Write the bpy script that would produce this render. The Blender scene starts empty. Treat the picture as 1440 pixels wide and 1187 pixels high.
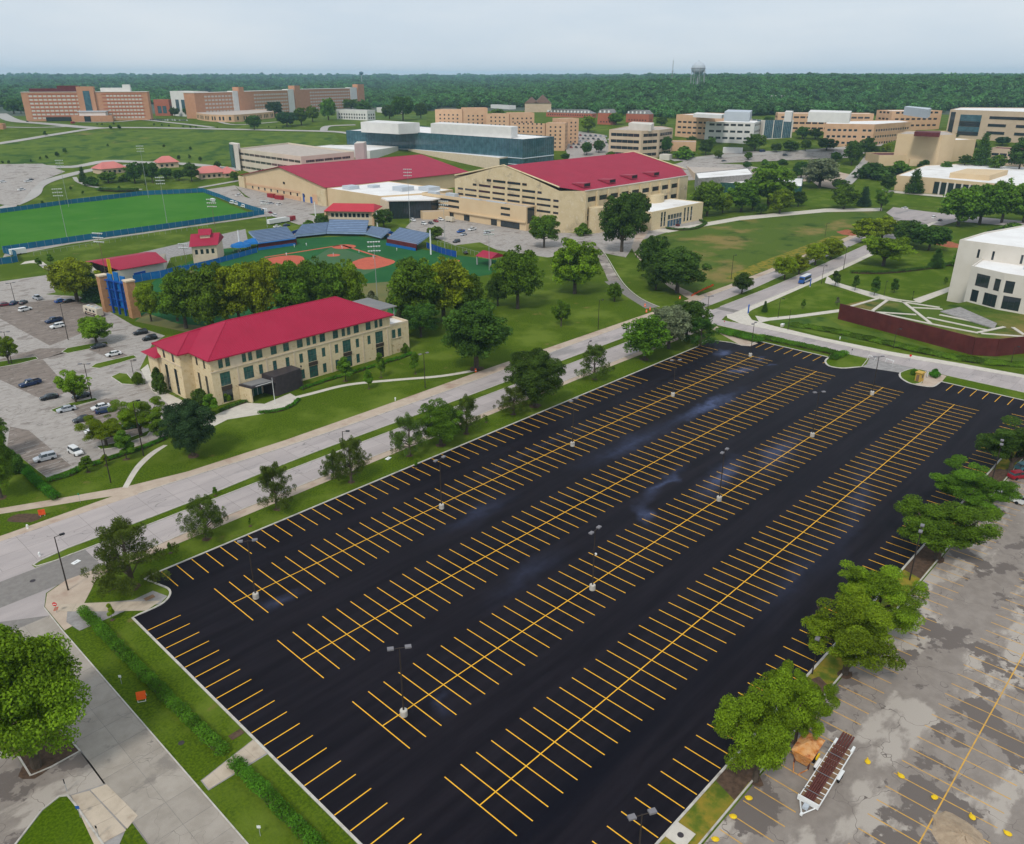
import bpy, bmesh, math, random
import numpy as np
from mathutils import Vector, Matrix
from mathutils.geometry import tessellate_polygon
rng = random.Random(7); nr = np.random.RandomState(11)
scene = bpy.context.scene
C = scene.collection
rad = math.radians

# ---------------------------------------------------------------- camera, sky, sun, exposure
FPX, CX, CY, HC = 1132.0, 720.0, 593.5, 80.0            # focal length in pixels of a 1440 px wide picture, camera 80 m up
PITCH = math.atan(485.5 / FPX)
AZ = math.atan((1888 - 720) * math.cos(PITCH) / FPX)    # angle between the view and the rows of the car park (+X)
cd = bpy.data.cameras.new('camera'); cam = bpy.data.objects.new('camera', cd); C.objects.link(cam)
cd.sensor_width = 36; cd.lens = 36 * FPX / 1440; cd.clip_start = 1; cd.clip_end = 40000
cam.location = (0, 0, HC); cam.rotation_euler = (math.pi / 2 - PITCH, 0, AZ - math.pi / 2)
scene.camera = cam
SUN_EL, SUN_AZ = rad(50), AZ + rad(158)                 # behind the thin cloud, high at the viewer's back
w = bpy.data.worlds.new('World'); scene.world = w; w.use_nodes = True
nt = w.node_tree; N = nt.nodes; N.clear()
out = N.new('ShaderNodeOutputWorld'); bg = N.new('ShaderNodeBackground'); sky = N.new('ShaderNodeTexSky')
sky.sky_type = 'NISHITA'; sky.sun_disc = False; sky.sun_elevation = SUN_EL; sky.sun_rotation = math.pi / 2 - SUN_AZ
tc = N.new('ShaderNodeTexCoord'); mp = N.new('ShaderNodeMapping'); mp.inputs['Scale'].default_value = (1.2, 1.2, 5.0)
nz = N.new('ShaderNodeTexNoise'); nz.inputs['Scale'].default_value = 2.2; nz.inputs['Detail'].default_value = 6; nz.inputs['Roughness'].default_value = .55
cr = N.new('ShaderNodeValToRGB')                        # the thin overcast: white-grey cloud over a pale blue-grey
cr.color_ramp.elements[0].position = .40; cr.color_ramp.elements[0].color = (4.75, 5.4, 6.15, 1)
cr.color_ramp.elements[1].position = .62; cr.color_ramp.elements[1].color = (5.5, 5.95, 6.45, 1)
mx = N.new('ShaderNodeMixRGB'); mx.inputs[0].default_value = .92
nt.links.new(tc.outputs['Generated'], mp.inputs[0]); nt.links.new(mp.outputs[0], nz.inputs[0]); nt.links.new(nz.outputs[0], cr.inputs[0])
nt.links.new(sky.outputs[0], mx.inputs[1]); nt.links.new(cr.outputs[0], mx.inputs[2]); nt.links.new(mx.outputs[0], bg.inputs[0])
nt.links.new(bg.outputs[0], out.inputs[0]); bg.inputs[1].default_value = .1
sd = bpy.data.lights.new('sun', 'SUN'); sun = bpy.data.objects.new('sun', sd); C.objects.link(sun)
sd.energy = 1.5; sd.angle = rad(11); sd.color = (1, .96, .89)
sv = Vector((math.cos(SUN_EL) * math.cos(SUN_AZ), math.cos(SUN_EL) * math.sin(SUN_AZ), math.sin(SUN_EL)))
sun.rotation_euler = (-sv).to_track_quat('-Z', 'Y').to_euler()
vs = scene.view_settings; vs.view_transform = 'Standard'; vs.look = 'None'; vs.gamma = 1; vs.use_curve_mapping = False; vs.exposure = 0.42
scene.render.engine = 'CYCLES'; scene.cycles.use_denoising = True
scene.cycles.max_bounces = 6; scene.cycles.diffuse_bounces = 3; scene.cycles.volume_bounces = 1
scene.render.resolution_x = 1024; scene.render.resolution_y = 844

# ---------------------------------------------------------------- where a point of the photograph lies on the ground
def sstep(a, b, t):
    t = min(1.0, max(0.0, (t - a) / (b - a))); return t * t * (3 - 2 * t)
def elev(x, y):
    d = math.hypot(x, y)
    if d < 560: return 0.0
    e = 33 * sstep(560, 1050, d)
    if d > 1200:
        r = x * math.sin(AZ) - y * math.cos(AZ); f = x * math.cos(AZ) + y * math.sin(AZ)
        t = r / max(f, 1) if f > 0 else (9 if r > 0 else -9)
        a = 2 + 30 * sstep(-.10, .24, t)
        e += a * sstep(1230, 1950, d) + (68 - 33 - a) * sstep(1900, 8000, d)
        e += sstep(1300, 2000, d) * (2.4 * math.sin(x * .0041 + 1) * math.cos(y * .0033) + 1.6 * math.sin((x + y) * .0093))
    return e
def ray(px, py):
    x = (px - CX) / FPX; u = (CY - py) / FPX
    a, b, c = x, math.cos(PITCH) + u * math.sin(PITCH), -math.sin(PITCH) + u * math.cos(PITCH)
    return a * math.sin(AZ) + b * math.cos(AZ), -a * math.cos(AZ) + b * math.sin(AZ), c
def G(px, py):
    dx, dy, dz = ray(px, py); h = math.hypot(dx, dy)
    if dz < 0 and HC / -dz * h < 560: t = HC / -dz; return dx * t, dy * t
    D = 540.0
    while D < 12000:
        if HC + dz * D / h < elev(dx * D / h, dy * D / h): break
        D += 3 if D < 2500 else 25
    return dx * D / h, dy * D / h
def GZ(px, py, z):                                      # point of a roof at height z
    dx, dy, dz = ray(px, py); t = (HC - z) / -dz; return dx * t, dy * t
def dist(p): return math.hypot(p[0], p[1])
def hgt(b, ty):                                         # height of picture row ty above the ground point b
    p = G(*b); dx, dy, dz = ray(b[0], ty); return HC + dz * dist(p) / math.hypot(dx, dy) - elev(*p)

# ---------------------------------------------------------------- materials
MATS = {}
def lin(c): return tuple(((v / 255) ** 2.2) for v in c)
def mat(name, c1, c2=None, scale=1.0, rough=.85, c3=None, pos3=.6, scale3=.1, bump=0, metal=0, spec=.12, world=True, detail=5, obj_rand=0, w3=.1, c4=None, scale4=.5, pos4=.6, w4=.08, stretch=None, crack=None, bumpscale=None, stretch3=None):
    m = bpy.data.materials.new(name); m.use_nodes = True; t = m.node_tree; n = t.nodes; L = t.links
    b = n['Principled BSDF']; b.inputs['Roughness'].default_value = rough; b.inputs['Metallic'].default_value = metal
    b.inputs['Specular IOR Level'].default_value = spec
    if world: co = n.new('ShaderNodeNewGeometry').outputs['Position']
    else: co = n.new('ShaderNodeTexCoord').outputs['Object']
    if stretch:
        mpp = n.new('ShaderNodeMapping'); mpp.inputs['Scale'].default_value = stretch; L.new(co, mpp.inputs[0]); co = mpp.outputs[0]
    def noise(s, det=detail, rg=.6):
        z = n.new('ShaderNodeTexNoise'); z.inputs['Scale'].default_value = s; z.inputs['Detail'].default_value = det; z.inputs['Roughness'].default_value = rg
        L.new(co, z.inputs['Vector']); return z.outputs[0]
    def ramp(src, p, wd):
        r = n.new('ShaderNodeMapRange'); r.inputs[1].default_value = p - wd; r.inputs[2].default_value = p + wd; r.interpolation_type = 'SMOOTHSTEP'; L.new(src, r.inputs[0]); return r.outputs[0]
    def mixc(f, a, c):
        x = n.new('ShaderNodeMixRGB'); L.new(f, x.inputs[0])
        if isinstance(a, tuple): x.inputs[1].default_value = (*a, 1)
        else: L.new(a, x.inputs[1])
        x.inputs[2].default_value = (*c, 1); return x.outputs[0]
    col = c1
    if c2 is not None: col = mixc(ramp(noise(scale), .5, .18), c1, c2)
    if c3 is not None:
        old = co
        if stretch3: m3 = n.new('ShaderNodeMapping'); m3.inputs['Scale'].default_value = stretch3; L.new(co, m3.inputs[0]); co = m3.outputs[0]
        col = mixc(ramp(noise(scale3, 6), pos3, w3), col, c3); co = old
    if c4 is not None: col = mixc(ramp(noise(scale4, 6), pos4, w4), col, c4)
    if crack:                                            # hairline cracks: edges of warped cells
        sc_, wd_, cc_ = crack; nz_ = n.new('ShaderNodeTexNoise'); nz_.inputs['Scale'].default_value = sc_ * 3; L.new(co, nz_.inputs['Vector'])
        va = n.new('ShaderNodeVectorMath'); va.operation = 'MULTIPLY_ADD'; L.new(nz_.outputs['Color'], va.inputs[0]); va.inputs[1].default_value = (.5 / sc_,) * 3; L.new(co, va.inputs[2])
        vo = n.new('ShaderNodeTexVoronoi'); vo.feature = 'DISTANCE_TO_EDGE'; vo.inputs['Scale'].default_value = sc_; L.new(va.outputs[0], vo.inputs['Vector'])
        r_ = n.new('ShaderNodeMapRange'); r_.inputs[1].default_value = wd_ * sc_; r_.inputs[2].default_value = wd_ * sc_ * 2.2; r_.inputs[3].default_value = 1; r_.inputs[4].default_value = 0; L.new(vo.outputs['Distance'], r_.inputs[0]); col = mixc(r_.outputs[0], col, cc_)
    if obj_rand:
        oi = n.new('ShaderNodeObjectInfo'); hs = n.new('ShaderNodeHueSaturation')
        mr = n.new('ShaderNodeMapRange'); mr.inputs[3].default_value = 1 - obj_rand; mr.inputs[4].default_value = 1 + obj_rand
        L.new(oi.outputs['Random'], mr.inputs[0]); L.new(mr.outputs[0], hs.inputs['Value'])
        if isinstance(col, tuple): hs.inputs['Color'].default_value = (*col, 1)
        else: L.new(col, hs.inputs['Color'])
        col = hs.outputs[0]
    if isinstance(col, tuple): b.inputs['Base Color'].default_value = (*col, 1)
    else: L.new(col, b.inputs['Base Color'])
    if bump:
        bp = n.new('ShaderNodeBump'); bp.inputs['Strength'].default_value = bump; bp.inputs['Distance'].default_value = .1
        L.new(noise(bumpscale or scale * 3), bp.inputs['Height']); L.new(bp.outputs[0], b.inputs['Normal'])
    MATS[name] = m; return m
G_DK, G_MD, G_LT = (.040, .074, .006), (.094, .142, .006), (.11, .155, .020)
mat('grass', G_MD, G_DK, 2.6, detail=9, c3=(.12, .165, .020), pos3=.56, scale3=.06, w3=.10, c4=(.16, .14, .04), scale4=.16, pos4=.68, w4=.06, bump=.5, bumpscale=4.0, spec=.03)
mat('lawn', (.092, .146, .005), (.040, .082, .003), 3.0, detail=9, c3=(.115, .160, .018), pos3=.56, scale3=.09, w3=.10, c4=(.17, .14, .04), scale4=.22, pos4=.70, w4=.05, bump=.5, bumpscale=4.0, spec=.03)
mat('lawn_dry', (.062, .105, .014), (.098, .140, .020), 2.0, detail=9, c3=(.22, .17, .055), pos3=.57, scale3=.03, w3=.08, c4=(.032, .068, .010), scale4=.05, pos4=.6, bump=.4, bumpscale=3.0, spec=.03)
mat('hill_grass', (.115, .165, .022), (.07, .12, .016), .08, detail=8, c3=(.20, .17, .05), pos3=.64, scale3=.012, w3=.06, c4=(.04, .085, .014), scale4=.05, pos4=.56, w4=.06, spec=.03)
mat('yellow_grass', (.28, .20, .03), (.13, .16, .02), .5, c3=(.08, .12, .015), pos3=.55, scale3=.25, bump=.5, spec=.03)
mat('pitch_grass', (.040, .155, .012), (.06, .18, .02), .03, c3=(.11, .18, .03), pos3=.66, scale3=.02, w3=.06, spec=.03)
mat('turf', (.020, .095, .030), (.03, .12, .035), .05, spec=.03)
mat('turf_light', (.06, .13, .05), (.05, .115, .045), .05)
mat('brown_turf', (.17, .15, .05), (.12, .13, .045), .1)
mat('infield_clay', (.52, .12, .07), (.45, .10, .06), .3, rough=.95)
mat('bare_earth', (.30, .17, .09), (.22, .12, .07), .8, c3=(.42, .14, .06), scale3=.5, bump=.5)
mat('mulch', (.07, .045, .03), (.12, .075, .05), 1.5, bump=.5)
mat('forest_floor', (.018, .04, .012), (.03, .055, .02), .05)
mat('plain', (.05, .075, .05), (.10, .11, .08), .004, c3=(.035, .06, .035), scale3=.002)
# sealed black asphalt: drying patches of dilute sealer with a blue tint
mat('new_asphalt', (.0070, .0056, .0086), (.0135, .0108, .0150), .6, rough=.6, detail=8, stretch=(.07, .8, 1), spec=.06, c3=(.030, .036, .066), pos3=.655, scale3=1.0, w3=.06, stretch3=(.022, .07, 1), c4=(.0040, .0038, .0080), scale4=.04, pos4=.60, w4=.06, bump=.12, bumpscale=14)
def streaks(m, L_, col):
    t = m.node_tree; n = t.nodes; L = t.links; b = n['Principled BSDF']; src = b.inputs['Base Color'].links[0].from_socket; co = n.new('ShaderNodeNewGeometry').outputs['Position']; acc = None
    wn = n.new('ShaderNodeTexNoise'); wn.inputs['Scale'].default_value = .2; wn.inputs['Detail'].default_value = 5; L.new(co, wn.inputs['Vector']); wv = n.new('ShaderNodeVectorMath'); wv.operation = 'MULTIPLY_ADD'; L.new(wn.outputs['Color'], wv.inputs[0]); wv.inputs[1].default_value = (9, 7, 0); L.new(co, wv.inputs[2])
    for x0, y0, x1, y1, wd, k in L_:
        mp_ = n.new('ShaderNodeMapping'); mp_.vector_type = 'TEXTURE'; mp_.inputs['Location'].default_value = ((x0 + x1) / 2 + 4.5, (y0 + y1) / 2 + 3, 0); mp_.inputs['Rotation'].default_value = (0, 0, math.atan2(y1 - y0, x1 - x0)); mp_.inputs['Scale'].default_value = (math.hypot(x1 - x0, y1 - y0) / 2 + wd, wd, 50)
        L.new(wv.outputs[0], mp_.inputs[0]); g = n.new('ShaderNodeTexGradient'); g.gradient_type = 'QUADRATIC_SPHERE'; L.new(mp_.outputs[0], g.inputs[0]); mu = n.new('ShaderNodeMath'); mu.operation = 'MULTIPLY_ADD'; mu.inputs[1].default_value = k; L.new(g.outputs['Fac'], mu.inputs[0])
        if acc is not None: L.new(acc, mu.inputs[2])
        else: mu.inputs[2].default_value = 0
        acc = mu.outputs[0]
    n2 = n.new('ShaderNodeTexNoise'); n2.inputs['Scale'].default_value = .9; n2.inputs['Detail'].default_value = 9; n2.inputs['Roughness'].default_value = .7; L.new(co, n2.inputs['Vector']); m2 = n.new('ShaderNodeMath'); m2.operation = 'MULTIPLY'; m2.use_clamp = True; L.new(acc, m2.inputs[0]); L.new(n2.outputs[0], m2.inputs[1])
    x = n.new('ShaderNodeMixRGB'); L.new(m2.outputs[0], x.inputs[0]); L.new(src, x.inputs[1]); x.inputs[2].default_value = (*col, 1); L.new(x.outputs[0], b.inputs['Base Color'])
streaks(MATS['new_asphalt'], [(200, 98, 158, 99.5, 3.2, 2.4), (166, 99, 125, 100, 5, 1.0), (158, 77, 132, 73, 4.5, 2.0), (180, 73, 150, 70, 5, 1.4), (146, 84, 120, 80, 2.2, 1.6), (122, 80, 118, 76, 2.6, 1.6), (224, 118, 219, 119, 3.6, 3.2), (215, 105, 205, 108, 2.6, 2.6), (226, 108, 222, 108, 2.2, 1.6), (222, 103, 219, 103, 1.6, 1.4), (110, 103, 84, 101, 4, .6), (60, 69, 55, 66, 2.2, .6), (140, 48, 100, 44, 5, .5), (190, 58, 120, 41, 4, .7), (57, 104, 51, 105, 2.2, .9), (100, 82, 76, 79, 4, .5)], (.06, .075, .14))
mat('sealer_residue', (.045, .055, .10), (.025, .03, .055), .35, rough=.5)
mat('old_asphalt', (.285, .245, .212), (.235, .20, .172), .5, detail=9, rough=.92, c3=(.41, .36, .31), pos3=.55, scale3=.13, w3=.035, stretch3=(.55, 1, 1), c4=(.155, .130, .115), scale4=.12, pos4=.56, w4=.012, crack=(.12, .018, (.15, .125, .11)), bump=.3, bumpscale=6)
mat('lot_concrete', (.40, .36, .325), (.34, .305, .275), .5, rough=.92, c3=(.24, .205, .18), pos3=.58, scale3=.20, w3=.04, c4=(.30, .265, .235), scale4=.8, pos4=.58, w4=.05, stretch=(.7, 1, 1), crack=(.15, .02, (.20, .175, .155)), bump=.2, bumpscale=5)
mat('lot_bay', (.19, .155, .13), (.25, .205, .175), .6, rough=.92, c3=(.33, .285, .25), pos3=.62, scale3=.5, w3=.04, stretch=(.5, 1, 1), crack=(.3, .03, (.13, .11, .09)), bump=.2, bumpscale=5)
for i, k in enumerate((1.0, .95, 1.04)):
    mat('road_slab%d' % i, (.43 * k, .375 * k, .355 * k), (.37 * k, .325 * k, .31 * k), .35, rough=.9, crack=(.08, .014, (.24, .22, .21)), c3=(.29 * k, .265 * k, .255 * k), pos3=.62, scale3=.12, w3=.05, c4=(.10, .09, .09), scale4=.9, pos4=.74, w4=.02, stretch=(.25, 1, 1), bump=.1, bumpscale=8)
    mat('street_slab%d' % i, (.37 * k, .325 * k, .275 * k), (.31 * k, .27 * k, .225 * k), .4, rough=.9, crack=(.12, .010, (.20, .175, .15)), c3=(.24, .21, .18), pos3=.62, scale3=.22, w3=.05, c4=(.05, .045, .04), scale4=.55, pos4=.735, w4=.012, bump=.15, bumpscale=8)
    mat('walk_slab%d' % i, (.52 * k, .43 * k, .33 * k), (.46 * k, .38 * k, .29 * k), .6, rough=.9, c3=(.36, .28, .21), pos3=.62, scale3=.3, bump=.1, bumpscale=6)
mat('road_joint', (.20, .18, .165), (.24, .22, .20), 1.0)
mat('far_road', (.42, .39, .36), (.36, .34, .31), .05)
mat('tan_walk', (.50, .40, .31), (.44, .345, .265), .5, c3=(.36, .25, .19), scale3=.15, bump=.1, bumpscale=5)
mat('pale_concrete', (.60, .55, .47), (.52, .47, .40), .6, bump=.08, bumpscale=5)
mat('kerb', (.56, .52, .46), (.44, .41, .36), .9, c3=(.30, .27, .24), scale3=.6, pos3=.64)
mat('gutter', (.34, .32, .30), (.24, .22, .21), .7)
mat('yellow_paint', (.86, .47, .045), (.78, .40, .030), 2.0, rough=.7, spec=.05)
mat('old_yellow_paint', (.70, .38, .06), (.50, .30, .09), 1.3, rough=.85)
mat('white_line', (.62, .60, .56), (.45, .43, .41), 1.2)
mat('limestone', (.66, .52, .31), (.72, .59, .39), 1.3, c3=(.50, .35, .18), pos3=.63, scale3=.9, w3=.05, world=False, bump=.12, bumpscale=3)
mat('limestone_smooth', (.68, .56, .41), (.62, .50, .36), .6, world=False)
mat('weathered_stone', (.64, .52, .33), (.56, .44, .26), .25, c3=(.33, .27, .19), pos3=.62, scale3=.12, w3=.08, c4=(.66, .55, .38), scale4=.5, pos4=.6, world=False, bump=.1)
mat('cream_panel', (.66, .50, .31), (.62, .46, .28), .1, world=False)
mat('tan_concrete', (.60, .46, .33), (.54, .41, .29), .15, world=False)
mat('orange_brick', (.52, .27, .16), (.47, .24, .14), .3, world=False)
mat('peach_brick', (.64, .41, .25), (.58, .36, .22), .2, world=False)
mat('red_brick', (.42, .14, .085), (.38, .12, .075), .3, world=False)
mat('garage_concrete', (.66, .58, .46), (.60, .52, .41), .1, world=False)
mat('white_concrete', (.66, .61, .54), (.60, .55, .48), .15, world=False)
mat('white_wall', (.72, .70, .66), (.66, .64, .61), .2, world=False)
mat('grey_metal', (.50, .54, .58), (.46, .50, .54), .1, rough=.5, world=False)
mat('white_roof', (.82, .80, .77), (.74, .71, .68), .08, world=False, c3=(.60, .56, .51), scale3=.05, pos3=.66)
mat('gravel_roof', (.50, .43, .37), (.42, .36, .31), .3, world=False)
mat('maroon', (.10, .018, .022), (.13, .028, .03), .6, rough=.6, world=False)
mat('rust_steel', (.085, .020, .019), (.115, .028, .025), .25, rough=.7, c3=(.15, .045, .035), scale3=.1, pos3=.63, world=False)
mat('dark_metal', (.045, .038, .042), (.06, .05, .055), .8, rough=.45, world=False)
mat('black_metal', (.02, .02, .022), rough=.5)
mat('bronze_pole', (.045, .035, .03), rough=.5)
mat('grey_pole', (.35, .36, .36), rough=.5)
mat('white_paint', (.78, .78, .76), rough=.5)
mat('lamp_head', (.20, .19, .20), rough=.5)
mat('wood_pole', (.22, .16, .11), (.16, .12, .08), 2)
mat('glass_dark', (.018, .028, .034), rough=.08, spec=.8)
mat('glass_green', (.045, .125, .11), (.02, .06, .055), .6, rough=.1, spec=.7, world=False)
mat('glass_blue', (.065, .145, .18), (.035, .085, .11), .25, rough=.12, spec=.7, world=False)
mat('window_frame', (.10, .13, .11), rough=.6)
mat('brown_frame', (.06, .045, .035), rough=.6)
mat('bright_frame', (.62, .62, .60), rough=.6)
mat('blind', (.62, .60, .54), (.56, .54, .48), .5)
mat('blue_paint', (.012, .12, .36), (.012, .15, .42), .5, rough=.6)
mat('royal_blue', (.010, .075, .32), (.012, .06, .26), .4, rough=.6)
mat('teal_screen', (.012, .10, .19), (.012, .13, .23), .2, rough=.8)
mat('seat_grey', (.30, .40, .56), (.24, .33, .48), .4, rough=.7)
mat('seat_rib', (.17, .22, .31), rough=.7)
mat('red_car', (.25, .01, .03), rough=.3, spec=.5)
mat('black_rubber', (.018, .018, .018), rough=.85)
mat('chrome', (.5, .5, .52), rough=.3, metal=.8)
mat('lamp_lens', (.75, .75, .72), rough=.15)
mat('tail_lens', (.35, .01, .01), rough=.2)
mat('orange_sign', (.95, .14, .02), (.88, .11, .015), 1.0, rough=.6)
mat('orange_net', (.85, .12, .03), (.7, .08, .02), 2, rough=.8)
mat('red_sign', (.62, .02, .02), rough=.5)
mat('green_sign', (.02, .22, .10), rough=.5)
mat('blue_sign', (.02, .10, .38), rough=.5)
mat('gold_box', (.52, .33, .07), rough=.6)
mat('rust_orange', (.62, .24, .055), (.72, .40, .18), 1.2, rough=.8, c3=(.40, .11, .03), scale3=.9, pos3=.58, world=False)
mat('rust_brown', (.14, .05, .04), (.10, .035, .03), 1.5, rough=.7, world=False)
mat('deck_wood', (.26, .16, .09), (.20, .12, .07), 2.0, world=False)
mat('bag_yellow', (.80, .55, .02), (.7, .45, .02), 3, rough=.6)
mat('gravel', (.42, .32, .22), (.34, .25, .17), 1.2, bump=.6)
mat('dirt_pile', (.36, .12, .06), (.27, .09, .05), .8, bump=.6)
mat('bark', (.11, .085, .065), (.07, .055, .04), 3, world=False, bump=.4)
mat('bark_pale', (.26, .22, .18), (.16, .13, .10), 3, world=False, bump=.4)
mat('skin', (.45, .27, .18), rough=.6)
mat('cloth_white', (.7, .7, .7)); mat('cloth_red', (.35, .03, .04)); mat('cloth_dark', (.04, .04, .06)); mat('cloth_blue', (.04, .08, .3))

def roof_mat(name, c1, c2, pitch):                       # standing seam sheet: colour with fine relief along the slope
    m = mat(name, c1, c2, .12, rough=.6, world=False, spec=.15)
    return m
roof_mat('red_roof', (.375, .016, .052), (.33, .014, .045), .5)
roof_mat('red_roof_far', (.355, .020, .052), (.31, .018, .046), .6)
roof_mat('pink_roof', (.60, .20, .17), (.54, .17, .15), .6)
mat('roof_seam', (.30, .018, .04), rough=.5); mat('seam_far', (.33, .042, .07), rough=.5)
mat('grey_roof', (.20, .20, .20), (.24, .23, .22), .2, world=False)

def leaf_mat(name, base, var=.62, rnd=.18, rough=.7, spec=.06):
    m = bpy.data.materials.new(name); m.use_nodes = True; t = m.node_tree; n = t.nodes; L = t.links
    b = n['Principled BSDF']; b.inputs['Roughness'].default_value = rough; b.inputs['Specular IOR Level'].default_value = spec
    at = n.new('ShaderNodeAttribute'); at.attribute_name = 'shade'
    oi = n.new('ShaderNodeObjectInfo')
    mr = n.new('ShaderNodeMapRange'); mr.inputs[3].default_value = 1 - var; mr.inputs[4].default_value = 1 + var * 1.25; L.new(at.outputs['Fac'], mr.inputs[0])
    m2 = n.new('ShaderNodeMapRange'); m2.inputs[3].default_value = 1 - rnd; m2.inputs[4].default_value = 1 + rnd; L.new(oi.outputs['Random'], m2.inputs[0])
    mu = n.new('ShaderNodeMath'); mu.operation = 'MULTIPLY'; L.new(mr.outputs[0], mu.inputs[0]); L.new(m2.outputs[0], mu.inputs[1])
    m3 = n.new('ShaderNodeMapRange'); m3.inputs[3].default_value = .485; m3.inputs[4].default_value = .515; L.new(oi.outputs['Random'], m3.inputs[0])
    hs = n.new('ShaderNodeHueSaturation'); hs.inputs['Color'].default_value = (*base, 1); L.new(mu.outputs[0], hs.inputs['Value']); L.new(m3.outputs[0], hs.inputs['Hue'])
    L.new(hs.outputs[0], b.inputs['Base Color'])
    tr = n.new('ShaderNodeBsdfTranslucent'); L.new(hs.outputs[0], tr.inputs[0])
    ms = n.new('ShaderNodeMixShader'); ms.inputs[0].default_value = .30; L.new(b.outputs[0], ms.inputs[1]); L.new(tr.outputs[0], ms.inputs[2])
    L.new(ms.outputs[0], n['Material Output'].inputs[0]); MATS[name] = m; return m
leaf_mat('leaf_bright', (.165, .255, .014)); leaf_mat('leaf_mid', (.105, .190, .015)); leaf_mat('leaf_dark', (.066, .128, .018))
leaf_mat('leaf_yellow', (.205, .260, .012)); leaf_mat('leaf_blue', (.046, .100, .036)); leaf_mat('leaf_juniper', (.100, .150, .022))
leaf_mat('leaf_grey', (.160, .18, .095)); leaf_mat('leaf_far', (.092, .195, .055), rnd=.5); leaf_mat('leaf_hedge', (.075, .20, .014), rnd=.05)

# ---------------------------------------------------------------- mesh helpers
class MB:
    def __init__(s): s.v = []; s.f = []; s.m = []
    def add(s, vs, fs, mi=0):
        k = len(s.v); s.v += [tuple(p) for p in vs]; s.f += [tuple(i + k for i in f) for f in fs]; s.m += [mi] * len(fs); return s
    def box(s, x0, x1, y0, y1, z0, z1, mi=0, rot=0, org=(0, 0)):
        P = [(x0, y0), (x1, y0), (x1, y1), (x0, y1)]
        if rot: c, n = math.cos(rot), math.sin(rot); P = [(x * c - y * n, x * n + y * c) for x, y in P]
        P = [(x + org[0], y + org[1]) for x, y in P]
        return s.prism(P, z0, z1, mi)
    def prism(s, P, z0, z1, mi=0, top=None):
        n = len(P); T = top or P
        vs = [(x, y, z0) for x, y in P] + [(x, y, z1) for x, y in T]
        fs = [tuple(range(n))[::-1], tuple(range(n, 2 * n))] + [(i, (i + 1) % n, n + (i + 1) % n, n + i) for i in range(n)]
        a = sum(P[i][0] * P[(i + 1) % n][1] - P[(i + 1) % n][0] * P[i][1] for i in range(n))
        if a < 0: fs = [f[::-1] for f in fs]
        return s.add(vs, fs, mi)
    def tube(s, a, b, r0, r1=None, n=6, mi=0):
        r1 = r0 if r1 is None else r1; a = Vector(a); b = Vector(b); d = (b - a); 
        if d.length < 1e-6: return s
        q = d.to_track_quat('Z', 'Y'); vs = []
        for p, r in ((a, r0), (b, r1)):
            for i in range(n):
                t = 2 * math.pi * i / n; vs.append(p + q @ Vector((r * math.cos(t), r * math.sin(t), 0)))
        fs = [(i, (i + 1) % n, n + (i + 1) % n, n + i) for i in range(n)] + [tuple(range(n))[::-1], tuple(range(n, 2 * n))]
        return s.add(vs, fs, mi)
    def lathe(s, prof, c=(0, 0), n=12, mi=0, sx=1, sy=1):
        vs = []; fs = []
        for r, z in prof:
            for i in range(n): t = 2 * math.pi * i / n; vs.append((c[0] + sx * r * math.cos(t), c[1] + sy * r * math.sin(t), z))
        for k in range(len(prof) - 1):
            for i in range(n): fs.append((k * n + i, k * n + (i + 1) % n, (k + 1) * n + (i + 1) % n, (k + 1) * n + i))
        fs.append(tuple(range(n))[::-1]); fs.append(tuple(range((len(prof) - 1) * n, len(prof) * n)))
        return s.add(vs, fs, mi)
    def mesh(s, name, mats):
        me = bpy.data.meshes.new(name); me.from_pydata(s.v, [], s.f)
        if not isinstance(mats, (list, tuple)): mats = [mats]
        for m in mats: me.materials.append(MATS[m] if isinstance(m, str) else m)
        if any(s.m): me.polygons.foreach_set('material_index', s.m)
        me.update(); return me
    def obj(s, name, mats, parent=None, loc=None, rz=0): return link(name, s.mesh(name, mats), parent, loc, rz)
def link(name, me, parent=None, loc=None, rz=0):
    o = bpy.data.objects.new(name, me); C.objects.link(o)
    if parent is not None: o.parent = parent
    if loc is not None: o.location = loc
    if rz: o.rotation_euler = (0, 0, rz)
    return o
def tag(o, label=None, cat=None, group=None, kind=None):
    if label: o['label'] = label
    if cat: o['category'] = cat
    if group: o['group'] = group
    if kind: o['kind'] = kind
    return o
def thing(name, label, cat, loc=(0, 0, 0), rz=0, group=None):
    o = bpy.data.objects.new(name, None); C.objects.link(o); o.location = loc; o.rotation_euler = (0, 0, rz); o.empty_display_size = .5
    return tag(o, label, cat, group)
KIDS = {}; LAST = []
def copy_tree(root, loc, rz=0, label=None):
    LAST.clear()
    def rec(o, par, lv):
        c = o.copy(); C.objects.link(c)
        if par is not None: c.parent = par
        if lv == 1: LAST.append(c)
        for ch in KID(o): rec(ch, c, lv + 1)
        return c
    r = rec(root, None, 0); r.location = loc; r.rotation_euler = (0, 0, rz)
    if label: r['label'] = label
    return r
def KID(o):                                              # children of a prototype, looked up once
    if o not in KIDS: KIDS[o] = list(o.children)
    return KIDS[o]
def gz(p, off=0): return (p[0], p[1], elev(p[0], p[1]) + off)
def pix(L): return [G(a, b) for a, b in L]
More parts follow.
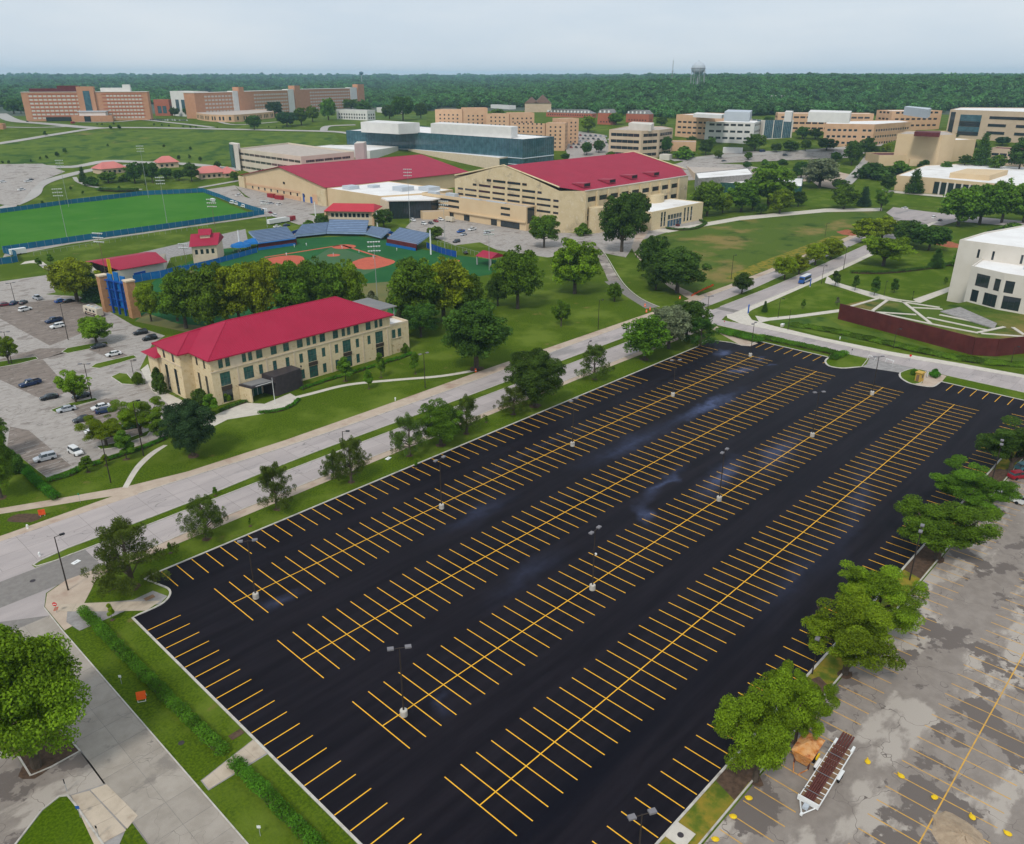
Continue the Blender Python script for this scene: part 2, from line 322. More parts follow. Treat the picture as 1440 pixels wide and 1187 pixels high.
def smooth(P, n=6, closed=False):                        # Catmull-Rom through the points
    P = [Vector((p[0], p[1])) for p in P]; R = []; m = len(P)
    for i in range(m if closed else m - 1):
        if closed: a, b, c, d = P[(i - 1) % m], P[i], P[(i + 1) % m], P[(i + 2) % m]
        else: a, b, c, d = P[max(i - 1, 0)], P[i], P[i + 1], P[min(i + 2, m - 1)]
        for k in range(n):
            t = k / n; R.append(tuple(.5 * ((2 * b) + (c - a) * t + (2 * a - 5 * b + 4 * c - d) * t * t + (3 * b - a - 3 * c + d) * t ** 3)))
    if not closed: R.append(tuple(P[-1]))
    return R
def poly_area(P): return sum(P[i][0] * P[(i + 1) % len(P)][1] - P[(i + 1) % len(P)][0] * P[i][1] for i in range(len(P))) / 2
def sheet(name, P, layer, m, kind='structure', parent=None):
    """a flat sheet on the ground; on the slope it is cut into small cells that follow the terrain"""
    if poly_area(P) < 0: P = P[::-1]
    bm = bmesh.new(); vs = [bm.verts.new((x, y, 0)) for x, y in P]
    tri = tessellate_polygon([[Vector((x, y, 0)) for x, y in P]])
    for t in tri:
        try: bm.faces.new([vs[i] for i in t])
        except ValueError: pass
    far = max(dist(p) for p in P) > 552
    if far:
        for ax in (0, 1):
            lo = min(p[ax] for p in P); hi = max(p[ax] for p in P); st = 20 if hi - lo < 1500 else 60; g = math.ceil(lo / st) * st
            while g < hi:
                co = [0, 0, 0]; no = [0, 0, 0]; co[ax] = g; no[ax] = 1
                bmesh.ops.bisect_plane(bm, geom=bm.verts[:] + bm.edges[:] + bm.faces[:], plane_co=co, plane_no=no); g += st
    for v in bm.verts:
        k = sstep(480, 560, math.hypot(v.co.x, v.co.y)) if far else 0; v.co.z = elev(v.co.x, v.co.y) + layer * .004 * (1 - k) + (.14 + layer * .05) * k
    bmesh.ops.recalc_face_normals(bm, faces=bm.faces)
    for f in bm.faces:
        if f.normal.z < 0: f.normal_flip()
    me = bpy.data.meshes.new(name); bm.to_mesh(me); bm.free(); me.materials.append(MATS[m])
    o = link(name, me, parent)
    if kind: o['kind'] = kind
    return o
def resample(P, step):
    R = [P[0]]; acc = 0; out = [tuple(P[0])]; need = step
    for a, b in zip(P[:-1], P[1:]):
        L = math.hypot(b[0] - a[0], b[1] - a[1]); pos = 0
        while L - pos >= need:
            pos += need; t = pos / L; out.append((a[0] + (b[0] - a[0]) * t, a[1] + (b[1] - a[1]) * t)); need = step
        need -= L - pos
    out.append(tuple(P[-1])); return out
def plen(P): return sum(math.hypot(b[0] - a[0], b[1] - a[1]) for a, b in zip(P[:-1], P[1:]))
def along(P, n):
    L = plen(P); return [at_len(P, L * i / n) for i in range(n + 1)]
def at_len(P, s):
    for a, b in zip(P[:-1], P[1:]):
        l = math.hypot(b[0] - a[0], b[1] - a[1])
        if s <= l or b is P[-1]: t = s / l if l else 0; return (a[0] + (b[0] - a[0]) * t, a[1] + (b[1] - a[1]) * t)
        s -= l
    return P[-1]
def offset(P, d):
    R = []
    for i, p in enumerate(P):
        a = P[max(i - 1, 0)]; b = P[min(i + 1, len(P) - 1)]; dx, dy = b[0] - a[0], b[1] - a[1]; l = math.hypot(dx, dy) or 1
        R.append((p[0] - dy / l * d, p[1] + dx / l * d))
    return R
def band(name, P, wd, z0, z1, m, kind='structure', parent=None, center=False, closed=False):
    """a solid strip (kerb, hedge base, wall) along a path, to the left of it"""
    Q = list(P) + ([P[0]] if closed else []); A = offset(Q, -wd / 2 if center else 0); B = offset(Q, wd / 2 if center else wd); mb = MB()
    for i in range(len(Q) - 1):
        e = [elev(*q) for q in (A[i], A[i + 1], B[i + 1], B[i])]; q = (A[i], A[i + 1], B[i + 1], B[i])
        mb.add([(q[k][0], q[k][1], e[k] + z0) for k in range(4)] + [(q[k][0], q[k][1], e[k] + z1) for k in range(4)],
               [(4, 5, 6, 7), (0, 1, 5, 4), (2, 3, 7, 6)] + ([(3, 0, 4, 7)] if i == 0 else []) + ([(1, 2, 6, 5)] if i == len(Q) - 2 else []))
    o = mb.obj(name, m, parent)
    if kind: o['kind'] = kind
    return o
def slabs(parent, A, B, nacross, step, z0, z1, gap, mats, name='slab', cap=10**6):
    """separate concrete slabs between the two edges A and B, with recessed joints"""
    n = max(1, int(round(plen(A) / step))); a = along(A, n); b = along(B, n); k = 0
    for i in range(n):
        for j in range(nacross):
            t0, t1 = j / nacross, (j + 1) / nacross
            Q = [(a[i][0] + (b[i][0] - a[i][0]) * t, a[i][1] + (b[i][1] - a[i][1]) * t) for t in (t0, t1)] + [(a[i + 1][0] + (b[i + 1][0] - a[i + 1][0]) * t, a[i + 1][1] + (b[i + 1][1] - a[i + 1][1]) * t) for t in (t1, t0)]
            cx = sum(q[0] for q in Q) / 4; cy = sum(q[1] for q in Q) / 4; R = []
            for x, y in Q:
                d = math.hypot(x - cx, y - cy) or 1; s = 1 - gap / d; R.append((cx + (x - cx) * s - cx, cy + (y - cy) * s - cy))
            mb = MB(); mb.prism(R, z0, z1 + rng.uniform(-.004, .004)); mb.obj(name, rng.choice(mats), parent, (cx, cy, elev(cx, cy))); k += 1
            if k >= cap: return
# ---------------------------------------------------------------- ground
def make_ground():
    Ds = [0, 200, 400, 540] + list(range(560, 1110, 22)) + list(range(1110, 2100, 60)) + [2100, 2300, 2600, 3000, 3500, 4200, 5000, 6000, 7200, 8400, 9800]
    n = 180; vs = []; fs = []; mi = []
    for d in Ds[1:]:
        for i in range(n):
            t = AZ + 2 * math.pi * i / n; x, y = d * math.cos(t), d * math.sin(t); vs.append((x, y, elev(x, y)))
    vs.append((0, 0, 0)); c = len(vs) - 1
    for i in range(n): fs.append((c, i, (i + 1) % n)); mi.append(0)
    for k in range(len(Ds) - 2):
        for i in range(n):
            fs.append((k * n + i, (k + 1) * n + i, (k + 1) * n + (i + 1) % n, k * n + (i + 1) % n)); mi.append(0 if Ds[k + 1] < 1250 else 1)
    me = bpy.data.meshes.new('ground'); me.from_pydata(vs, [], fs); me.materials.append(MATS['grass']); me.materials.append(MATS['plain'])
    me.polygons.foreach_set('material_index', mi); me.update(); tag(link('ground', me), kind='structure')
make_ground()

# ---- the freshly sealed car park: X along the rows, Y across
NE = pix([(984, 485), (996, 478), (1027, 482), (1043, 486), (1055, 486), (1065, 480)]) + [(240, 115.5), (239.8, 92)] + \
     smooth([(239.8, 92), (235.5, 91.3), (231.9, 88.6), (232.5, 85), (235.6, 82.6), (238, 81)], 3)[1:]
NE2 = [(240.5, 71)] + smooth([(240, 70.8), (235.9, 69), (233, 65.1), (233.6, 61.1), (235.4, 59.5), (240.6, 59.4)], 3)
NW = smooth([(35.5, 117.6), (40, 117.6), (42.3, 119), (43.1, 121), (42.6, 123.4), (41.6, 126.9)], 4)
north = [(x, 127.2) for x in (42.4, 80, 120, 160, 200, 222)]
lot_path = [(35.5, 33)] + NW + north[0:] + NE + NE2 + [(240.6, 33)]
lot = sheet('sealed_car_park', lot_path, 3, 'new_asphalt')
band('kerb', [(35.5, 33)] + NW + north + NE[:-1], .34, 0, .13, 'kerb')
band('kerb', NE2 + [(240.6, -40)], .34, 0, .13, 'kerb')
# painted bay lines: parts of the car park, the 300 that show largest one by one
LINES = []
def stall(x0, y0, x1, y1, w_=.15): LINES.append((x0, y0, x1, y1, w_))
def rowx(i, n=62):                                        # bays widen a little towards the far end
    t = i / n; return 48.35 + 176.1 * (t * .965 + t * t * .035)
ROWS = [(109.5, 115.6, 102.95), (89.0, 95.4, 83.0), (69.35, 76.6, 64.1), (51.15, 57.4, 45.1)]
ROWS = [(109.6, 115.6, 103.0), (89.2, 95.8, 83.4), (69.8, 76.5, 64.1), (51.2, 57.4, 45.1)]
for yc, ya, yb in ROWS:
    for i in range(63): stall(rowx(i), ya, rowx(i), yb)
for i in range(48):
    x = 44.45 + 2.77 * i + .0042 * i * i
    if x < 192: stall(x, 127.1, x, 120.8)
for i in range(10): stall(196 + 2.95 * i, 127.1, 196 + 2.95 * i, 120.8)
for i in range(26): stall(35.6, 112.7 - 3.13 * i, 41.0, 112.7 - 3.13 * i)
for i in range(8): stall(239.5, 113.2 - 3.17 * i, 233.2, 113.2 - 3.17 * i)
for i in range(9): stall(240.4, 56.2 - 3.05 * i, 234.2, 56.2 - 3.05 * i)
for i in range(66):
    x = 51.0 + 2.765 * i
    if x < 228: stall(x, 33.2, x, 38.4)
LINES.sort(key=lambda l: math.hypot((l[0] + l[2]) / 2, (l[1] + l[3]) / 2))
seg = {}
def line_obj(x0, y0, x1, y1, wd, z, parent, m, name='bay_line'):
    L = math.hypot(x1 - x0, y1 - y0); k = (round(L, 2), wd, m, z); 
    if k not in seg:
        me = bpy.data.meshes.new(name); a = wd / 2; me.from_pydata([(0, -a, 0), (L, -a, 0), (L, a, 0), (0, a, 0)], [], [(0, 1, 2, 3)]); me.materials.append(MATS[m]); seg[k] = me
    return link(name, seg[k], parent, (x0, y0, z), math.atan2(y1 - y0, x1 - x0))
def lines_mesh(L, z, parent, m, name):
    mb = MB()
    for x0, y0, x1, y1, wd in L:
        l = math.hypot(x1 - x0, y1 - y0); nx, ny = -(y1 - y0) / l * wd / 2, (x1 - x0) / l * wd / 2
        mb.add([(x0 - nx, y0 - ny, z), (x1 - nx, y1 - ny, z), (x1 + nx, y1 + ny, z), (x0 + nx, y0 + ny, z)], [(0, 1, 2, 3)])
    return tag(mb.obj(name, m, parent), kind='stuff')
for yc, ya, yb in ROWS: line_obj(rowx(0), yc, rowx(62) + .4, yc, .16, .024, lot, 'yellow_paint', 'row_line')
for l in LINES[:296]: line_obj(*l, .020, lot, 'yellow_paint')
lines_mesh(LINES[296:], .020, lot, 'yellow_paint', 'bay_lines')

# ---- Naismith: two carriageways and a grass median (which is the ground itself), concrete slabs
mats_r = ['road_slab0', 'road_slab1', 'road_slab2']; mats_s = ['street_slab0', 'street_slab1', 'street_slab2']; mats_w = ['walk_slab0', 'walk_slab1', 'walk_slab2']
nN = smooth([(-30, 158.8), (36, 158.8), (60, 158.4), (90, 156.6), (135, 156.2), (184, 157.6), (250, 158.2), (302, 159), (338, 160.8), (445, 167.8), (531, 178)], 5)
nS = smooth([(-30, 147.5), (36, 147.3), (60, 147.6), (90, 149.4), (135, 149.5), (184, 150.2), (250, 150.9), (302, 152), (338, 154.6), (445, 161.6), (528, 171.5)], 5)
sN = smooth([(-30, 144.3), (34, 144.3), (60, 144.9), (90, 145.6), (135, 146), (184, 146.3), (250, 147), (302, 147.8), (338, 149.4), (440, 156.2), (535, 166)], 5)
sS = smooth([(-30, 136), (39, 136.1), (60, 137), (90, 137.6), (135, 137.8), (184, 138.1), (246, 138.9), (302, 140.2), (338, 141.6), (430, 147.2), (541, 155.5)], 5)
rn = sheet('road', nN + nS[::-1], 3, 'road_joint'); rs = sheet('road', sN + sS[::-1], 3, 'road_joint')
def cut(P, x0, x1): return [p for p in P if x0 <= p[0] <= x1]
def xcut(P, xs):                                          # points of a path at given X values
    R = []
    for x in xs:
        for a, b in zip(P[:-1], P[1:]):
            if a[0] <= x <= b[0]: t = (x - a[0]) / (b[0] - a[0] + 1e-9); R.append((x, a[1] + (b[1] - a[1]) * t)); break
    return R
xs = [14 + 4 * i for i in range(64)]
slabs(rn, xcut(nN, xs), xcut(nS, xs), 2, 5.6, .014, .022, .045, mats_r)
slabs(rs, xcut(sN, xs[6:]), xcut(sS, xs[6:]), 2, 5.6, .014, .022, .045, mats_r)
xs2 = [270 + 6 * i for i in range(40)]
sheet('road_surface', xcut(nN, xs2) + xcut(nS, xs2)[::-1], 5, 'road_slab0', parent=rn); sheet('road_surface', xcut(sN, xs2) + xcut(sS, xs2)[::-1], 5, 'road_slab1', parent=rs)
# median kerbs and nose
med_nose = [(31.2, 146.6), (29.6, 145.8), (29.9, 144.7), (33, 144.2)]
band('kerb', xcut(nS, xs2[0:1] + xs2[1:]) , .22, -.02, .13, 'kerb'); band('kerb', xcut(nS, [36 + 8 * i for i in range(28)])[::-1], .22, -.02, .13, 'kerb')
band('kerb', [(36, 147.3), *med_nose, (36, 144.4)], .25, 0, .13, 'kerb')
band('kerb', xcut(sN, [36 + 8 * i for i in range(28)]), .22, -.02, .13, 'kerb'); band('kerb', xcut(sN, xs2), .22, -.02, .13, 'kerb')
# pavements beside the road
wn = sheet('pavement', xcut(nN, [24 + 8 * i for i in range(30)]) + [(256, 161.8), (160, 161.5), (120, 160.6), (90, 160.2), (66, 161.2), (54, 163.8), (40, 169.5), (24, 176.5), (24, 173.9), (38, 167.2), (46, 163.6), (50, 161.6), (30, 161.0), (24, 161.2)], 4, 'tan_walk')
wn2 = sheet('pavement', xcut(nN, [266 + 8 * i for i in range(33)]) + [(525, 181.5), (445, 171.6), (338, 164.3), (302, 162.6), (266, 162)], 4, 'tan_walk')
ws = sheet('pavement', xcut(sS, [46 + 8 * i for i in range(25)]) + [(238.5, 135.9), (225, 135.9), (171, 136), (103, 135.4), (46, 133.8)][0:], 4, 'tan_walk')
ws2 = sheet('pavement', xcut(sS, [262 + 8 * i for i in range(34)]) + [(535, 152.5), (430, 144.2), (378, 141.0), (332, 138.6), (274, 136.4), (262, 134)], 4, 'pale_concrete')
band('kerb', xcut(nN, [54 + 8 * i for i in range(26)]), .2, -.02, .12, 'kerb'); band('kerb', xcut(nN, [270 + 8 * i for i in range(32)]), .2, -.02, .12, 'kerb')
band('kerb', xcut(sS, [46 + 8 * i for i in range(25)])[::-1], .2, -.02, .12, 'kerb'); band('kerb', xcut(sS, [266 + 8 * i for i in range(33)])[::-1], .2, -.02, .12, 'kerb')
# junction in the west, and the street that runs past the hedge
sheet('junction', [(-40, 163), (24, 161.2), (36, 159.3), (36, 147.2), (29.5, 146), (29.6, 144.6), (36, 144), (46, 136.6), (38, 136.4), (32, 136.8), (28.2, 135), (26.6, 131), (26.4, 122), (18.8, 122), (18.6, 133), (12, 140), (-40, 144)], 1, 'road_slab1')
st = sheet('street', [(18.7, 133), (18.8, 40), (26.7, 40), (26.4, 128)], 2, 'road_joint')
slabs(st, [(18.9, 128), (18.9, 52)], [(26.4, 128), (26.7, 52)], 2, 4.6, .010, .020, .035, mats_s)
band('kerb', [(26.7, 50), (26.45, 122), (26.6, 131)], .16, 0, .12, 'kerb')
# corner pavement and the two walks over the verge
cw = sheet('pavement', [(26.62, 122.2), (26.7, 131), (28.3, 134.8), (32, 136.6), (38, 136.3), (46, 136.7), (46, 133.9), (39, 134.1), (35.4, 132.8), (33.6, 130.2), (31.4, 127.2), (28.1, 122.5)], 4, 'tan_walk')
wk = sheet('walk', [(27.6, 124.2), (29.4, 128.6), (37.5, 122.4), (40.9, 122.6), (41.9, 119.3), (40, 118.1), (36.2, 120.3), (28.2, 120.4)], 5, 'gutter')
def quads(parent, Q, mats, z0=.02, z1=.05, name='paving_slab'):
    for q in Q:
        cx = sum(p[0] for p in q) / 4; cy = sum(p[1] for p in q) / 4
        R = [((x - cx) * .985, (y - cy) * .985) for x, y in q]; MB().prism(R, z0, z1 + rng.uniform(-.003, .003)).obj(name, rng.choice(mats), parent, (cx, cy, 0))
def strip_quads(A, B, n):
    a = along(A, n); b = along(B, n); return [[a[i], a[i + 1], b[i + 1], b[i]] for i in range(n)]
quads(wk, strip_quads(pix([(84, 850), (150, 847), (226, 845)]), pix([(80, 860), (140, 860), (206, 859)]), 6), mats_w)
wk2 = sheet('walk', pix([(282, 1098), (356, 1040), (379, 1059), (293, 1112)]), 5, 'gutter')
quads(wk2, strip_quads(pix([(284, 1098), (356, 1041)]), pix([(294, 1110), (377, 1058)]), 5), mats_w)
MB().box(-.9, .9, -.55, .55, .05, .056).obj('tactile_pad', 'mulch', wk2, (34.1, 82.6, 0), rad(0))
MB().box(-.8, .8, -.5, .5, .05, .056).obj('tactile_pad', 'deck_wood', wk, (39.6, 121.0, 0), rad(0))
MB().box(-.55, .55, -.5, .5, .02, .026).obj('tactile_pad', 'red_brick', cw, (27.9, 129.0, 0), rad(60))
# cross street in the east with its pavement, and the driveway between the islands
cE = smooth([(254.2, 139), (254.6, 125), (254.8, 100), (255, 80), (258, 60.5), (260.6, 42), (263, 20), (265, -10)], 4); cW = [(247.3, 139), (247.5, 100), (247.5, 60), (247.6, 20), (247.6, -10)]
cs = sheet('road', [(241, 142), *cW, *cE[::-1], (262, 142)], 4, 'road_joint')
slabs(cs, along(cW, 30), along(cE, 30), 2, 6, .018, .026, .04, mats_r)
sheet('road_surface', [(236, 141), (241.5, 137.5), (247.1, 137.8), (254.6, 137.8), (262, 140), (264, 143), (264, 158), (236, 157.6)], 5, 'road_slab2')
pe = sheet('pavement', [*cE[2:], (268, -10), (266, 20), (263.7, 42), (261.7, 62), (258.9, 80), (258.4, 102), (260.2, 122), (262, 130), (270, 136.4), (262, 140.2), (258, 137.5), (254.9, 131)], 6, 'pale_concrete')
band('kerb', cE[2:][::-1], .18, 0, .13, 'kerb'); band('kerb', [(247.3, 133), (247.35, 93)], .2, 0, .13, 'kerb'); band('kerb', [(247.35, 60), (247.35, -10)], .2, 0, .13, 'kerb')
sheet('driveway', [(238, 81), (241.5, 81), (247.4, 82.5), (247.4, 69.2), (240.6, 70.8)], 5, 'gutter')
sheet('walk', pix([(1000, 462), (1008, 459), (1030, 470), (1066, 483), (1055, 487), (1042, 486)]) , 6, 'tan_walk')
# grass islands at the driveway (kerb, turf)
def island(P, m='lawn', z=.12, k=.22):
    if poly_area(P) < 0: P = P[::-1]
    MB().prism(P, 0, z - .01).obj('verge', m)['kind'] = 'structure'
    band('kerb', P[::-1], k, 0, z + .015, 'kerb', closed=True)
island([(240.1, 92.2), *smooth([(239.8, 92), (235.5, 91.3), (231.9, 88.6), (232.5, 85), (235.6, 82.6), (238, 81.2)], 3), (246.6, 82.7), (247.2, 93)])
island(smooth([(247.1, 68.9), (240.4, 70.6), (235.9, 68.9), (233.1, 65.1), (236, 63.5), (239, 64.5), (243.5, 65.6)], 3, True))
sheet('paved_pad', [(233.6, 61.1), (235.4, 59.6), (241, 59.4), (247.1, 60), (247.1, 66), (243.4, 65.2), (239, 64), (236, 63), (233.4, 64.6)], 7, 'tan_walk')
sheet('verge', [(241, 59.3), (241, 25), (247.2, 25), (247.2, 59.8)], 7, 'lawn')

# ---- southern median with trees, and the old patched car park
sheet('verge', [(30, 29.3), (262, 29.3), (262, 33), (30, 33)], 5, 'yellow_grass')
for a_, b_ in ((70, 76), (88, 97), (108, 119), (134, 150), (158, 190)):
    sheet('bare_patch', [(a_, 29.5), (b_, 29.6), (b_ + 1, 31.5), (b_ - 2, 32.9), (a_ + 1, 32.6)], 7, 'mulch')
band('kerb', [(262, 33.0), (30, 33.0)], .32, 0, .13, 'kerb'); band('kerb', [(30, 29.2), (262, 29.2)], .22, 0, .14, 'kerb')
lot2 = sheet('old_car_park', [(30, 29.0), (30, -70), (262, -70), (262, 29.0)], 2, 'old_asphalt')
L2 = []
for i in range(60):
    x = 65.15 + 2.755 * i
    if x < 222: L2.append((x, 28.7, x, 23.35, .14))
for i in range(62):
    x = 65.2 + 2.78 * i; L2.append((x, 17.1, x, 5.4, .14))
for i in range(62): L2.append((70.2 + 2.78 * i, -1.0, 70.2 + 2.78 * i, -12.5, .14))
for l in L2[:90]: line_obj(*l, .013, lot2, 'old_yellow_paint')
lines_mesh(L2[90:], .013, lot2, 'old_yellow_paint', 'bay_lines')
line_obj(64, 11.3, 240, 11.3, .16, .017, lot2, 'old_yellow_paint', 'row_line')

# ---- driveway entrance in the lower left
sheet('forecourt', pix([(-120, 1040), (0, 1054), (24, 1064), (42, 1093), (113, 1057), (152, 1101), (96, 1119), (60, 1140), (20, 1190), (-120, 1300)]), 2, 'old_asphalt')
isl = pix([(-40, 1045), (24, 1063), (42, 1092), (72, 1080), (114, 1056), (84, 1022), (60, 1000), (0, 960)]); sheet('bare_patch', isl, 3, 'mulch'); band('kerb', isl[1:6], .22, 0, .13, 'kerb')
gp = pix([(20, 1192), (60, 1140), (84, 1121), (94, 1120), (104, 1132), (146, 1192), (90, 1230)]); sheet('verge', gp, 3, 'lawn'); band('kerb', gp[:6], .22, 0, .13, 'kerb')
fp = sheet('paved_pad', pix([(96, 1119), (151, 1101), (184, 1150), (166, 1192), (147, 1192), (104, 1131)]), 4, 'gutter')
quads(fp, strip_quads(pix([(100, 1119), (134, 1192)]), pix([(126, 1112), (178, 1168)]), 3) + strip_quads(pix([(127, 1111), (179, 1166)]), pix([(150, 1103), (194, 1147)]), 3), mats_w)

# ---- grey car park in the upper left
lp = sheet('west_car_park', pix([(66, 672), (15, 632), (-60, 575), (-120, 470), (-120, 405), (0, 396), (72, 386), (78, 411), (64, 414), (113, 417), (147, 434), (188, 458), (232, 472), (214, 484), (196, 520), (232, 555), (246, 585), (237, 612), (180, 632), (120, 652)]), 2, 'lot_concrete')
for q in ([(-30, 440), (0, 430), (60, 423), (112, 419), (146, 437), (150, 452), (112, 470), (70, 486), (0, 448)], [(-40, 478), (0, 505), (56, 490), (118, 489), (160, 506), (180, 500), (150, 486), (118, 486), (60, 505), (100, 550), (60, 562), (-30, 520)],
          [(10, 628), (62, 668), (100, 655), (40, 605), (14, 600)], [(100, 575), (150, 560), (215, 590), (190, 615), (150, 625), (128, 606)]):
    sheet('parking_bays', pix(q), 3, 'lot_bay', parent=lp)
def grass_isle(P):
    P = pix(P); band('kerb', (P if poly_area(P) < 0 else P[::-1]), .3, 0, .13, 'kerb', closed=True); MB().prism(P if poly_area(P) > 0 else P[::-1], 0, .12).obj('verge', 'lawn')['kind'] = 'structure'
grass_isle([(88, 495), (95, 490), (122, 485), (150, 481), (152, 484), (125, 491), (95, 497)])
grass_isle([(128, 517), (135, 512), (165, 505), (188, 500), (192, 503), (170, 510), (140, 518)])
grass_isle([(-20, 512), (20, 506), (50, 502), (53, 505), (25, 512), (-20, 520)])
grass_isle([(157, 530), (168, 525), (178, 526), (186, 535), (200, 538), (188, 541), (172, 540)])
grass_isle([(72, 577), (100, 567), (134, 560), (137, 563), (110, 570), (78, 580)])
grass_isle([(137, 628), (160, 624), (200, 610), (212, 605), (206, 613), (160, 630), (142, 632)])
LW = []
for x0, x1, y0, n_ in ((43.6, 48.6, 181.4, 8), (57, 62, 186, 12), (62.2, 67.2, 186, 12), (78, 83, 190, 18), (83.2, 88.2, 200, 14), (92, 97, 250, 14), (97.2, 102, 250, 16)):
    for i in range(n_): LW.append((x0, y0 + 2.75 * i, x1, y0 + 2.75 * i, .1))
for l in LW[:8]: line_obj(*l, .018, lp, 'white_line')
lines_mesh(LW[8:], .018, lp, 'white_line', 'bay_lines')
plaza = sheet('plaza', pix([(198, 520), (208, 512), (216, 535), (226, 548), (254, 562), (300, 585), (340, 566), (372, 568), (408, 553), (420, 560), (405, 572), (370, 582), (320, 590), (300, 600), (262, 600), (247, 590), (236, 568), (214, 550)]), 3, 'pale_concrete')
sheet('walk', offset(smooth(pix([(405, 562), (440, 553), (490, 541), (560, 534), (620, 529), (668, 521)]), 4), .85) + offset(smooth(pix([(405, 562), (440, 553), (490, 541), (560, 534), (620, 529), (668, 521)]), 4), -.85)[::-1], 6, 'pale_concrete')
sheet('walk', smooth(pix([(236, 626), (216, 640), (196, 660), (180, 686)]), 4) + smooth(pix([(172, 686), (190, 656), (212, 636), (230, 626)]), 4), 6, 'pale_concrete')
sheet('bare_patch', smooth(pix([(10, 733), (25, 723), (60, 724), (45, 734)]), 3, True), 5, 'mulch')

# ---- roads round the field house
sheet('driveway', smooth(pix([(925, 431), (900, 420), (880, 404), (868, 388), (855, 366), (846, 352), (830, 338)]), 4) + smooth(pix([(812, 340), (836, 356), (845, 372), (850, 382), (858, 398), (884, 418), (905, 431)]), 4), 3, 'old_asphalt')
sheet('driveway', smooth(pix([(925, 432), (900, 420), (880, 404), (872, 394)]), 4) + smooth(pix([(850, 396), (858, 402), (884, 419), (908, 434)]), 4), 4, 'road_joint')
for q in ([(927, 432), (901, 420), (881, 404), (869, 388), (856, 366), (847, 352)],): band('kerb', smooth(pix(q), 4)[::-1], .3, 0, .13, 'kerb')
sheet('walk', pix([(978, 426), (940, 403), (912, 380), (893, 358), (888, 348), (894, 330), (905, 322), (912, 326), (902, 340), (902, 356), (920, 376), (948, 400), (990, 420)]), 7, 'tan_walk')
sheet('apron', pix([(620, 312), (700, 330), (780, 346), (830, 352), (880, 362), (895, 340), (940, 326), (990, 312), (985, 300), (826, 330), (740, 322), (630, 300)]), 2, 'lot_concrete')
sheet('car_park', pix([(640, 310), (700, 320), (745, 333), (790, 345), (810, 358), (770, 362), (700, 352), (655, 332), (610, 330)]), 3, 'lot_concrete')
sheet('walk', pix([(885, 322), (940, 322), (1040, 305), (1160, 294), (1240, 294), (1240, 298), (1160, 299), (1040, 310), (940, 327)]), 3, 'pale_concrete')
sheet('great_lawn', pix([(930, 325), (1040, 306), (1160, 296), (1240, 296), (1262, 302), (1210, 330), (1120, 364), (1052, 388), (1000, 408), (975, 412), (938, 398), (912, 372), (904, 345)]), 1, 'lawn_dry')
sheet('bare_patch', smooth(pix([(1020, 392), (1060, 372), (1120, 350), (1185, 326), (1205, 318), (1190, 334), (1120, 362), (1060, 386)]), 3, True), 2, 'yellow_grass')
sheet('east_lawn', pix([(1000, 292), (1070, 272), (1150, 268), (1240, 262), (1262, 270), (1340, 285), (1310, 292), (1250, 290), (1200, 290), (1100, 296)]), 1, 'lawn')
sheet('junction_east', pix([(1256, 292), (1300, 298), (1345, 303), (1440, 312), (1440, 320), (1345, 312), (1325, 318), (1304, 316), (1292, 311), (1262, 310), (1246, 300)]), 3, 'road_slab1')
sheet('walk', pix([(1168, 240), (1210, 250), (1195, 258), (1180, 268), (1150, 262), (1140, 255), (1120, 258), (1110, 250), (1140, 246)]), 3, 'tan_walk')
sheet('road', pix([(1196, 262), (1208, 250), (1215, 236), (1226, 222), (1216, 220), (1204, 236), (1185, 256), (1178, 264)]), 5, 'far_road')
sheet('walk', pix([(1240, 268), (1340, 277), (1440, 290), (1440, 293), (1340, 280), (1238, 271)]), 3, 'pale_concrete')
# walks round the steel wall
sheet('walk', smooth(pix([(1163, 388), (1180, 398), (1230, 412), (1260, 420), (1290, 424)]), 4) + smooth(pix([(1285, 429), (1250, 424), (1222, 417), (1178, 403), (1160, 398)]), 4), 2, 'pale_concrete')
sheet('walk', pix([(1284, 421), (1345, 400), (1350, 404), (1292, 427)]), 3, 'pale_concrete')
sheet('walk', pix([(1062, 444), (1080, 447), (1120, 443), (1180, 435), (1180, 439), (1120, 447), (1082, 451), (1068, 454)]), 7, 'pale_concrete')
sheet('rough_grass', smooth(pix([(1078, 452), (1110, 444), (1160, 446), (1182, 458), (1240, 468), (1345, 500), (1440, 503), (1440, 520), (1345, 505), (1270, 490), (1156, 472)]), 1) , 1, 'hill_grass')
sheet('lawn', pix([(1064, 440), (1150, 402), (1170, 404), (1225, 420), (1180, 434), (1085, 446)]), 1, 'lawn')
sheet('lawn', pix([(1180, 396), (1200, 376), (1290, 366), (1345, 362), (1348, 398), (1290, 420), (1240, 414)]), 1, 'lawn')

# ---- sports ground and car parks beyond
sheet('playing_field', pix([(10, 350), (358, 302), (288, 272), (200, 276), (0, 299), (-160, 318), (-160, 372)]), 3, 'pitch_grass')
for q in ([(40, 342), (330, 303)], [(-60, 320), (276, 280)], [(180, 290), (232, 323)], [(330, 303), (276, 280)]):
    a, b = pix(q); lines_mesh([(*a, *b, .35)], .022, None, 'white_line', 'pitch_line')
sheet('service_road', pix([(4, 362), (100, 343), (372, 305), (455, 300), (470, 290), (440, 285), (330, 262), (345, 275), (385, 297), (352, 306), (100, 341), (8, 354)]), 2, 'lot_concrete')
sheet('service_road', pix([(150, 366), (300, 332), (345, 322), (350, 345), (300, 352), (240, 362), (230, 385), (160, 380)]), 2, 'gutter')
sheet('car_park', pix([(330, 262), (345, 278), (400, 292), (470, 312), (420, 316), (375, 302), (300, 276), (290, 268)]), 3, 'lot_concrete')
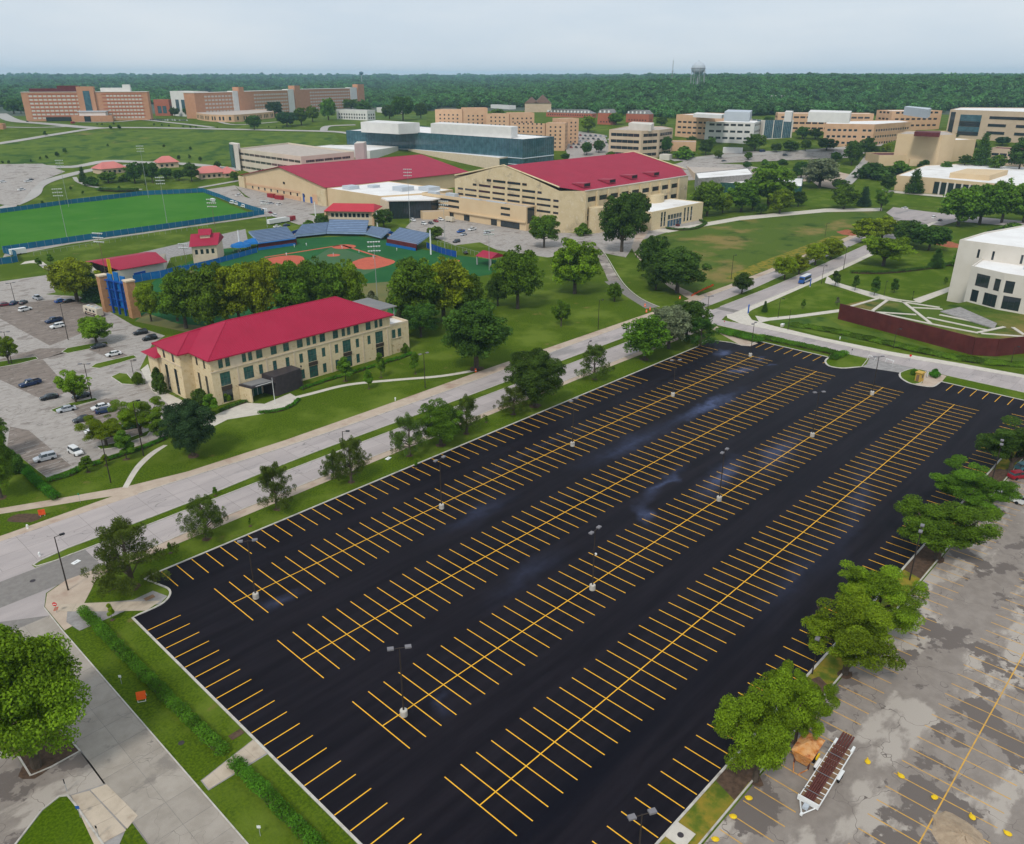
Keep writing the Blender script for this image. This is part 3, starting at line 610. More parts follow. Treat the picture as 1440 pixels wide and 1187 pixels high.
sheet('walk', smooth(pix([(28, 372), (50, 370), (62, 378), (85, 387)]), 3) + smooth(pix([(95, 386), (70, 375), (55, 366), (35, 368)]), 3), 2, 'pale_concrete')
# baseball field
sheet('ballfield', pix([(190, 452), (205, 405), (232, 382), (262, 370), (310, 350), (345, 350), (400, 338), (445, 334), (500, 332), (545, 337), (590, 350), (635, 358), (700, 366), (698, 385), (650, 392), (620, 420), (560, 455), (480, 470), (300, 470)]), 2, 'turf')
sheet('warning_track', pix([(190, 452), (205, 440), (250, 455), (330, 463), (480, 462), (560, 448), (600, 425), (608, 428), (565, 458), (480, 475), (300, 475)]), 3, 'brown_turf')
sheet('infield_turf', pix([(425, 372), (470, 345), (545, 372), (500, 392)]), 3, 'turf_light')
for q in ([(240, 400), (262, 374), (300, 395), (262, 425)], [(500, 400), (560, 395), (540, 450), (512, 455)]): sheet('outfield_turf', pix(q), 3, 'brown_turf')
sheet('infield_clay', smooth(pix([(369, 367), (395, 360), (422, 360), (428, 366), (420, 376), (395, 377)]), 3, True), 5, 'infield_clay')
sheet('infield_clay', smooth(pix([(490, 372), (515, 362), (540, 363), (556, 368), (540, 375), (512, 379)]), 3, True), 5, 'infield_clay')
for q in ([(372, 362), (478, 345)], [(482, 345), (545, 365)]):
    a, b = pix(q); lines_mesh([(*a, *b, 1.6)], .024, None, 'infield_clay', 'base_path')
for c_, r_ in (((484, 347), 6), ((469, 359), 3.2), ((638, 367), 3)):
    x, y = G(*c_); sheet('clay_circle', [(x + r_ * math.cos(t / 16 * 2 * math.pi), y + r_ * math.sin(t / 16 * 2 * math.pi)) for t in range(16)], 6, 'infield_clay')
# far roads, walks and car parks on the slope
sheet('car_park', pix([(-60, 292), (0, 288), (24, 292), (45, 268), (60, 255), (92, 242), (60, 231), (0, 232), (-60, 236)]), 2, 'lot_concrete')
def froad(P, wd, layer=2, m='far_road', name='road'):
    Q = smooth(pix(P), 5); return sheet(name, offset(Q, wd / 2) + offset(Q, -wd / 2)[::-1], layer, m)
froad([(-40, 306), (10, 292), (45, 276), (55, 262), (85, 250), (140, 238), (205, 231)], 9)
froad([(30, 233), (100, 236), (150, 228), (205, 229), (270, 232), (340, 240)], 9)
froad([(-20, 205), (30, 198), (90, 188), (140, 181), (200, 180), (300, 182), (400, 184), (470, 186), (500, 190)], 9, 3)
froad([(0, 160), (20, 170), (60, 174), (100, 178), (140, 181)], 16, 3); froad([(0, 179), (50, 180), (110, 178)], 6, 3)
froad([(110, 172), (160, 172), (200, 169), (240, 173), (300, 180)], 7, 3)
froad([(300, 170), (330, 176), (390, 172)], 5, 3); froad([(455, 184), (462, 178), (500, 176)], 8, 3)
froad([(105, 250), (112, 258), (140, 265), (200, 268)], 3, 3); froad([(280, 265), (340, 254)], 4, 3)
sheet('hillside', pix([(-60, 232), (-60, 208), (30, 200), (140, 184), (300, 184), (470, 188), (478, 200), (470, 205), (330, 205), (326, 232), (280, 236), (205, 227), (100, 234)]), 1, 'hill_grass')
for P in ([(860, 215), (860, 235), (800, 228), (795, 208), (812, 185), (850, 190)], [(960, 232), (1120, 226), (1200, 222), (1220, 215), (1215, 205), (1150, 212), (1040, 214), (960, 224)], [(900, 245), (960, 228), (1040, 232), (1075, 238), (1000, 252), (930, 258)]):
    sheet('car_park', pix(P), 2, 'lot_concrete')
froad([(945, 226), (1040, 219), (1140, 213), (1215, 206), (1250, 204)], 10, 4)
sheet('apron', pix([(590, 300), (640, 304), (760, 330), (640, 345), (600, 330), (570, 320)]), 1, 'lot_concrete')
sheet('car_park', pix([(440, 164), (600, 162), (600, 180), (520, 180), (480, 172)]), 1, 'hill_grass')
# ---------------------------------------------------------------- buildings
WM = {}
def window_meshes(w, h, nx, ny, fm, pm, fr=.09):
    k = (round(w, 2), round(h, 2), nx, ny, fm, pm)
    if k not in WM:
        a = MB()                                             # x to the right, z up, outside is -y; the opening starts at 0,0
        a.box(0, w, .06, .16, 0, fr); a.box(0, w, .06, .16, h - fr, h); a.box(0, fr, .06, .16, fr, h - fr); a.box(w - fr, w, .06, .16, fr, h - fr)
        for i in range(1, nx): x = w * i / nx; a.box(x - .035, x + .035, .065, .15, fr, h - fr)
        for i in range(1, ny): z = h * i / ny; a.box(fr, w - fr, .07, .145, z - .035, z + .035)
        b = MB(); b.box(fr, w - fr, .11, .13, fr, h - fr)
        WM[k] = (a.mesh('window', fm), b.mesh('pane', pm))
    return WM[k]
class Bld:
    def __init__(s, name, label, cat, P, z0, H, wm, roof='flat', rm='white_roof', group=None, para=.5, reveal=.22, zoff=0):
        if poly_area(P) < 0: P = P[::-1]
        s.P = [(x, y) for x, y in P]; s.H = H; s.o = P[0]; s.z0 = z0; s.root = thing(name, label, cat, (P[0][0], P[0][1], z0), 0, group)
        s.Q = [(x - s.o[0], y - s.o[1]) for x, y in P]; s.wm = wm; s.op = {i: [] for i in range(len(P))}; s.reveal = reveal; s.roofk = roof; s.rm = rm; s.para = para
    def L(s, e): a, b = s.Q[e], s.Q[(e + 1) % len(s.Q)]; return math.hypot(b[0] - a[0], b[1] - a[1])
    def frame(s, e):
        a, b = s.Q[e], s.Q[(e + 1) % len(s.Q)]; l = s.L(e); return a, ((b[0] - a[0]) / l, (b[1] - a[1]) / l)
    def win(s, e, x, z, w, h, nx=2, ny=2, fm='window_frame', pm='glass_dark', name='window', stuff=False):
        if x < .05 or x + w > s.L(e) - .05: return
        s.op[e].append((x, z, w, h, nx, ny, fm, pm, name, stuff))
    def row(s, e, x0, x1, n, z, w, h, **k):
        for i in range(n): s.win(e, x0 + (x1 - x0 - w) * (i / (n - 1) if n > 1 else 0), z, w, h, **k)
    def build(s, extra_walls=True, base_ext=3.0):
        mb = MB(); st = {}
        for e in range(len(s.Q)):
            a, d = s.frame(e); l = s.L(e); n = (d[1], -d[0]); ops = s.op[e]
            def pt(x, z, dep=0): return (a[0] + d[0] * x - n[0] * dep, a[1] + d[1] * x - n[1] * dep, z)
            xs = sorted({0, l, *[round(o[0], 3) for o in ops], *[round(o[0] + o[2], 3) for o in ops]}); zs = sorted({-base_ext, s.H, *[round(o[1], 3) for o in ops], *[round(o[1] + o[3], 3) for o in ops]})
            for i in range(len(xs) - 1):
                z_run = None; xm = (xs[i] + xs[i + 1]) / 2
                for j in range(len(zs) - 1):
                    zm = (zs[j] + zs[j + 1]) / 2
                    if not any(o[0] < xm < o[0] + o[2] and o[1] < zm < o[1] + o[3] for o in ops):
                        mb.add([pt(xs[i], zs[j]), pt(xs[i + 1], zs[j]), pt(xs[i + 1], zs[j + 1]), pt(xs[i], zs[j + 1])], [(0, 1, 2, 3)])
            r = s.reveal
            for o in ops:
                x0, z0, x1, z1 = o[0], o[1], o[0] + o[2], o[1] + o[3]; c = [(x0, z0), (x1, z0), (x1, z1), (x0, z1)]
                for k in range(4): p, q = c[k], c[(k + 1) % 4]; mb.add([pt(*p), pt(*p, r), pt(*q, r), pt(*q)], [(0, 1, 2, 3)])
                ang = math.atan2(d[1], d[0]); fmesh, pmesh = window_meshes(o[2], o[3], *o[4:8])
                if o[9]:
                    key = (o[6], o[7]); sb = st.setdefault(key, (MB(), MB()))
                    for me, t in ((fmesh, sb[0]), (pmesh, sb[1])):
                        t.add([pt(x0 + v.co.x, z0 + v.co.z, v.co.y) for v in me.vertices], [tuple(f.vertices) for f in me.polygons])
                else:
                    wo = link(o[8], fmesh, s.root, pt(x0, z0), ang); po = link('pane', pmesh, wo)
        wall = mb.obj('wall', s.wm, s.root); s.wall = wall
        for (fm, pm), (a, b) in st.items(): tag(a.obj('window_frames', fm, s.root), kind='stuff'); tag(b.obj('panes', pm, s.root), kind='stuff')
        if s.roofk == 'flat':
            c = (sum(q[0] for q in s.Q) / len(s.Q), sum(q[1] for q in s.Q) / len(s.Q)); t = .45; n = len(s.Q); I = []
            for i in range(n):                                # inset corners
                p, a, b = s.Q[i], s.Q[i - 1], s.Q[(i + 1) % n]
                u = Vector((p[0] - a[0], p[1] - a[1])).normalized(); v = Vector((b[0] - p[0], b[1] - p[1])).normalized()
                m = Vector((-u.y, u.x)) + Vector((-v.y, v.x)); k = t / max(.3, m.length / 2) ; m.normalize(); I.append((p[0] + m.x * k, p[1] + m.y * k))
            rb = MB(); H, h = s.H, s.H - s.para
            for i in range(n):
                j = (i + 1) % n; rb.add([(*s.Q[i], H), (*s.Q[j], H), (*I[j], H), (*I[i], H)], [(0, 1, 2, 3)]); rb.add([(*I[i], H), (*I[j], H), (*I[j], h), (*I[i], h)], [(0, 1, 2, 3)])
            rb.obj('parapet', s.wm, s.root)
            tri = tessellate_polygon([[Vector((x, y, 0)) for x, y in I]]); rr = MB(); rr.add([(x, y, h) for x, y in I], [t_ for t_ in tri]); s.roof = rr.obj('roof', s.rm, s.root)
            for f in s.roof.data.polygons:
                if f.normal.z < 0: f.flip()
        return s
    def box(s, name, x0, x1, y0, y1, z0, z1, m, parent=None, rot=0):
        """a solid part, in world X, Y and height above the base"""
        return MB().box(x0 - s.o[0], x1 - s.o[0], y0 - s.o[1], y1 - s.o[1], z0, z1).obj(name, m, parent or s.root)
    def poly(s, name, P, z0, z1, m, parent=None): return MB().prism([(x - s.o[0], y - s.o[1]) for x, y in P], z0, z1).obj(name, m, parent or s.root)
def rect(x0, x1, y0, y1): return [(x0, y0), (x1, y0), (x1, y1), (x0, y1)]
def gable_roof(b, x0, x1, y0, y1, ze, zr, axis, m, th=.3, over=.6, seam=None, seam_step=1.5, hip0=0, hip1=0, yr=None):
    """ridge along X (axis 0) or Y (axis 1); hip0/hip1: how far the ridge stops short of the ends; coordinates in the world"""
    ox, oy = b.o; R = MB()
    def T(u, v, z): return ((u, v, z) if axis == 0 else (v, u, z))
    u0, u1, v0, v1 = (x0, x1, y0, y1) if axis == 0 else (y0, y1, x0, x1)
    u0 -= over; u1 += over; v0 -= over; v1 += over; vm = (v0 + v1) / 2 if yr is None else yr
    def S(p): q = T(*p); return (q[0] - ox, q[1] - oy, q[2])
    A, B, Cc, D = (u0, v0, ze), (u1, v0, ze), (u1, v1, ze), (u0, v1, ze); E_, F = (u0 + hip0, vm, zr), (u1 - hip1, vm, zr)
    top = [A, B, Cc, D, E_, F]; vs = [S(p) for p in top] + [S((p[0], p[1], p[2] - th)) for p in top]
    fs = [(0, 1, 5, 4), (2, 3, 4, 5), (3, 0, 4), (1, 2, 5), (7, 6, 10, 11), (9, 8, 11, 10), (0, 6, 7, 1), (2, 8, 9, 3)]
    fs += [(0, 3, 9, 6), (1, 7, 8, 2)] if (hip0 or hip1) else []
    if not hip0: fs += [(0, 4, 10, 6), (4, 3, 9, 10)]; fs.remove((3, 0, 4))
    if not hip1: fs += [(1, 7, 11, 5), (5, 11, 8, 2)]; fs.remove((1, 2, 5))
    R.add(vs, fs); ro = R.obj('roof', m, b.root)
    bmx = bmesh.new(); bmx.from_mesh(ro.data); bmesh.ops.recalc_face_normals(bmx, faces=bmx.faces); bmx.to_mesh(ro.data); bmx.free()
    if seam:
        sm = MB(); n = int((u1 - u0) / seam_step)
        for side in (0, 1):
            ve = v0 if side == 0 else v1
            for i in range(1, n):
                u = u0 + (u1 - u0) * i / n
                f = 1.0
                if hip0 and u < u0 + hip0: f = (u - u0) / hip0
                if hip1 and u > u1 - hip1: f = (u1 - u) / hip1
                a = Vector(S((u, ve, ze))); c = Vector(S((u, ve + (vm - ve) * f, ze + (zr - ze) * f))); up = Vector((0, 0, .07)); d = Vector(S((u + .05, ve, ze))) - a
                sm.add([a - d, a + d, a + up, c - d, c + d, c + up], [(0, 1, 4, 3), (1, 2, 5, 4), (2, 0, 3, 5)])
        tag(sm.obj('seams', seam, ro), kind='stuff')
        sm = MB(); sm.tube(S(E_), S(F), .16, n=5)
        for p, q in ((A, E_), (D, E_)) if hip0 else (): sm.tube(S(p), S(q), .14, n=5)
        for p, q in ((B, F), (Cc, F)) if hip1 else (): sm.tube(S(p), S(q), .14, n=5)
        sm.obj('ridge_cap', m, ro)
    return ro
def gable_wall(b, x, y0, y1, z0, z1, ym, m, name='gable'):
    ox, oy = b.o; mb = MB(); t = .3
    v = [(x - ox, y0 - oy, z0), (x - ox, y1 - oy, z0), (x - ox, ym - oy, z1)]; v += [(a + t, c, d) for a, c, d in v]
    mb.add(v, [(0, 2, 1), (3, 4, 5), (0, 1, 4, 3), (1, 2, 5, 4), (2, 0, 3, 5)]); return mb.obj(name, m, b.root)
def units(b, L, z, m='grey_metal', name='roof_unit'):
    for x0, x1, y0, y1, h in L: b.box(name, x0, x1, y0, y1, z, z + h, m)

# ---- the hall with the hipped red roof
def hall():
    b = Bld('campus_hall', 'long three storey cream stone hall with hipped crimson roof beside the grey car park', 'building',
            [(89.3, 192.3), (148.2, 192.3), (148.2, 217), (89.3, 217), (89.3, 216), (86.1, 216), (86.1, 202.6), (89.3, 202.6)], 0, 12.9, 'limestone', roof=None)
    f = lambda x: x - 89.3
    kw = dict(pm='glass_green')
    for x0, x1 in [(91.5, 92.8), (93.5, 94.8), (98.3, 99.5), (100.1, 101.3), (118.3, 119.5), (120.3, 121.5), (130.3, 131.5), (132.2, 133.4), (142.3, 143.5), (144.1, 145.3)]: b.win(0, f(x0), 9.9, x1 - x0, 2.4, 1, 2, **kw)
    for x0 in (102.5, 106.9, 110.8, 115.2, 122.7, 127.2, 134.6, 139.0): b.win(0, f(x0), 9.9, 1.85, 2.4, 2, 2, **kw)
    for x0 in (102.8, 107.1, 111.1, 115.5, 123.0, 127.5, 135.0, 139.3): b.win(0, f(x0), 5.4, 1.2, 2.7, 1, 2, **kw)
    for x0 in (115.5, 122.9, 127.3, 134.8): b.win(0, f(x0), .6, 1.25, 2.8, 1, 2, **kw)
    b.win(0, f(98.3), 5.0, 2.9, 3.5, 3, 2, **kw)
    for x0, z0 in ((91.5, .3), (118.3, .2), (130.3, .2), (142.3, .1)):
        b.win(0, f(x0), 4.9, 2.9, 3.7, 3, 2, **kw); b.win(0, f(x0), z0, 2.9, 3.4, 3, 2, fm='brown_frame', pm='glass_dark' if x0 in (91.5, 142.3) else 'glass_green')
    for x in (2.2, 6.3): b.win(7, x, 9.6, 1.1, 2.4, 1, 2, fm='brown_frame'); b.win(7, x, 1.0, 1.3, 6.6, 1, 4, fm='brown_frame')
    for x in (3.2, 8.6): b.win(5, x, 9.6, 1.3, 2.4, 1, 2, fm='brown_frame'); b.win(5, x, .4, 1.7, 7.4, 1, 5, fm='brown_frame')
    b.build()
    # string course, plinth and downpipes proud of the wall
    b.box('string_course', 89.1, 148.3, 192.12, 192.297, 9.2, 9.5, 'limestone_smooth'); b.box('string_course', 85.92, 86.097, 202.5, 216.1, 9.2, 9.5, 'limestone_smooth')
    b.box('frieze', 94.9, 98.2, 192.22, 192.297, 9.5, 12.75, 'limestone_smooth'); b.box('frieze', 111.9, 115.0, 192.22, 192.297, 12.35, 12.75, 'limestone_smooth')
    for x in (96.6, 105.2, 113.9, 125.9, 137.6, 146.9): b.box('pilaster', x - .2, x + .2, 192.17, 192.297, 0, 9.2, 'limestone_smooth')
    for x0 in (91.5, 118.3, 130.3, 142.3): b.box('spandrel', x0 - .05, x0 + 2.95, 192.15, 192.297, 3.75, 4.85, 'brown_frame')
    ro = gable_roof(b, 89.3, 148.2, 192.3, 217, 12.95, 18.4, 0, 'red_roof', over=.95, seam='roof_seam', seam_step=.62, hip0=13.3, hip1=11.5)
    ox, oy = b.o; R = MB(); x0, y0, y1, ym = 85.2, 201.7, 216.9, 209.3; V = [(x0, y0, 12.95), (x0, y1, 12.95), (x0 + 7.6, ym, 16.15), (97.5, ym, 16.15), (91, y0, 12.95), (91, y1, 12.95)]
    V = [(a - ox, c - oy, d) for a, c, d in V]; V += [(a, c, d - .3) for a, c, d in V]
    R.add(V, [(0, 4, 3, 2), (1, 2, 3, 5), (0, 2, 1), (0, 6, 10, 4), (0, 1, 7, 6), (1, 5, 11, 7), (6, 7, 11, 10)]); r2 = R.obj('roof', 'red_roof', b.root)
    R = MB(); [R.tube(V[i], V[2], .14, n=5) for i in (0, 1)]; R.tube(V[2], V[3], .14, n=5); R.obj('ridge_cap', 'red_roof', r2)
    # low hip over the back door, east wing with flat roof and canopy frame
    R = MB(); R.add([(a - ox, c - oy, d) for a, c, d in [(84.2, 214, 9.4), (84.2, 223, 9.4), (89, 223, 9.4), (89, 214, 9.4), (87.5, 217, 10.9), (87.5, 220, 10.9)]], [(0, 4, 5, 1), (0, 3, 4), (1, 5, 2), (3, 2, 5, 4), (0, 1, 2, 3)]); R.obj('porch_roof', 'red_roof', b.root)
    b.box('porch', 85.6, 89.2, 216.1, 222, 0, 9.3, 'limestone')
    w_ = Bld.__new__(Bld)
    b2 = b.box('wing', 148.25, 155.6, 192.6, 206, -1, 8.9, 'limestone'); b.box('wing_roof', 148.6, 155.2, 193.0, 205.6, 8.9, 8.95, 'white_roof')
    for q in (rect(148.25, 155.6, 192.6, 193.0), rect(155.2, 155.6, 193.0, 206)): b.poly('parapet', q, 8.95, 9.6, 'limestone_smooth')
    fmesh, pmesh = window_meshes(1.3, 2.7, 1, 2, 'window_frame', 'glass_green')
    for x in (148.9, 151.2): wo = link('window', fmesh, b.root, (x - ox, 192.6 - oy - .14, 5.1)); link('pane', pmesh, wo)
    b.box('window_sill', 148.7, 152.7, 192.4, 192.597, 4.9, 5.08, 'limestone_smooth')
    b.box('canopy_roof', 149.5, 156.5, 199, 214, 12.6, 12.9, 'grey_roof')
    for x, y in ((155.6, 199.6), (155.6, 213), (150.4, 199.6)): b.box('canopy_post', x - .12, x + .12, y - .12, y + .12, 8.95, 12.6, 'grey_pole')
    # dark entrance box with porch
    b.poly('entrance_block', [(103.2, 192.1), (112.6, 192.1), (112.9, 187.9), (104.2, 186.9)], 0, 5.6, 'dark_metal')
    b.poly('entrance_canopy', [(96.2, 192.1), (103.2, 192.1), (104.2, 186.9), (97.2, 187.6)], 3.9, 4.35, 'dark_metal')
    b.poly('canopy_top', [(97.0, 191.5), (102.8, 191.5), (103.6, 187.6), (97.8, 188.2)], 4.36, 4.55, 'grey_roof')
    b.box('canopy_light', 98.4, 103.2, 187.0, 187.15, 4.36, 4.48, 'bright_frame'); b.poly('side_wall', [(96.2, 192.1), (96.6, 192.1), (97.4, 187.6), (97.0, 187.6)], 0, 3.9, 'limestone')
    dr = b.box('door', 98.6, 102.6, 191.85, 191.95, 0, 3.1, 'glass_green')
    for x in (98.6, 99.9, 101.2, 102.5): b.box('door_frame', x, x + .12, 191.75, 191.84, 0, 3.1, 'bright_frame', dr)
hall()

# ---- the big field house in the middle
def fieldhouse():
    F = [(347.5, 294), (357.5, 284), (462, 284), (475, 297), (475, 375), (462, 388), (357.5, 388), (347.5, 378)]
    b = Bld('field_house', 'huge weathered stone field house with maroon gabled roof and rows of dark window slots', 'building', F, 0, 22.6, 'weathered_stone', roof=None, reveal=.5)
    kw = dict(fm='maroon', pm='glass_dark')
    for i in range(9):
        x = 360 + 10.35 * i - 357.5
        b.win(1, x, 16.3, 7.4, 2.6, 4, 1, **kw)
        if i < 2 or i > 6: b.win(1, x, 9.9, 7.4, 2.6, 4, 1, **kw); b.win(1, x, 6.2, 7.4, 2.6, 4, 1, **kw)
    g = lambda y: 378 - y
    for z in (16.5, 13.3, 9.9):
        for a, c in ((293.8, 298.1), (299.6, 310.3), (311.3, 321.6), (323, 333.3), (335, 345.5), (347, 357), (358.5, 369), (370.2, 375.4)): b.win(7, g(c), z, c - a - .4, 1.25, 4, 1, **kw)
    for a, c in ((306.3, 309.9), (311.2, 321.6), (322.8, 333.3), (334.7, 345.2), (346.5, 356.8), (358.5, 362.1)): b.win(7, g(c), 19.8, c - a - .4, 1.35, 4, 1, **kw)
    b.build()
    gb = gable_wall(b, 347.52, 294, 378, 22.6, 33.2, 336, 'weathered_stone'); gable_wall(b, 474.7, 294, 378, 22.6, 33.2, 336, 'weathered_stone')
    wf = MB(); ox, oy = b.o
    for a, c in ((317.9, 321.6), (322.8, 333.3), (334.6, 345), (346.3, 350.2)): fm, pm = window_meshes(c - a - .3, 1.3, 3, 1, 'maroon', 'glass_dark'); wo = link('window', fm, b.root, (347.3 - ox, c - .2 - oy, 23.3), -math.pi / 2); link('pane', pm, wo)
    # roof with chamfered corners
    R = MB(); zr, ze = 33.0, 22.3; rd = [(348.2, 336), (474.6, 336)]
    S_ = [(348.2, 294.5), (357.8, 284.6), (461.8, 284.6), (474.5, 297)]; N_ = [(x, 672 - y) for x, y in S_]
    def Z(y): return ze + (zr - ze) * (1 - abs(y - 336) / 51.6)
    P = S_ + [rd[1], rd[0]]; Pn = N_ + [rd[1], rd[0]]
    R.add([(x - ox, y - oy, Z(y)) for x, y in P], [(0, 1, 2, 3, 4, 5)]); R.add([(x - ox, y - oy, Z(y)) for x, y in Pn], [(5, 4, 3, 2, 1, 0)]); ro = R.obj('roof', 'red_roof_far', b.root)
    R = MB()
    for i in range(1, 90):
        x = 348.2 + 126.3 * i / 90; y0 = 284.6 if 357.8 < x < 461.8 else (294.5 - (x - 348.2) * 1.03 if x < 357.8 else 284.6 + (x - 461.8) * .976)
        a, c = Vector((x - ox, y0 - oy, Z(y0))), Vector((x - ox, 336 - oy, zr)); R.add([a + Vector((-.06, 0, 0)), a + Vector((.06, 0, 0)), a + Vector((0, 0, .1)), c + Vector((-.06, 0, 0)), c + Vector((.06, 0, 0)), c + Vector((0, 0, .1))], [(0, 1, 4, 3), (1, 2, 5, 4), (2, 0, 3, 5)])
    tag(R.obj('seams', 'seam_far', ro), kind='stuff')
    for x in (347.6, 475.0):                                   # pale coping along the rake
        for y0, y1 in ((294, 336), (336, 378)): MB().tube((x - ox, y0 - oy, Z(y0) + .25 if y0 != 336 else zr + .3), (x - ox, y1 - oy, Z(y1) + .25 if y1 != 336 else zr + .3), .45, n=4).obj('coping', 'weathered_stone', b.root)
    b.box('gutter', 357.6, 461.9, 283.7, 284.3, 22.3, 22.75, 'white_concrete')
    for i in range(10): x = 367.6 + 10.35 * i - 9.3; b.box('pier', x - .9, x + .9, 283.1, 283.997, -1, 21.4, 'weathered_stone')
    for px, py in ((818, 253), (854, 248), (885, 243), (916, 239)):
        x, y = GZ(px, py, 27.2); z = Z(y)
        dm = MB().add([(0, 0, -.4), (6, 0, -.4), (6, 9, 1.4), (0, 9, 1.4), (0, 0, 2.0), (6, 0, 2.0)], [(0, 1, 5, 4), (4, 5, 2, 3), (0, 4, 3), (1, 2, 5)])
        do = dm.obj('dormer_vent', 'seam_far', b.root, (x - 3 - ox, y - 4 - oy, z)); MB().box(.5, 5.5, -.06, -.02, .2, 1.7).obj('louvre', 'black_metal', do)
fieldhouse()
def annex():
    b = Bld('ticket_annex', 'low flat roofed tan annex with dark window strips before the field house gable', 'building', rect(339.5, 347.2, 311, 400) , 0, 13.2, 'cream_panel', rm='gravel_roof', reveal=.3)
    g = lambda y: 400 - y
    kw = dict(fm='maroon', pm='glass_dark')
    for z in (10.0, 6.6):
        b.win(3, g(399), z, 33, 1.5, 14, 1, **kw); b.win(3, g(331), z, 7.5, 1.4, 3, 1, **kw)
    for a, c in ((316, 331), (334, 339), (357, 362), (371, 375.5), (381, 385)): b.win(3, g(c), 0.1, c - a, 3.6, 3, 1, fm='brown_frame')
    b.win(0, 1, 3.8, 6, 8.8, 3, 5, fm='brown_frame'); b.build()
    b.box('overhang', 338.4, 339.49, 311, 400, 4.3, 5.0, 'cream_panel')
    units(b, [(341, 344, 388, 396, 1.6), (341.5, 345, 372, 380, 1.8), (341, 343, 350, 366, .7), (341.5, 344, 330, 345, .6)], 12.7)
annex()
def lobby():
    b = Bld('field_house_lobby', 'white roofed stone entrance lobby with tall windows and blue doors facing the great lawn', 'building', rect(388, 442.5, 260, 283), 0, 10.4, 'limestone', para=.3)
    f = lambda px: onY_(px, 260) - 388
    for px in (921, 918): pass
    for x in (10.5, 13.5, 34.6, 38.2, 41.8): b.win(0, x - 1, 1.0, 1.9, 8.2, 1, 3, fm='bright_frame')
    for i in range(5): b.win(0, 16.6 + 3 * i, .1, 2.7, 3.6, 2, 1, fm='blue_sign', pm='glass_blue', name='door'); b.win(0, 16.6 + 3 * i, 4.1, 2.7, 2.8, 2, 1, fm='bright_frame')
    b.build()
    b.poly('rotunda', [(405 + 5.5 * math.cos(t * .3), 283 + 4 * math.sin(t * .3)) for t in range(21)], 10, 14.2, 'weathered_stone')
    b.poly('rotunda', [(365 + 5.5 * math.cos(t * .3), 281 + 4 * math.sin(t * .3)) for t in range(21)], 0, 13.5, 'weathered_stone')
    b.poly('rotunda', [(424 + 7 * math.cos(t * .3), 282 + 4 * math.sin(t * .3)) for t in range(21)], 10, 14.5, 'weathered_stone')
lobby()
# ---- the second arena behind the ball park, and the glass hall between
def arena():
    y0, y1, x0, x1 = 470, 578, 316, 445
    b = Bld('indoor_arena', 'wide indoor arena with dusty red gabled roof and cream gable behind the ball park', 'building', rect(x0, x1, y0, y1), 0, 12.6, 'cream_panel', roof=None)
    for i in range(9): b.win(3, 12 + 8.5 * i, 3.6, 2.0, 2.0, 1, 1, fm='brown_frame')
    b.win(3, 88, .1, 3, 4.6, 1, 1, fm='royal_blue', pm='blue_sign', name='door'); b.win(3, 79, .1, 2.2, 6, 1, 1, fm='royal_blue', pm='blue_sign', name='door')
    b.build()
    b.box('brick_base', x0 - .4, x0 - .01, y0 + 9, y1, -1, 6.4, 'peach_brick') if False else None
    R = MB().box(x0 - .3 - b.o[0], x0 - .02 - b.o[0], y0 + 9 - b.o[1], y0 + 16.8 - b.o[1], -1, 6.6); R.obj('brick_base', 'peach_brick', b.root)
    b.box('brick_base', x0 - .3, x0 - .02, y0 + 31.5, y1, 5.8, 7.2, 'peach_brick'); b.box('brick_base', x0 - .3, x0 - .02, y0 + 31.5, y1, -1, 3.4, 'peach_brick')
    for a, c in ((x0 - 1.5, x0 - .3),): b.box('buttress', a, c, y0 - 1, y0 + 9, -1, 11.5, 'weathered_stone'); b.box('buttress', a, c, y1 - 4, y1 + 4, -1, 11.5, 'weathered_stone')
    gable_wall(b, x0 + .02, y0, y1, 12.6, 21.6, 524, 'cream_panel')
    gable_roof(b, x0, x1, y0, y1, 12.6, 22.2, 0, 'red_roof_far', over=1.4, seam='seam_far', seam_step=1.6)
    b.box('roof_vent', x0 - .35, x0 - .02, 520, 522, 10.5, 12, 'black_metal')
    c = Bld('training_hall', 'flat white roofed tan training hall with a large dark glass front beside the ball park', 'building', [(316, 412), (316, 469), (368, 469), (368, 402), (345, 402)], 0, 12.2, 'cream_panel', para=.4)
    c.build(); u = [(322, 330, 452, 460, 2.2), (340, 350, 420, 430, 2.6), (352, 362, 408, 418, 2.4), (338, 344, 448, 454, 1.6)]; units(c, u, 11.8)
    d = Bld('glass_lobby', 'dark glass fronted lobby with thin white roof between ball park and field house', 'building', [(317, 411.6), (344.5, 401.6), (346.5, 386), (333, 384), (313, 399)], 0, 10.6, 'glass_dark', rm='white_roof', para=.2)
    d.build(); d.poly('roof_slab', [(311.5, 399.5), (316.5, 412), (345, 402.2), (347.3, 384), (332, 381.5)], 10.6, 11.3, 'white_roof')
    P = [(313, 399), (333, 384)]; n = 16
    for i in range(n + 1): t = i / n; x, y = P[0][0] + 20 * t, P[0][1] - 15 * t; d.box('mullion', x - .1, x + .1, y - .2, y, 0, 10.5, 'black_metal')
    d.poly('end_wall', [(312.4, 399.2), (316.6, 411.5), (315.6, 412), (311.4, 399.7)], 0, 10.6, 'limestone_smooth')
    e = Bld('service_block', 'small cream service block under the dark glass front', 'building', [(325, 383), (339, 374), (341, 378), (327.5, 388)], 0, 4.6, 'cream_panel', rm='gravel_roof', para=.2); e.build()
arena()

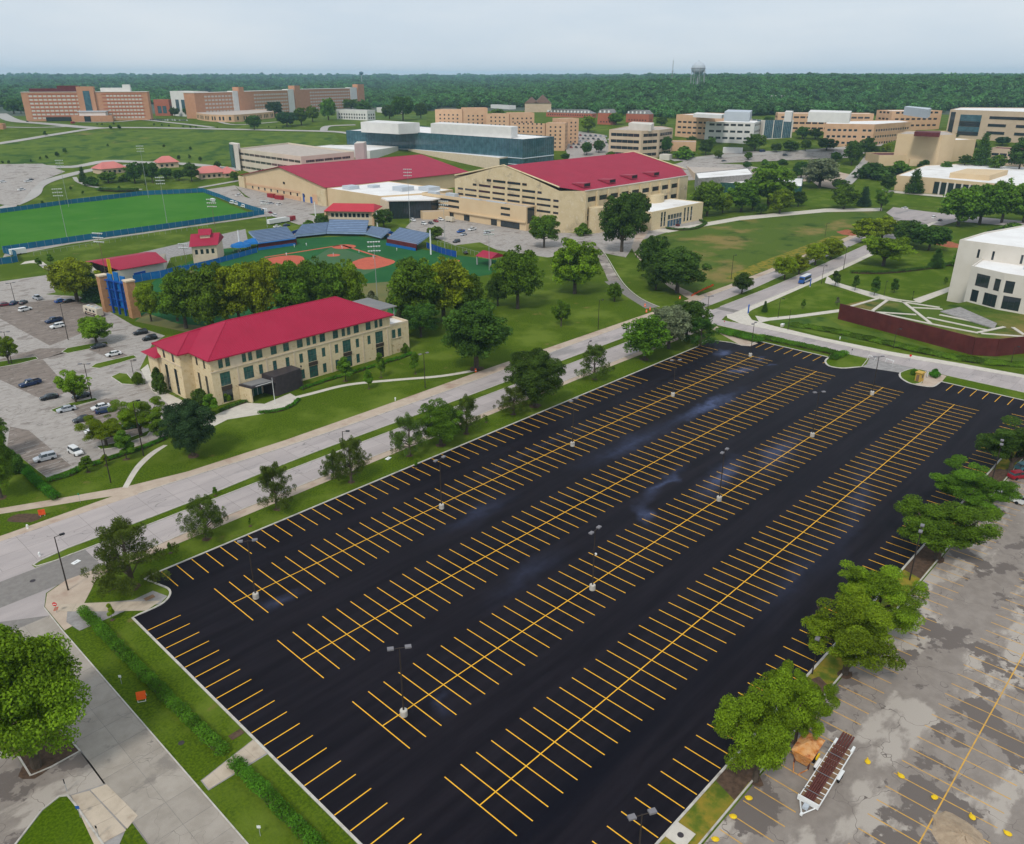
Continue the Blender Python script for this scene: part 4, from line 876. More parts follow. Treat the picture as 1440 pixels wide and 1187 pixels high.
# ---- school building and steel wall at the right edge
def school():
    b = Bld('school_building', 'pale concrete three storey block with large square windows at the right edge', 'building', [(321.5, 78), (316.5, 66), (315, 46), (352, 46), (352, 80)], 0, 17.8, 'white_concrete', reveal=.5)
    kw = dict(fm='dark_metal', pm='glass_dark'); 
    b.op[0] = []; b.P
    n = len(b.Q)
    for e in range(n):
        a, d = b.frame(e)
    b.win(0, 1.0, 4.2 + 5.9, .1, .1, 1, 1) if False else None
    # west faces: edges run north to south on the low X side
    we = [e for e in range(n) if b.frame(e)[1][1] < -.5]
    for e in we:
        L = b.L(e)
        if L > 15:
            b.win(e, 1.2, 5.6, 5.6, 4.6, 3, 1, **kw); b.win(e, 10.2, 5.2, 3.2, 4.8, 1, 1, **kw); b.win(e, 3.4, .2, 6, 4.2, 3, 1, fm='dark_metal', pm='glass_green'); b.win(e, .8, 11.2, 3.0, 4.2, 1, 1, **kw); b.win(e, 8, 11, 6, 4.4, 3, 1, **kw)
        else:
            b.win(e, 2.2, 5.6, 2.8, 4.2, 1, 1, **kw); b.win(e, 7.2, 5.4, 5.0, 4.4, 3, 1, **kw); b.win(e, 2.8, 11.3, 5.2, 4.4, 3, 1, **kw); b.win(e, 10, 11.2, 2.2, 4.2, 1, 1, **kw); b.win(e, .4, .3, 12, 4.0, 6, 1, fm='bright_frame', pm='glass_green')
    b.build()
    for x, y in ((326, 60), (328.5, 57), (330, 62), (334, 58)): b.box('roof_unit', x, x + 1.4, y, y + 1.6, 17.3, 18.6, 'grey_metal')
    c = Bld('school_hall', 'tall pale concrete block with narrow window slits behind the square windowed block', 'building', [(338, 88), (336, 46), (395, 46), (395, 78), (362, 86)], 0, 23.6, 'white_concrete', reveal=.5)
    n = len(c.Q)
    for e in range(n):
        if c.frame(e)[1][1] < -.5 and c.L(e) > 30:
            for x in (7, 12, 21.5): c.win(e, x, 17.8, .8, 3.2, 1, 1, fm='dark_metal')
    c.build()
    w = thing('steel_wall_terrace', 'long rusty brown steel retaining wall with green roof and pale diagonal paths', 'retaining wall', (284.2, 108, 0))
    O = (284.2, 108); q = lambda P: [(x - O[0], y - O[1]) for x, y in P]; line = [(284.2, 108), (281.5, 96), (278.9, 85), (276.2, 74), (273.1, 60.6), (276.5, 55), (285.5, 49.5), (300, 41)]
    for a, c_ in zip(line[:-1], line[1:]):
        P = [a, c_]; l = plen(P); n = max(1, round(l / 1.6)); pts = along(P, n)
        for i in range(n):
            A, B = pts[i], pts[i + 1]; d = Vector((B[0] - A[0], B[1] - A[1])).normalized(); nn = (-d.y * .22, d.x * .22)
            Q = [A, (B[0] - d.x * .03, B[1] - d.y * .03), (B[0] - d.x * .03 - nn[0], B[1] - d.y * .03 - nn[1]), (A[0] - nn[0], A[1] - nn[1])]
            MB().prism(q(Q), -.5, 5.7).obj('steel_panel', 'rust_steel', w)
    slot = [.10, .13, .16, .21, .25, .29, .32, .375, .39]
    pl = MB()
    L = plen(line)
    for s in slot:
        A = at_len(line, s * 49); B = at_len(line, s * 49 + .42); d = Vector((B[0] - A[0], B[1] - A[1])).normalized(); MB().prism(q([(A[0] - .06, A[1]), (B[0] - .06, B[1]), (B[0] - .02, B[1]), (A[0] - .02, A[1])]), 2.2, 4.9).obj('light_slot', 'limestone_smooth', w)
    top = [(284.6, 107.6), (281.9, 96), (279.3, 85), (276.6, 74), (273.6, 60.8), (276.9, 55.3), (285.8, 50), (300, 41.6), (320, 41), (321, 77), (309, 80.5), (304.5, 102.6)]
    MB().prism(q(top), 0, 5.0).obj('green_roof', 'yellow_grass' if False else 'lawn_dry', w)
    def strip(a, c_, wd=1.1): d = Vector((c_[0] - a[0], c_[1] - a[1])).normalized(); n_ = (-d.y * wd / 2, d.x * wd / 2); MB().prism(q([(a[0] - n_[0], a[1] - n_[1]), (c_[0] - n_[0], c_[1] - n_[1]), (c_[0] + n_[0], c_[1] + n_[1]), (a[0] + n_[0], a[1] + n_[1])]), 5.01, 5.22).obj('roof_path', 'pale_concrete', w)
    PZ = lambda x, y: GZ(1160 + x / 5.143, 310 + y / 5.143, 5.2)
    for a, c_ in (((180, 622), (395, 560)), ((340, 655), (455, 572)), ((395, 562), (830, 628)), ((565, 585), (765, 742)), ((360, 660), (660, 680)), ((180, 622), (760, 745)), ((635, 628), (850, 640)), ((740, 700), (1170, 790)), ((1110, 808), (1300, 768)), ((1360, 772), (1440, 825)), ((760, 745), (1110, 812)), ((1130, 815), (1440, 838)), ((830, 680), (1230, 760))): strip(PZ(*a), PZ(*c_))
    MB().prism(q([GZ(1322, 438, 5.2), GZ(1350, 432, 5.2), GZ(1402, 455, 5.2), GZ(1398, 462, 5.2)]), 5.0, 5.3).obj('paved_terrace', 'gutter', w)
school()
# ---------------------------------------------------------------- buildings farther off
def fb(a, b, depth, top=None, z=None):
    """footprint from two picture points on the ground (left, right) and a depth; height from the picture row of the roof above the left point"""
    A, B = G(*a), G(*b); d = Vector((B[0] - A[0], B[1] - A[1])).normalized(); n = (-d.y * depth, d.x * depth)
    h = hgt(a, top) if top else z; z0 = elev(*A)
    return [A, B, (B[0] + n[0], B[1] + n[1]), (A[0] + n[0], A[1] + n[1])], z0, h
def tb(pts, z):                                            # roof outline at absolute height z
    P = [GZ(x, y, z) for x, y in pts]; z0 = min(elev(*p) for p in P); return P, z0, z - z0
def far(name, label, cat, F, wm, rm='white_roof', rows=None, group=None, e=0, para=.5, fm='brown_frame', pm='glass_dark', side=True):
    """rows: (z0, h, window width, gap) bands on every wall that faces the camera"""
    P, z0, h = F; b = Bld(name, label, cat, P, z0, h, wm, rm=rm, group=group, para=para); n = len(b.Q)
    for k in range(n):
        a, d = b.frame(k); nx, ny = d[1], -d[0]; L = b.L(k); c = (b.P[k][0], b.P[k][1])
        if nx * c[0] + ny * c[1] < 0 and rows and L > 6:
            for (z, hh, ww, gp) in rows:
                m = int((L - 2) / (ww + gp)); off = (L - m * (ww + gp) + gp) / 2
                for i in range(m): b.win(k, off + i * (ww + gp), z, ww, hh, max(1, int(ww / 1.6)), 1, fm=fm, pm=pm, stuff=True)
    b.build(base_ext=8); return b
def onroof(b, name, F, z1, m):                              # another volume that belongs to the building, absolute heights
    P, z0, h = F; mb = MB().prism([(x - b.o[0], y - b.o[1]) for x, y in (P if poly_area(P) > 0 else P[::-1])], b.H - .6, max(z1 - b.z0, b.H + 2)); return mb.obj(name, m, b.root)
def onroof0(b, name, F, z1, m):
    P, z0, h = F; return MB().prism([(x - b.o[0], y - b.o[1]) for x, y in (P if poly_area(P) > 0 else P[::-1])], -6, z1 - b.z0).obj(name, m, b.root)
def dorms():
    F = fb((38, 171), (213, 169), 17, top=130)
    b = Bld('brick_dormitory', 'long orange brick dormitory with a tall central stair tower on the hill at far left', 'building', F[0], F[1], F[2], 'orange_brick', rm='gravel_roof'); L = b.L(0); fl = (F[2] - 3.5) / 7
    for r in range(7):
        for side, x0, n in ((0, L * .055, 11), (1, L * .665, 10)):
            w = L * (.405 if side == 0 else .29) / n
            for i in range(n): b.win(0, x0 + i * w, 2.4 + r * fl, w * .72, fl * .52, 2, 1, fm='red_brick', pm='blind', stuff=True)
    b.build(base_ext=8)
    ox, oy = b.o; ang = math.atan2(b.Q[1][1], b.Q[1][0])
    def lb(name, x0, x1, y0, y1, z0, z1, m, par=None): return MB().box(x0, x1, y0, y1, z0, z1, rot=ang).obj(name, m, par or b.root)
    for r in range(1, 8): lb('floor_band', L * .05, L * .455, -.25, -.02, 1.0 + r * fl, 1.9 + r * fl, 'red_brick'); lb('floor_band', L * .63, L * .96, -.25, -.02, 1.0 + r * fl, 1.9 + r * fl, 'red_brick')
    t = lb('stair_tower', L * .44, L * .575, -2.5, 6, -2, F[2] + 6, 'orange_brick'); lb('tower_window', L * .488, L * .54, -2.9, -2.52, 10, F[2] + 1.5, 'glass_blue', t)
    lb('roof_edge', -.4, L + .4, -.5, 17.5, F[2] + .02, F[2] + .5, 'white_concrete'); lb('penthouse', L * .06, L * .28, 5, 14, F[2], F[2] + 4, 'maroon'); lb('penthouse', L * .28, L * .45, 5, 14, F[2], F[2] + 7, 'maroon'); lb('roof_plant', L * .62, L * .86, 5, 14, F[2], F[2] + 4.5, 'white_wall'); lb('roof_plant', L * .80, L * .86, 6, 12, F[2] + 4.5, F[2] + 8, 'white_wall')
    lb('entrance_hall', L * .45, L * .66, -18, -3, -3, 10, 'white_wall'); lb('entrance_roof', L * .44, L * .67, -19, -2.6, 10, 11, 'grey_metal'); lb('front_block', L * .40, L * .72, -27, -18.1, -3, 6.2, 'orange_brick'); lb('entrance_glass', L * .5, L * .55, -27.3, -27.02, -2, 6, 'glass_dark')
    lb('dark_base', L * .16, L * .38, -4, -.4, -2, 4.4, 'glass_dark')
    for k, (x0, x1, lab) in enumerate(((276, 345, 'orange brick dormitory with pale stair bay left of the long hill dormitory row'), (345, 424, 'orange brick dormitory behind the dark trees on the hill, middle of the row'), (424, 513, 'farthest orange brick dormitory wing at the right end of the hill row'))):
        base = (((278, 167), (346, 163), 131), ((347, 163), (424, 157), 129), ((425, 156), (513, 150), 126))[k]
        F = fb(base[0], base[1], 17, top=base[2]); c = Bld('brick_dormitory', lab, 'building', F[0], F[1], F[2], 'orange_brick', rm='gravel_roof', group='brick dormitories on the hill'); L = c.L(0); n = int(L / 6.5); fl = (F[2] - 3) / 6
        for r in range(6):
            for i in range(n):
                if L * .12 < 4 + i * (L - 8) / n < L * .86: c.win(0, 4 + i * (L - 8) / n, 2 + r * fl, (L - 8) / n * .74, fl * .5, 2, 1, fm='red_brick', pm='blind', stuff=True)
        c.build(base_ext=8); ang = math.atan2(c.Q[1][1], c.Q[1][0])
        MB().box(L * .88, L * .99, -2, 8, -2, F[2] + 6, rot=ang).obj('stair_tower', 'orange_brick', c.root); MB().box(L * .76, L * .87, -1, 8, -2, F[2] + 1.5, rot=ang).obj('stair_bay', 'white_wall', c.root)
        MB().box(-.4, L + .4, -.5, 17.5, F[2] + .02, F[2] + .5, rot=ang).obj('roof_edge', 'white_concrete', c.root)
    d = far('white_annex', 'white and glass annex between the two brick dormitories on the hill', 'building', fb((244, 163), (277, 165), 20, top=128), 'white_wall', rows=[(6, 14, 9, 6)], pm='glass_blue')
    far('glass_link', 'low red and glass pavilion beside the white annex on the hill', 'building', fb((219, 163), (240, 163), 14, top=140), 'red_brick', rows=[(3, 9, 5, 1.5)], pm='glass_blue')
    F = fb((296, 171), (374, 169), 24, top=159); e = far('dining_hall', 'curved low brick dining hall with arcade in front of the hill dormitories', 'building', (smooth([G(277, 168), G(296, 171), G(330, 172), G(360, 169), G(386, 166)], 3) + [G(382, 162), G(330, 163), G(285, 163)], elev(*G(330, 170)), 7.5), 'pink_brick' if 'pink_brick' in MATS else 'peach_brick', rm='gravel_roof', rows=[(1.5, 4, 2.4, 2.2)])
    far('low_lodge', 'long low white lodge in front of the trees right of the hill dormitories', 'building', fb((474, 168), (517, 170), 14, top=154), 'white_wall', rm='grey_roof', rows=[(1.5, 2, 2, 2), (5, 2, 2, 2)])
dorms()
def mid():
    b = far('parking_garage', 'cream concrete parking garage with open decks behind the indoor arena', 'garage', tb([(334, 208.5), (423, 220), (498, 213), (405, 200.5)], 26), 'garage_concrete', rm='gravel_roof', rows=[(z, 1.9, 8.5, .5) for z in (2.6, 8.2, 13.8, 18.6)], fm='garage_concrete', para=1.2)
    onroof0(b, 'stair_tower', tb([(322, 201), (334, 203), (337, 201.5), (326, 200)], 29.5), 29.5, 'white_concrete'); onroof0(b, 'stair_tower', tb([(498, 202), (511, 201), (515, 199), (502, 199)], 30), 30, 'white_concrete')
    P = tb([(323, 203), (330, 204.5), (331, 204), (324, 202.6)], 28.5)[0]; onroof0(b, 'stair_glass', tb([(321.4, 202.5), (327, 203.6), (328, 203), (322, 202)], 28.6), 28.6, 'glass_blue')
    g = far('glass_laboratory', 'long laboratory of blue green glass with big white rooftop plant rooms', 'building', tb([(486.7, 183.5), (582, 186), (735.5, 195.8), (779, 192), (560, 175)], 32.5), 'glass_blue', rows=None)
    for k in range(len(g.Q)):
        a, d = g.frame(k); nx, ny = d[1], -d[0]
        if nx * g.P[k][0] + ny * g.P[k][1] < 0:
            L = g.L(k); mb = MB(); n = int(L / 3)
            for i in range(n + 1):
                x = i * L / n; p = (a[0] + d[0] * x, a[1] + d[1] * x); mb.tube((p[0] + nx * .1, p[1] + ny * .1, 0), (p[0] + nx * .1, p[1] + ny * .1, g.H), .16, n=4)
            tag(mb.obj('mullions', 'glass_green', g.root), kind='stuff')
            for z in (5, 10.2): 
                p0 = (a[0] + nx * .2, a[1] + ny * .2, z); p1 = (a[0] + d[0] * L + nx * .2, a[1] + d[1] * L + ny * .2, z); MB().tube(p0, p1, .45, n=4).obj('floor_band', 'grey_metal', g.root)
    onroof(g, 'roof_plant', tb([(507, 171.5), (560, 174), (590, 172.5), (530, 169)], 41), 41, 'white_wall'); onroof(g, 'roof_plant', tb([(605.5, 173.5), (719, 179), (728, 177.5), (620, 171.5)], 41), 41, 'white_wall')
    b = far('recital_hall', 'low stone hall with wide white roof and glass end between lab and field house', 'building', tb([(574, 209.5), (702, 222), (752, 215.5), (613, 205)], 17.7), 'limestone_smooth', rows=[(3.5, 2, 8, .2)] and None)
    P = b.P; a, d = b.frame(1 if b.L(0) > b.L(1) else 1)
    for k in range(4):
        a, d = b.frame(k); nx, ny = d[1], -d[0]; L = b.L(k)
        if nx * b.P[k][0] + ny * b.P[k][1] < 0 and L < 60:
            MB().prism([(a[0] + nx * .05 + d[0] * .5, a[1] + ny * .05 + d[1] * .5), (a[0] + d[0] * (L - .5) + nx * .05, a[1] + d[1] * (L - .5) + ny * .05), (a[0] + d[0] * (L - .5) + nx * .3, a[1] + d[1] * (L - .5) + ny * .3), (a[0] + d[0] * .5 + nx * .3, a[1] + d[1] * .5 + ny * .3)], .5, b.H - 1).obj('glass_end', 'glass_green', b.root)
    far('low_white_hall', 'low flat white roofed link building behind the garage', 'building', tb([(440, 206), (520, 212), (560, 206), (480, 202)], 20), 'white_wall')
    # tan student towers: groups of slim blocks
    k = 0
    for (a, b_, t, dp, lab) in [((613, 192), (651, 194), 154, 18, 'leftmost tan residence block of the cluster behind the lab'), ((652, 194), (686, 193), 152, 18, 'tallest tan residence block behind the glass laboratory'), ((684, 196), (716, 198), 160, 16, 'tan residence block with pale roof, middle of the cluster'),
                                ((717, 198), (751, 197), 159, 16, 'tan residence block behind the middle of the cluster'), ((719, 206), (766, 210), 175, 16, 'lower front tan residence block beside the glass laboratory'), ((767, 212), (794, 213), 173, 16, 'tan residence block at the corner by the car park'), ((786, 205), (813, 203), 167, 16, 'rightmost tan residence block facing the car park')]:
        far('residence_block', lab, 'building', fb(a, b_, dp, top=t), 'peach_brick', rm='gravel_roof', rows=[(z, 1.5, 1.6, 3.0) for z in (2.5, 6, 9.5, 13, 16.5, 20)], group='tan residence blocks behind the laboratory')
    b = far('curved_office', 'tan office with four dark curved window bands behind the field house roof', 'building', (lambda P: (P, elev(*P[0]) - 1, 24.5))([G(855, 221), G(900, 226), G(925, 222), G(944, 214), G(930, 205), G(880, 205)]), 'tan_concrete', rm='gravel_roof', rows=[(3, 2.6, 5.5, .15), (8.4, 2.6, 5.5, .15), (13.8, 2.6, 5.5, .15), (19.2, 2.6, 5.5, .15)], fm='maroon')
    onroof(b, 'penthouse', tb([(884, 173), (916, 175.5), (920, 172.5), (890, 171)], 41.5), 41.5, 'white_concrete')
    b = far('low_tan_wing', 'low tan wing with blank walls right of the curved office', 'building', fb((942, 213), (978, 213), 18, top=199), 'peach_brick', rm='gravel_roof')
    b = far('engineering_west', 'peach and white engineering building with stepped bays at the tree line', 'building', fb((949, 192), (1003, 198), 60, top=161), 'peach_brick', rows=[(z, 1.8, 4, 1.8) for z in (3, 8, 13)])
    onroof(b, 'roof_plant', tb([(1019, 157), (1055, 158), (1058, 155), (1024, 154)], 52), 52, 'grey_metal'); onroof(b, 'roof_plant', tb([(975, 160), (1015, 162), (1020, 160), (980, 158)], 47.5), 47.5, 'white_wall')
    b = far('engineering_centre', 'white and peach three storey engineering building with a rounded corner', 'building', fb((990, 200), (1058, 203), 40, top=171), 'white_wall', rows=[(z, 2.0, 5, 1.8) for z in (3, 9, 15)])
    b = far('glass_atrium', 'glass fronted atrium with thin white roof between the engineering buildings', 'building', fb((1071, 197), (1113, 194), 30, top=172), 'white_concrete', rows=[(1, 17, 9, .8)], pm='glass_blue', fm='bright_frame')
    b = far('engineering_long', 'long peach engineering building with white plant rooms in front of the forest', 'building', fb((1091, 186), (1225, 186), 22, top=159), 'peach_brick', rows=[(z, 1.8, 5, 1.2) for z in (3, 8, 13.5)], fm='maroon')
    for q in ([(1104, 157), (1114, 157.5), (1116, 156), (1106, 155.5)], [(1137, 157.5), (1196, 159), (1198, 156), (1140, 154.5)]): onroof(b, 'roof_plant', tb(q, 53), 53, 'white_wall')
    b = far('laboratory_building', 'peach laboratory with white window bands and a tall dark stair slot', 'building', (lambda P: (P, elev(*P[0]), 20))([G(1156, 206), G(1206, 207), G(1225, 207), G(1278, 193), G(1262, 186), G(1160, 194)]), 'peach_brick', rows=[(z, 2.0, 3, 1.6) for z in (2.5, 8, 13.5)], fm='bright_frame')
    b = far('engineering_east', 'tall peach laboratory with a silver plant room at the forest edge', 'building', fb((1250, 186), (1320, 182), 26, top=156), 'peach_brick', rows=[(z, 1.8, 4, 2.2) for z in (5, 11, 17)], fm='maroon')
    onroof(b, 'roof_plant', tb([(1272, 150), (1306, 154), (1310, 152), (1277, 149)], 55), 55, 'grey_metal')
    b = far('sciences_block', 'large pale concrete block with a dark glazed bay at the right edge', 'building', (lambda P: (P, elev(*P[0]) - 1, 25))([G(1329, 192), G(1440, 202), G(1480, 206), G(1480, 180), G(1345, 180)]), 'tan_concrete', rows=None)
    for k in range(len(b.Q)):
        pass
    A, B = G(1329, 192), G(1440, 202); d = Vector((B[0] - A[0], B[1] - A[1])).normalized(); L = plen([A, B])
    def sl(n, s0, s1, z0, z1, m, t=.3): P = [(A[0] + d.x * s0, A[1] + d.y * s0), (A[0] + d.x * s1, A[1] + d.y * s1)]; P = P + [(P[1][0] + d.y * t, P[1][1] - d.x * t), (P[0][0] + d.y * t, P[0][1] - d.x * t)]; P = P[::-1]; MB().prism([(x - b.o[0], y - b.o[1]) for x, y in P], z0, z1).obj(n, m, b.root)
    sl('window_band', L * .02, L * .08, 2, 23, 'glass_dark')
    for z0, z1, m in ((3, 6, 'glass_dark'), (6.2, 10.5, 'glass_blue'), (10.7, 15, 'glass_dark'), (15.2, 21, 'glass_blue')): sl('window_band', L * .15, L * .42, z0, z1, m, .4)
    for z in (5, 11.5, 18): sl('window_band', L * .52, L * (.74 if z < 15 else 1.2), z, z + 2.4, 'glass_dark'); sl('window_band', L * .86, L * 1.3, z, z + 2.4, 'glass_dark')
    b = far('arts_tower', 'windowless yellow brick stage tower with slanted wall', 'building', tb([(1262, 188), (1325, 190), (1345, 189), (1330, 184), (1275, 184)], 37), 'cream_panel', rm='gravel_roof')
    onroof(b, 'roof_unit', tb([(1286, 185.5), (1322, 187), (1323, 184.5), (1288, 184)], 39.5), 39.5, 'maroon')
    far('arts_wing', 'low blank yellow brick wing stepping down in front of the stage tower', 'building', fb((1234, 234), (1281, 232), 26, top=218), 'cream_panel', rm='maroon'); far('slanted_hall', 'slanted blank brick wall right of the stage tower', 'building', fb((1326, 230), (1367, 224), 24, top=197), 'cream_panel')
    far('arts_step', 'low stepped brick block at the foot of the stage tower', 'building', fb((1278, 234), (1314, 234), 14, top=224), 'cream_panel', rm='gravel_roof')
    far('arts_office', 'low tan office with dark window strips behind the museum', 'building', fb((1388, 232), (1450, 236), 20, top=208), 'tan_concrete', rm='maroon', rows=[(2, 2.4, 5, .8), (7, 2, 5, .8)])
    b = Bld('art_museum', 'low museum with white roof, yellow stone walls and a row of pale columns', 'building', [G(1257, 268), G(1309, 273), G(1440, 290), G(1520, 300), (760, 110), (790, 190), G(1300, 238)], 3.5, 11, 'cream_panel', para=.4); b.build(base_ext=6)
    onroof(b, 'upper_roof', tb([(1336, 243), (1392, 247), (1418, 239), (1360, 237)], 17.5), 17.5, 'cream_panel')
    A, B = G(1309, 273), G(1440, 290); d = Vector((B[0] - A[0], B[1] - A[1])); L = d.length; d.normalize()
    for i in range(12):
        s0 = 1 + i * (L - 2) / 12; s1 = s0 + (L - 2) / 12 - 1.2
        for nm, a_, c_, z0, z1, m, t in (('window', s0, s1, .5, 8.6, 'glass_dark', .25), ('column', s1 + .15, s1 + 1.05, -1, 9, 'white_concrete', .8)):
            P = [(A[0] + d.x * a_, A[1] + d.y * a_), (A[0] + d.x * c_, A[1] + d.y * c_)]; P = [P[0], (P[0][0] + d.y * t, P[0][1] - d.x * t), (P[1][0] + d.y * t, P[1][1] - d.x * t), P[1]]; MB().prism([(x - b.o[0], y - b.o[1]) for x, y in P], z0, z1).obj(nm, m, b.root)
    # flat decks east of the field house
    b = far('flat_deck', 'wide low parking deck with pale roof behind the field house corner', 'garage', tb([(976, 243), (1003, 250), (1076, 240), (1075, 228), (960, 228)], 10), 'tan_concrete', rm='gravel_roof')
    b = far('glass_cafe', 'low glass walled hall with thin white roof half hidden by lawn trees', 'building', tb([(1002, 256), (1128, 262), (1130, 250), (1015, 249)], 9), 'glass_green', rows=None)
    far('dark_link', 'dark flat roofed link with pale edge beside the field house', 'building', tb([(982, 251), (1060, 245), (1052, 236), (978, 243)], 13), 'gutter', rm='white_roof')
    far('white_kiosk', 'small white roofed kiosk on the lawn behind the big trees', 'kiosk', fb((1016, 216), (1044, 216), 10, top=208), 'white_wall')
    far('stone_shed', 'small pale box building behind the field house roof', 'building', fb((927, 225), (941, 226), 8, top=217), 'white_concrete')
    # old houses at the forest edge
    for (a, c, t, lab) in [((768, 164), (832, 166), 158, 'long house with grey blue mansard roof and white dormers'), ((840, 175), (862, 176), 159, 'house with pale mansard roof left of the round tree'), ((880, 172), (912, 174), 160, 'dark mansard house with round dormers at the forest edge')]:
        F = fb(a, c, 12, top=t); b = far('mansard_house', lab, 'house', F, 'red_brick', rows=[(2, 1.5, 1.4, 2)], group='mansard houses at the forest edge'); P = b.Q; mb = MB(); cx = sum(p[0] for p in P) / 4; cy = sum(p[1] for p in P) / 4
        mb.prism(P, b.H + .02, b.H + 4, top=[(cx + (x - cx) * .9, cy + (y - cy) * .6) for x, y in P]); mb.obj('mansard_roof', 'grey_roof', b.root); A, D = b.Q[0], b.frame(0)[1]; n = int(b.L(0) / 5)
        for i in range(n): s = 2 + i * 5; MB().box(0, 1.8, -.2, 1.6, b.H + .5, b.H + 2.8, rot=math.atan2(D[1], D[0]), org=(A[0] + D[0] * s, A[1] + D[1] * s)).obj('dormer', 'white_paint', b.root)
    F = fb((738, 158), (775, 158), 20, top=145); b = far('gabled_lodge', 'large tan lodge with steep brown gables in the forest edge', 'house', F, 'tan_concrete'); x0, y0 = b.o
    L = b.L(0); D = b.frame(0)[1]; ang = math.atan2(D[1], D[0])
    for s, wd, h in ((0, L * .5, 8), (L * .35, L * .65, 11)):
        m = MB(); c_, s_ = math.cos(ang), math.sin(ang); V = [(s, -1, b.H), (s + wd, -1, b.H), (s + wd, 21, b.H), (s, 21, b.H), (s + wd / 2, -1, b.H + h), (s + wd / 2, 21, b.H + h)]; V = [(x * c_ - y * s_, x * s_ + y * c_, z + .05) for x, y, z in V]
        m.add(V, [(0, 4, 5, 3), (1, 2, 5, 4), (0, 1, 4), (2, 3, 5), (0, 3, 2, 1)]); m.obj('gable_roof', 'roof_brown', b.root)
    for (a, c, t, lab, wm) in [((690, 152), (716, 154), 147, 'small white house low in the forest edge', 'white_wall'), ((1080, 141), (1100, 142), 134, 'white roofed house standing in the forest', 'white_wall'), ((1252, 147), (1266, 147), 143, 'grey roofed house hidden in the forest at right', 'tan_concrete'), ((530, 158), (555, 160), 151, 'pale house beside the trees left of the lab', 'white_wall')]:
        far('forest_house', lab, 'house', fb(a, c, 12, top=t), wm, rm='grey_roof')
mat('roof_brown', (.20, .12, .10), (.24, .15, .12), .3, world=False)
mid()
# pink roofed halls beyond the playing field
def pink():
    for (x0, x1, y0, y1, lab) in []: pass
    for k, (a, c, dp, t, lab) in enumerate([((144, 247), (178, 243), 14, 238, 'pink roofed hall behind the dark trees beyond the playing field'), ((224, 238), (252, 236), 14, 229, 'pink roofed hall farthest back behind the row of trees'), ((283, 253), (319, 250), 16, 244, 'pink roofed hall with pale stone walls nearest the garage'), ((316, 251), (334, 249), 14, 244, 'short pink roofed wing at the right of the pink halls')]):
        P, z0, h = fb(a, c, dp, top=t); b = Bld('low_hall', lab, 'building', P, z0, h, 'tan_concrete', roof=None, group='pink roofed halls beyond the playing field'); L = b.L(0)
        for i in range(int(L / 4)): b.win(0, 1.5 + i * 4, 1.2, 2, h * .45, 2, 1, fm='brown_frame', stuff=True)
        b.build(base_ext=5); D = b.frame(0)[1]; ang = math.atan2(D[1], D[0]); c_, s_ = math.cos(ang), math.sin(ang); V = [(-1, -1.2, h), (L + 1, -1.2, h), (L + 1, dp + 1, h), (-1, dp + 1, h), (5, dp / 2, h + 4.5), (L - 5, dp / 2, h + 4.5)]
        V = [(x * c_ - y * s_, x * s_ + y * c_, z + .02) for x, y, z in V]; MB().add(V, [(0, 1, 5, 4), (1, 2, 5), (2, 3, 4, 5), (3, 0, 4), (3, 2, 1, 0)]).obj('roof', 'pink_roof', b.root)
    far('end_lodge', 'tiny orange brick lodge at the left edge of the hill road', 'building', fb((-12, 182), (5, 182), 10, top=174), 'orange_brick', rm='gravel_roof')
pink()
# water towers and mast
def tower(px, py, D, r, zc, label, name='water_tower'):
    dx, dy, dz = ray(px, py); h = math.hypot(dx, dy); x, y = dx / h * D, dy / h * D; z0 = elev(x, y); t = thing(name, label, 'water tower', (x, y, z0)); return t, zc - z0
t, zc = tower(982, 98, 1720, 13, 95, 'silver ball water tower on many legs above the right forest')
prof = [(.01, -11.4)] + [(13 * math.cos(a), 11.4 * math.sin(a)) for a in [rad(q) for q in range(-75, 90, 15)]] + [(.8, 11.8), (.7, 13.8), (.05, 14.4)]
MB().lathe([(r, zc + z) for r, z in prof], n=24).obj('tank', 'grey_metal', t)
MB().lathe([(13.5, zc - .5), (13.9, zc), (13.5, zc + .5)], n=24).obj('catwalk', 'grey_pole', t)
for i in range(8): a = i * math.pi / 4; MB().tube((14 * math.cos(a), 14 * math.sin(a), -2), (12.8 * math.cos(a), 12.8 * math.sin(a), zc), .5, n=5).obj('leg', 'grey_pole', t)
MB().tube((0, 0, 0), (0, 0, zc - 10), 1.2, n=8).obj('riser', 'grey_pole', t)
t, zc = tower(508, 103, 3600, 6, 93, 'small distant water tower on a single stem above the left forest')
MB().lathe([(.01, zc - 7), (7, zc - 3), (9, zc + 1), (7.5, zc + 5), (.5, zc + 7)], n=16).obj('tank', 'glass_blue', t); MB().tube((0, 0, -3), (0, 0, zc - 6), 1.6, n=8).obj('stem', 'grey_pole', t)
dx, dy, dz = ray(946, 100); h = math.hypot(dx, dy); x, y = dx / h * 2200, dy / h * 2200; z0 = elev(x, y); t = thing('radio_mast', 'thin lattice radio mast rising from the forest beside the water tower', 'radio mast', (x, y, z0)); zt = 80 + 2200 * math.tan(rad(.95)) - z0
for i in range(3): a = i * 2.09; MB().tube((2.2 * math.cos(a), 2.2 * math.sin(a), -2), (.6 * math.cos(a), .6 * math.sin(a), zt), .3, n=4).obj('leg', 'grey_pole', t)
mb = MB(); n = 22
for i in range(n):
    z0_, z1_ = zt * i / n, zt * (i + 1) / n
    for k in range(3): r0, r1 = 2.2 - 1.6 * i / n, 2.2 - 1.6 * (i + 1) / n; a, c = k * 2.09, (k + 1) * 2.09; mb.tube((r0 * math.cos(a), r0 * math.sin(a), z0_), (r1 * math.cos(c), r1 * math.sin(c), z1_), .16, n=3)
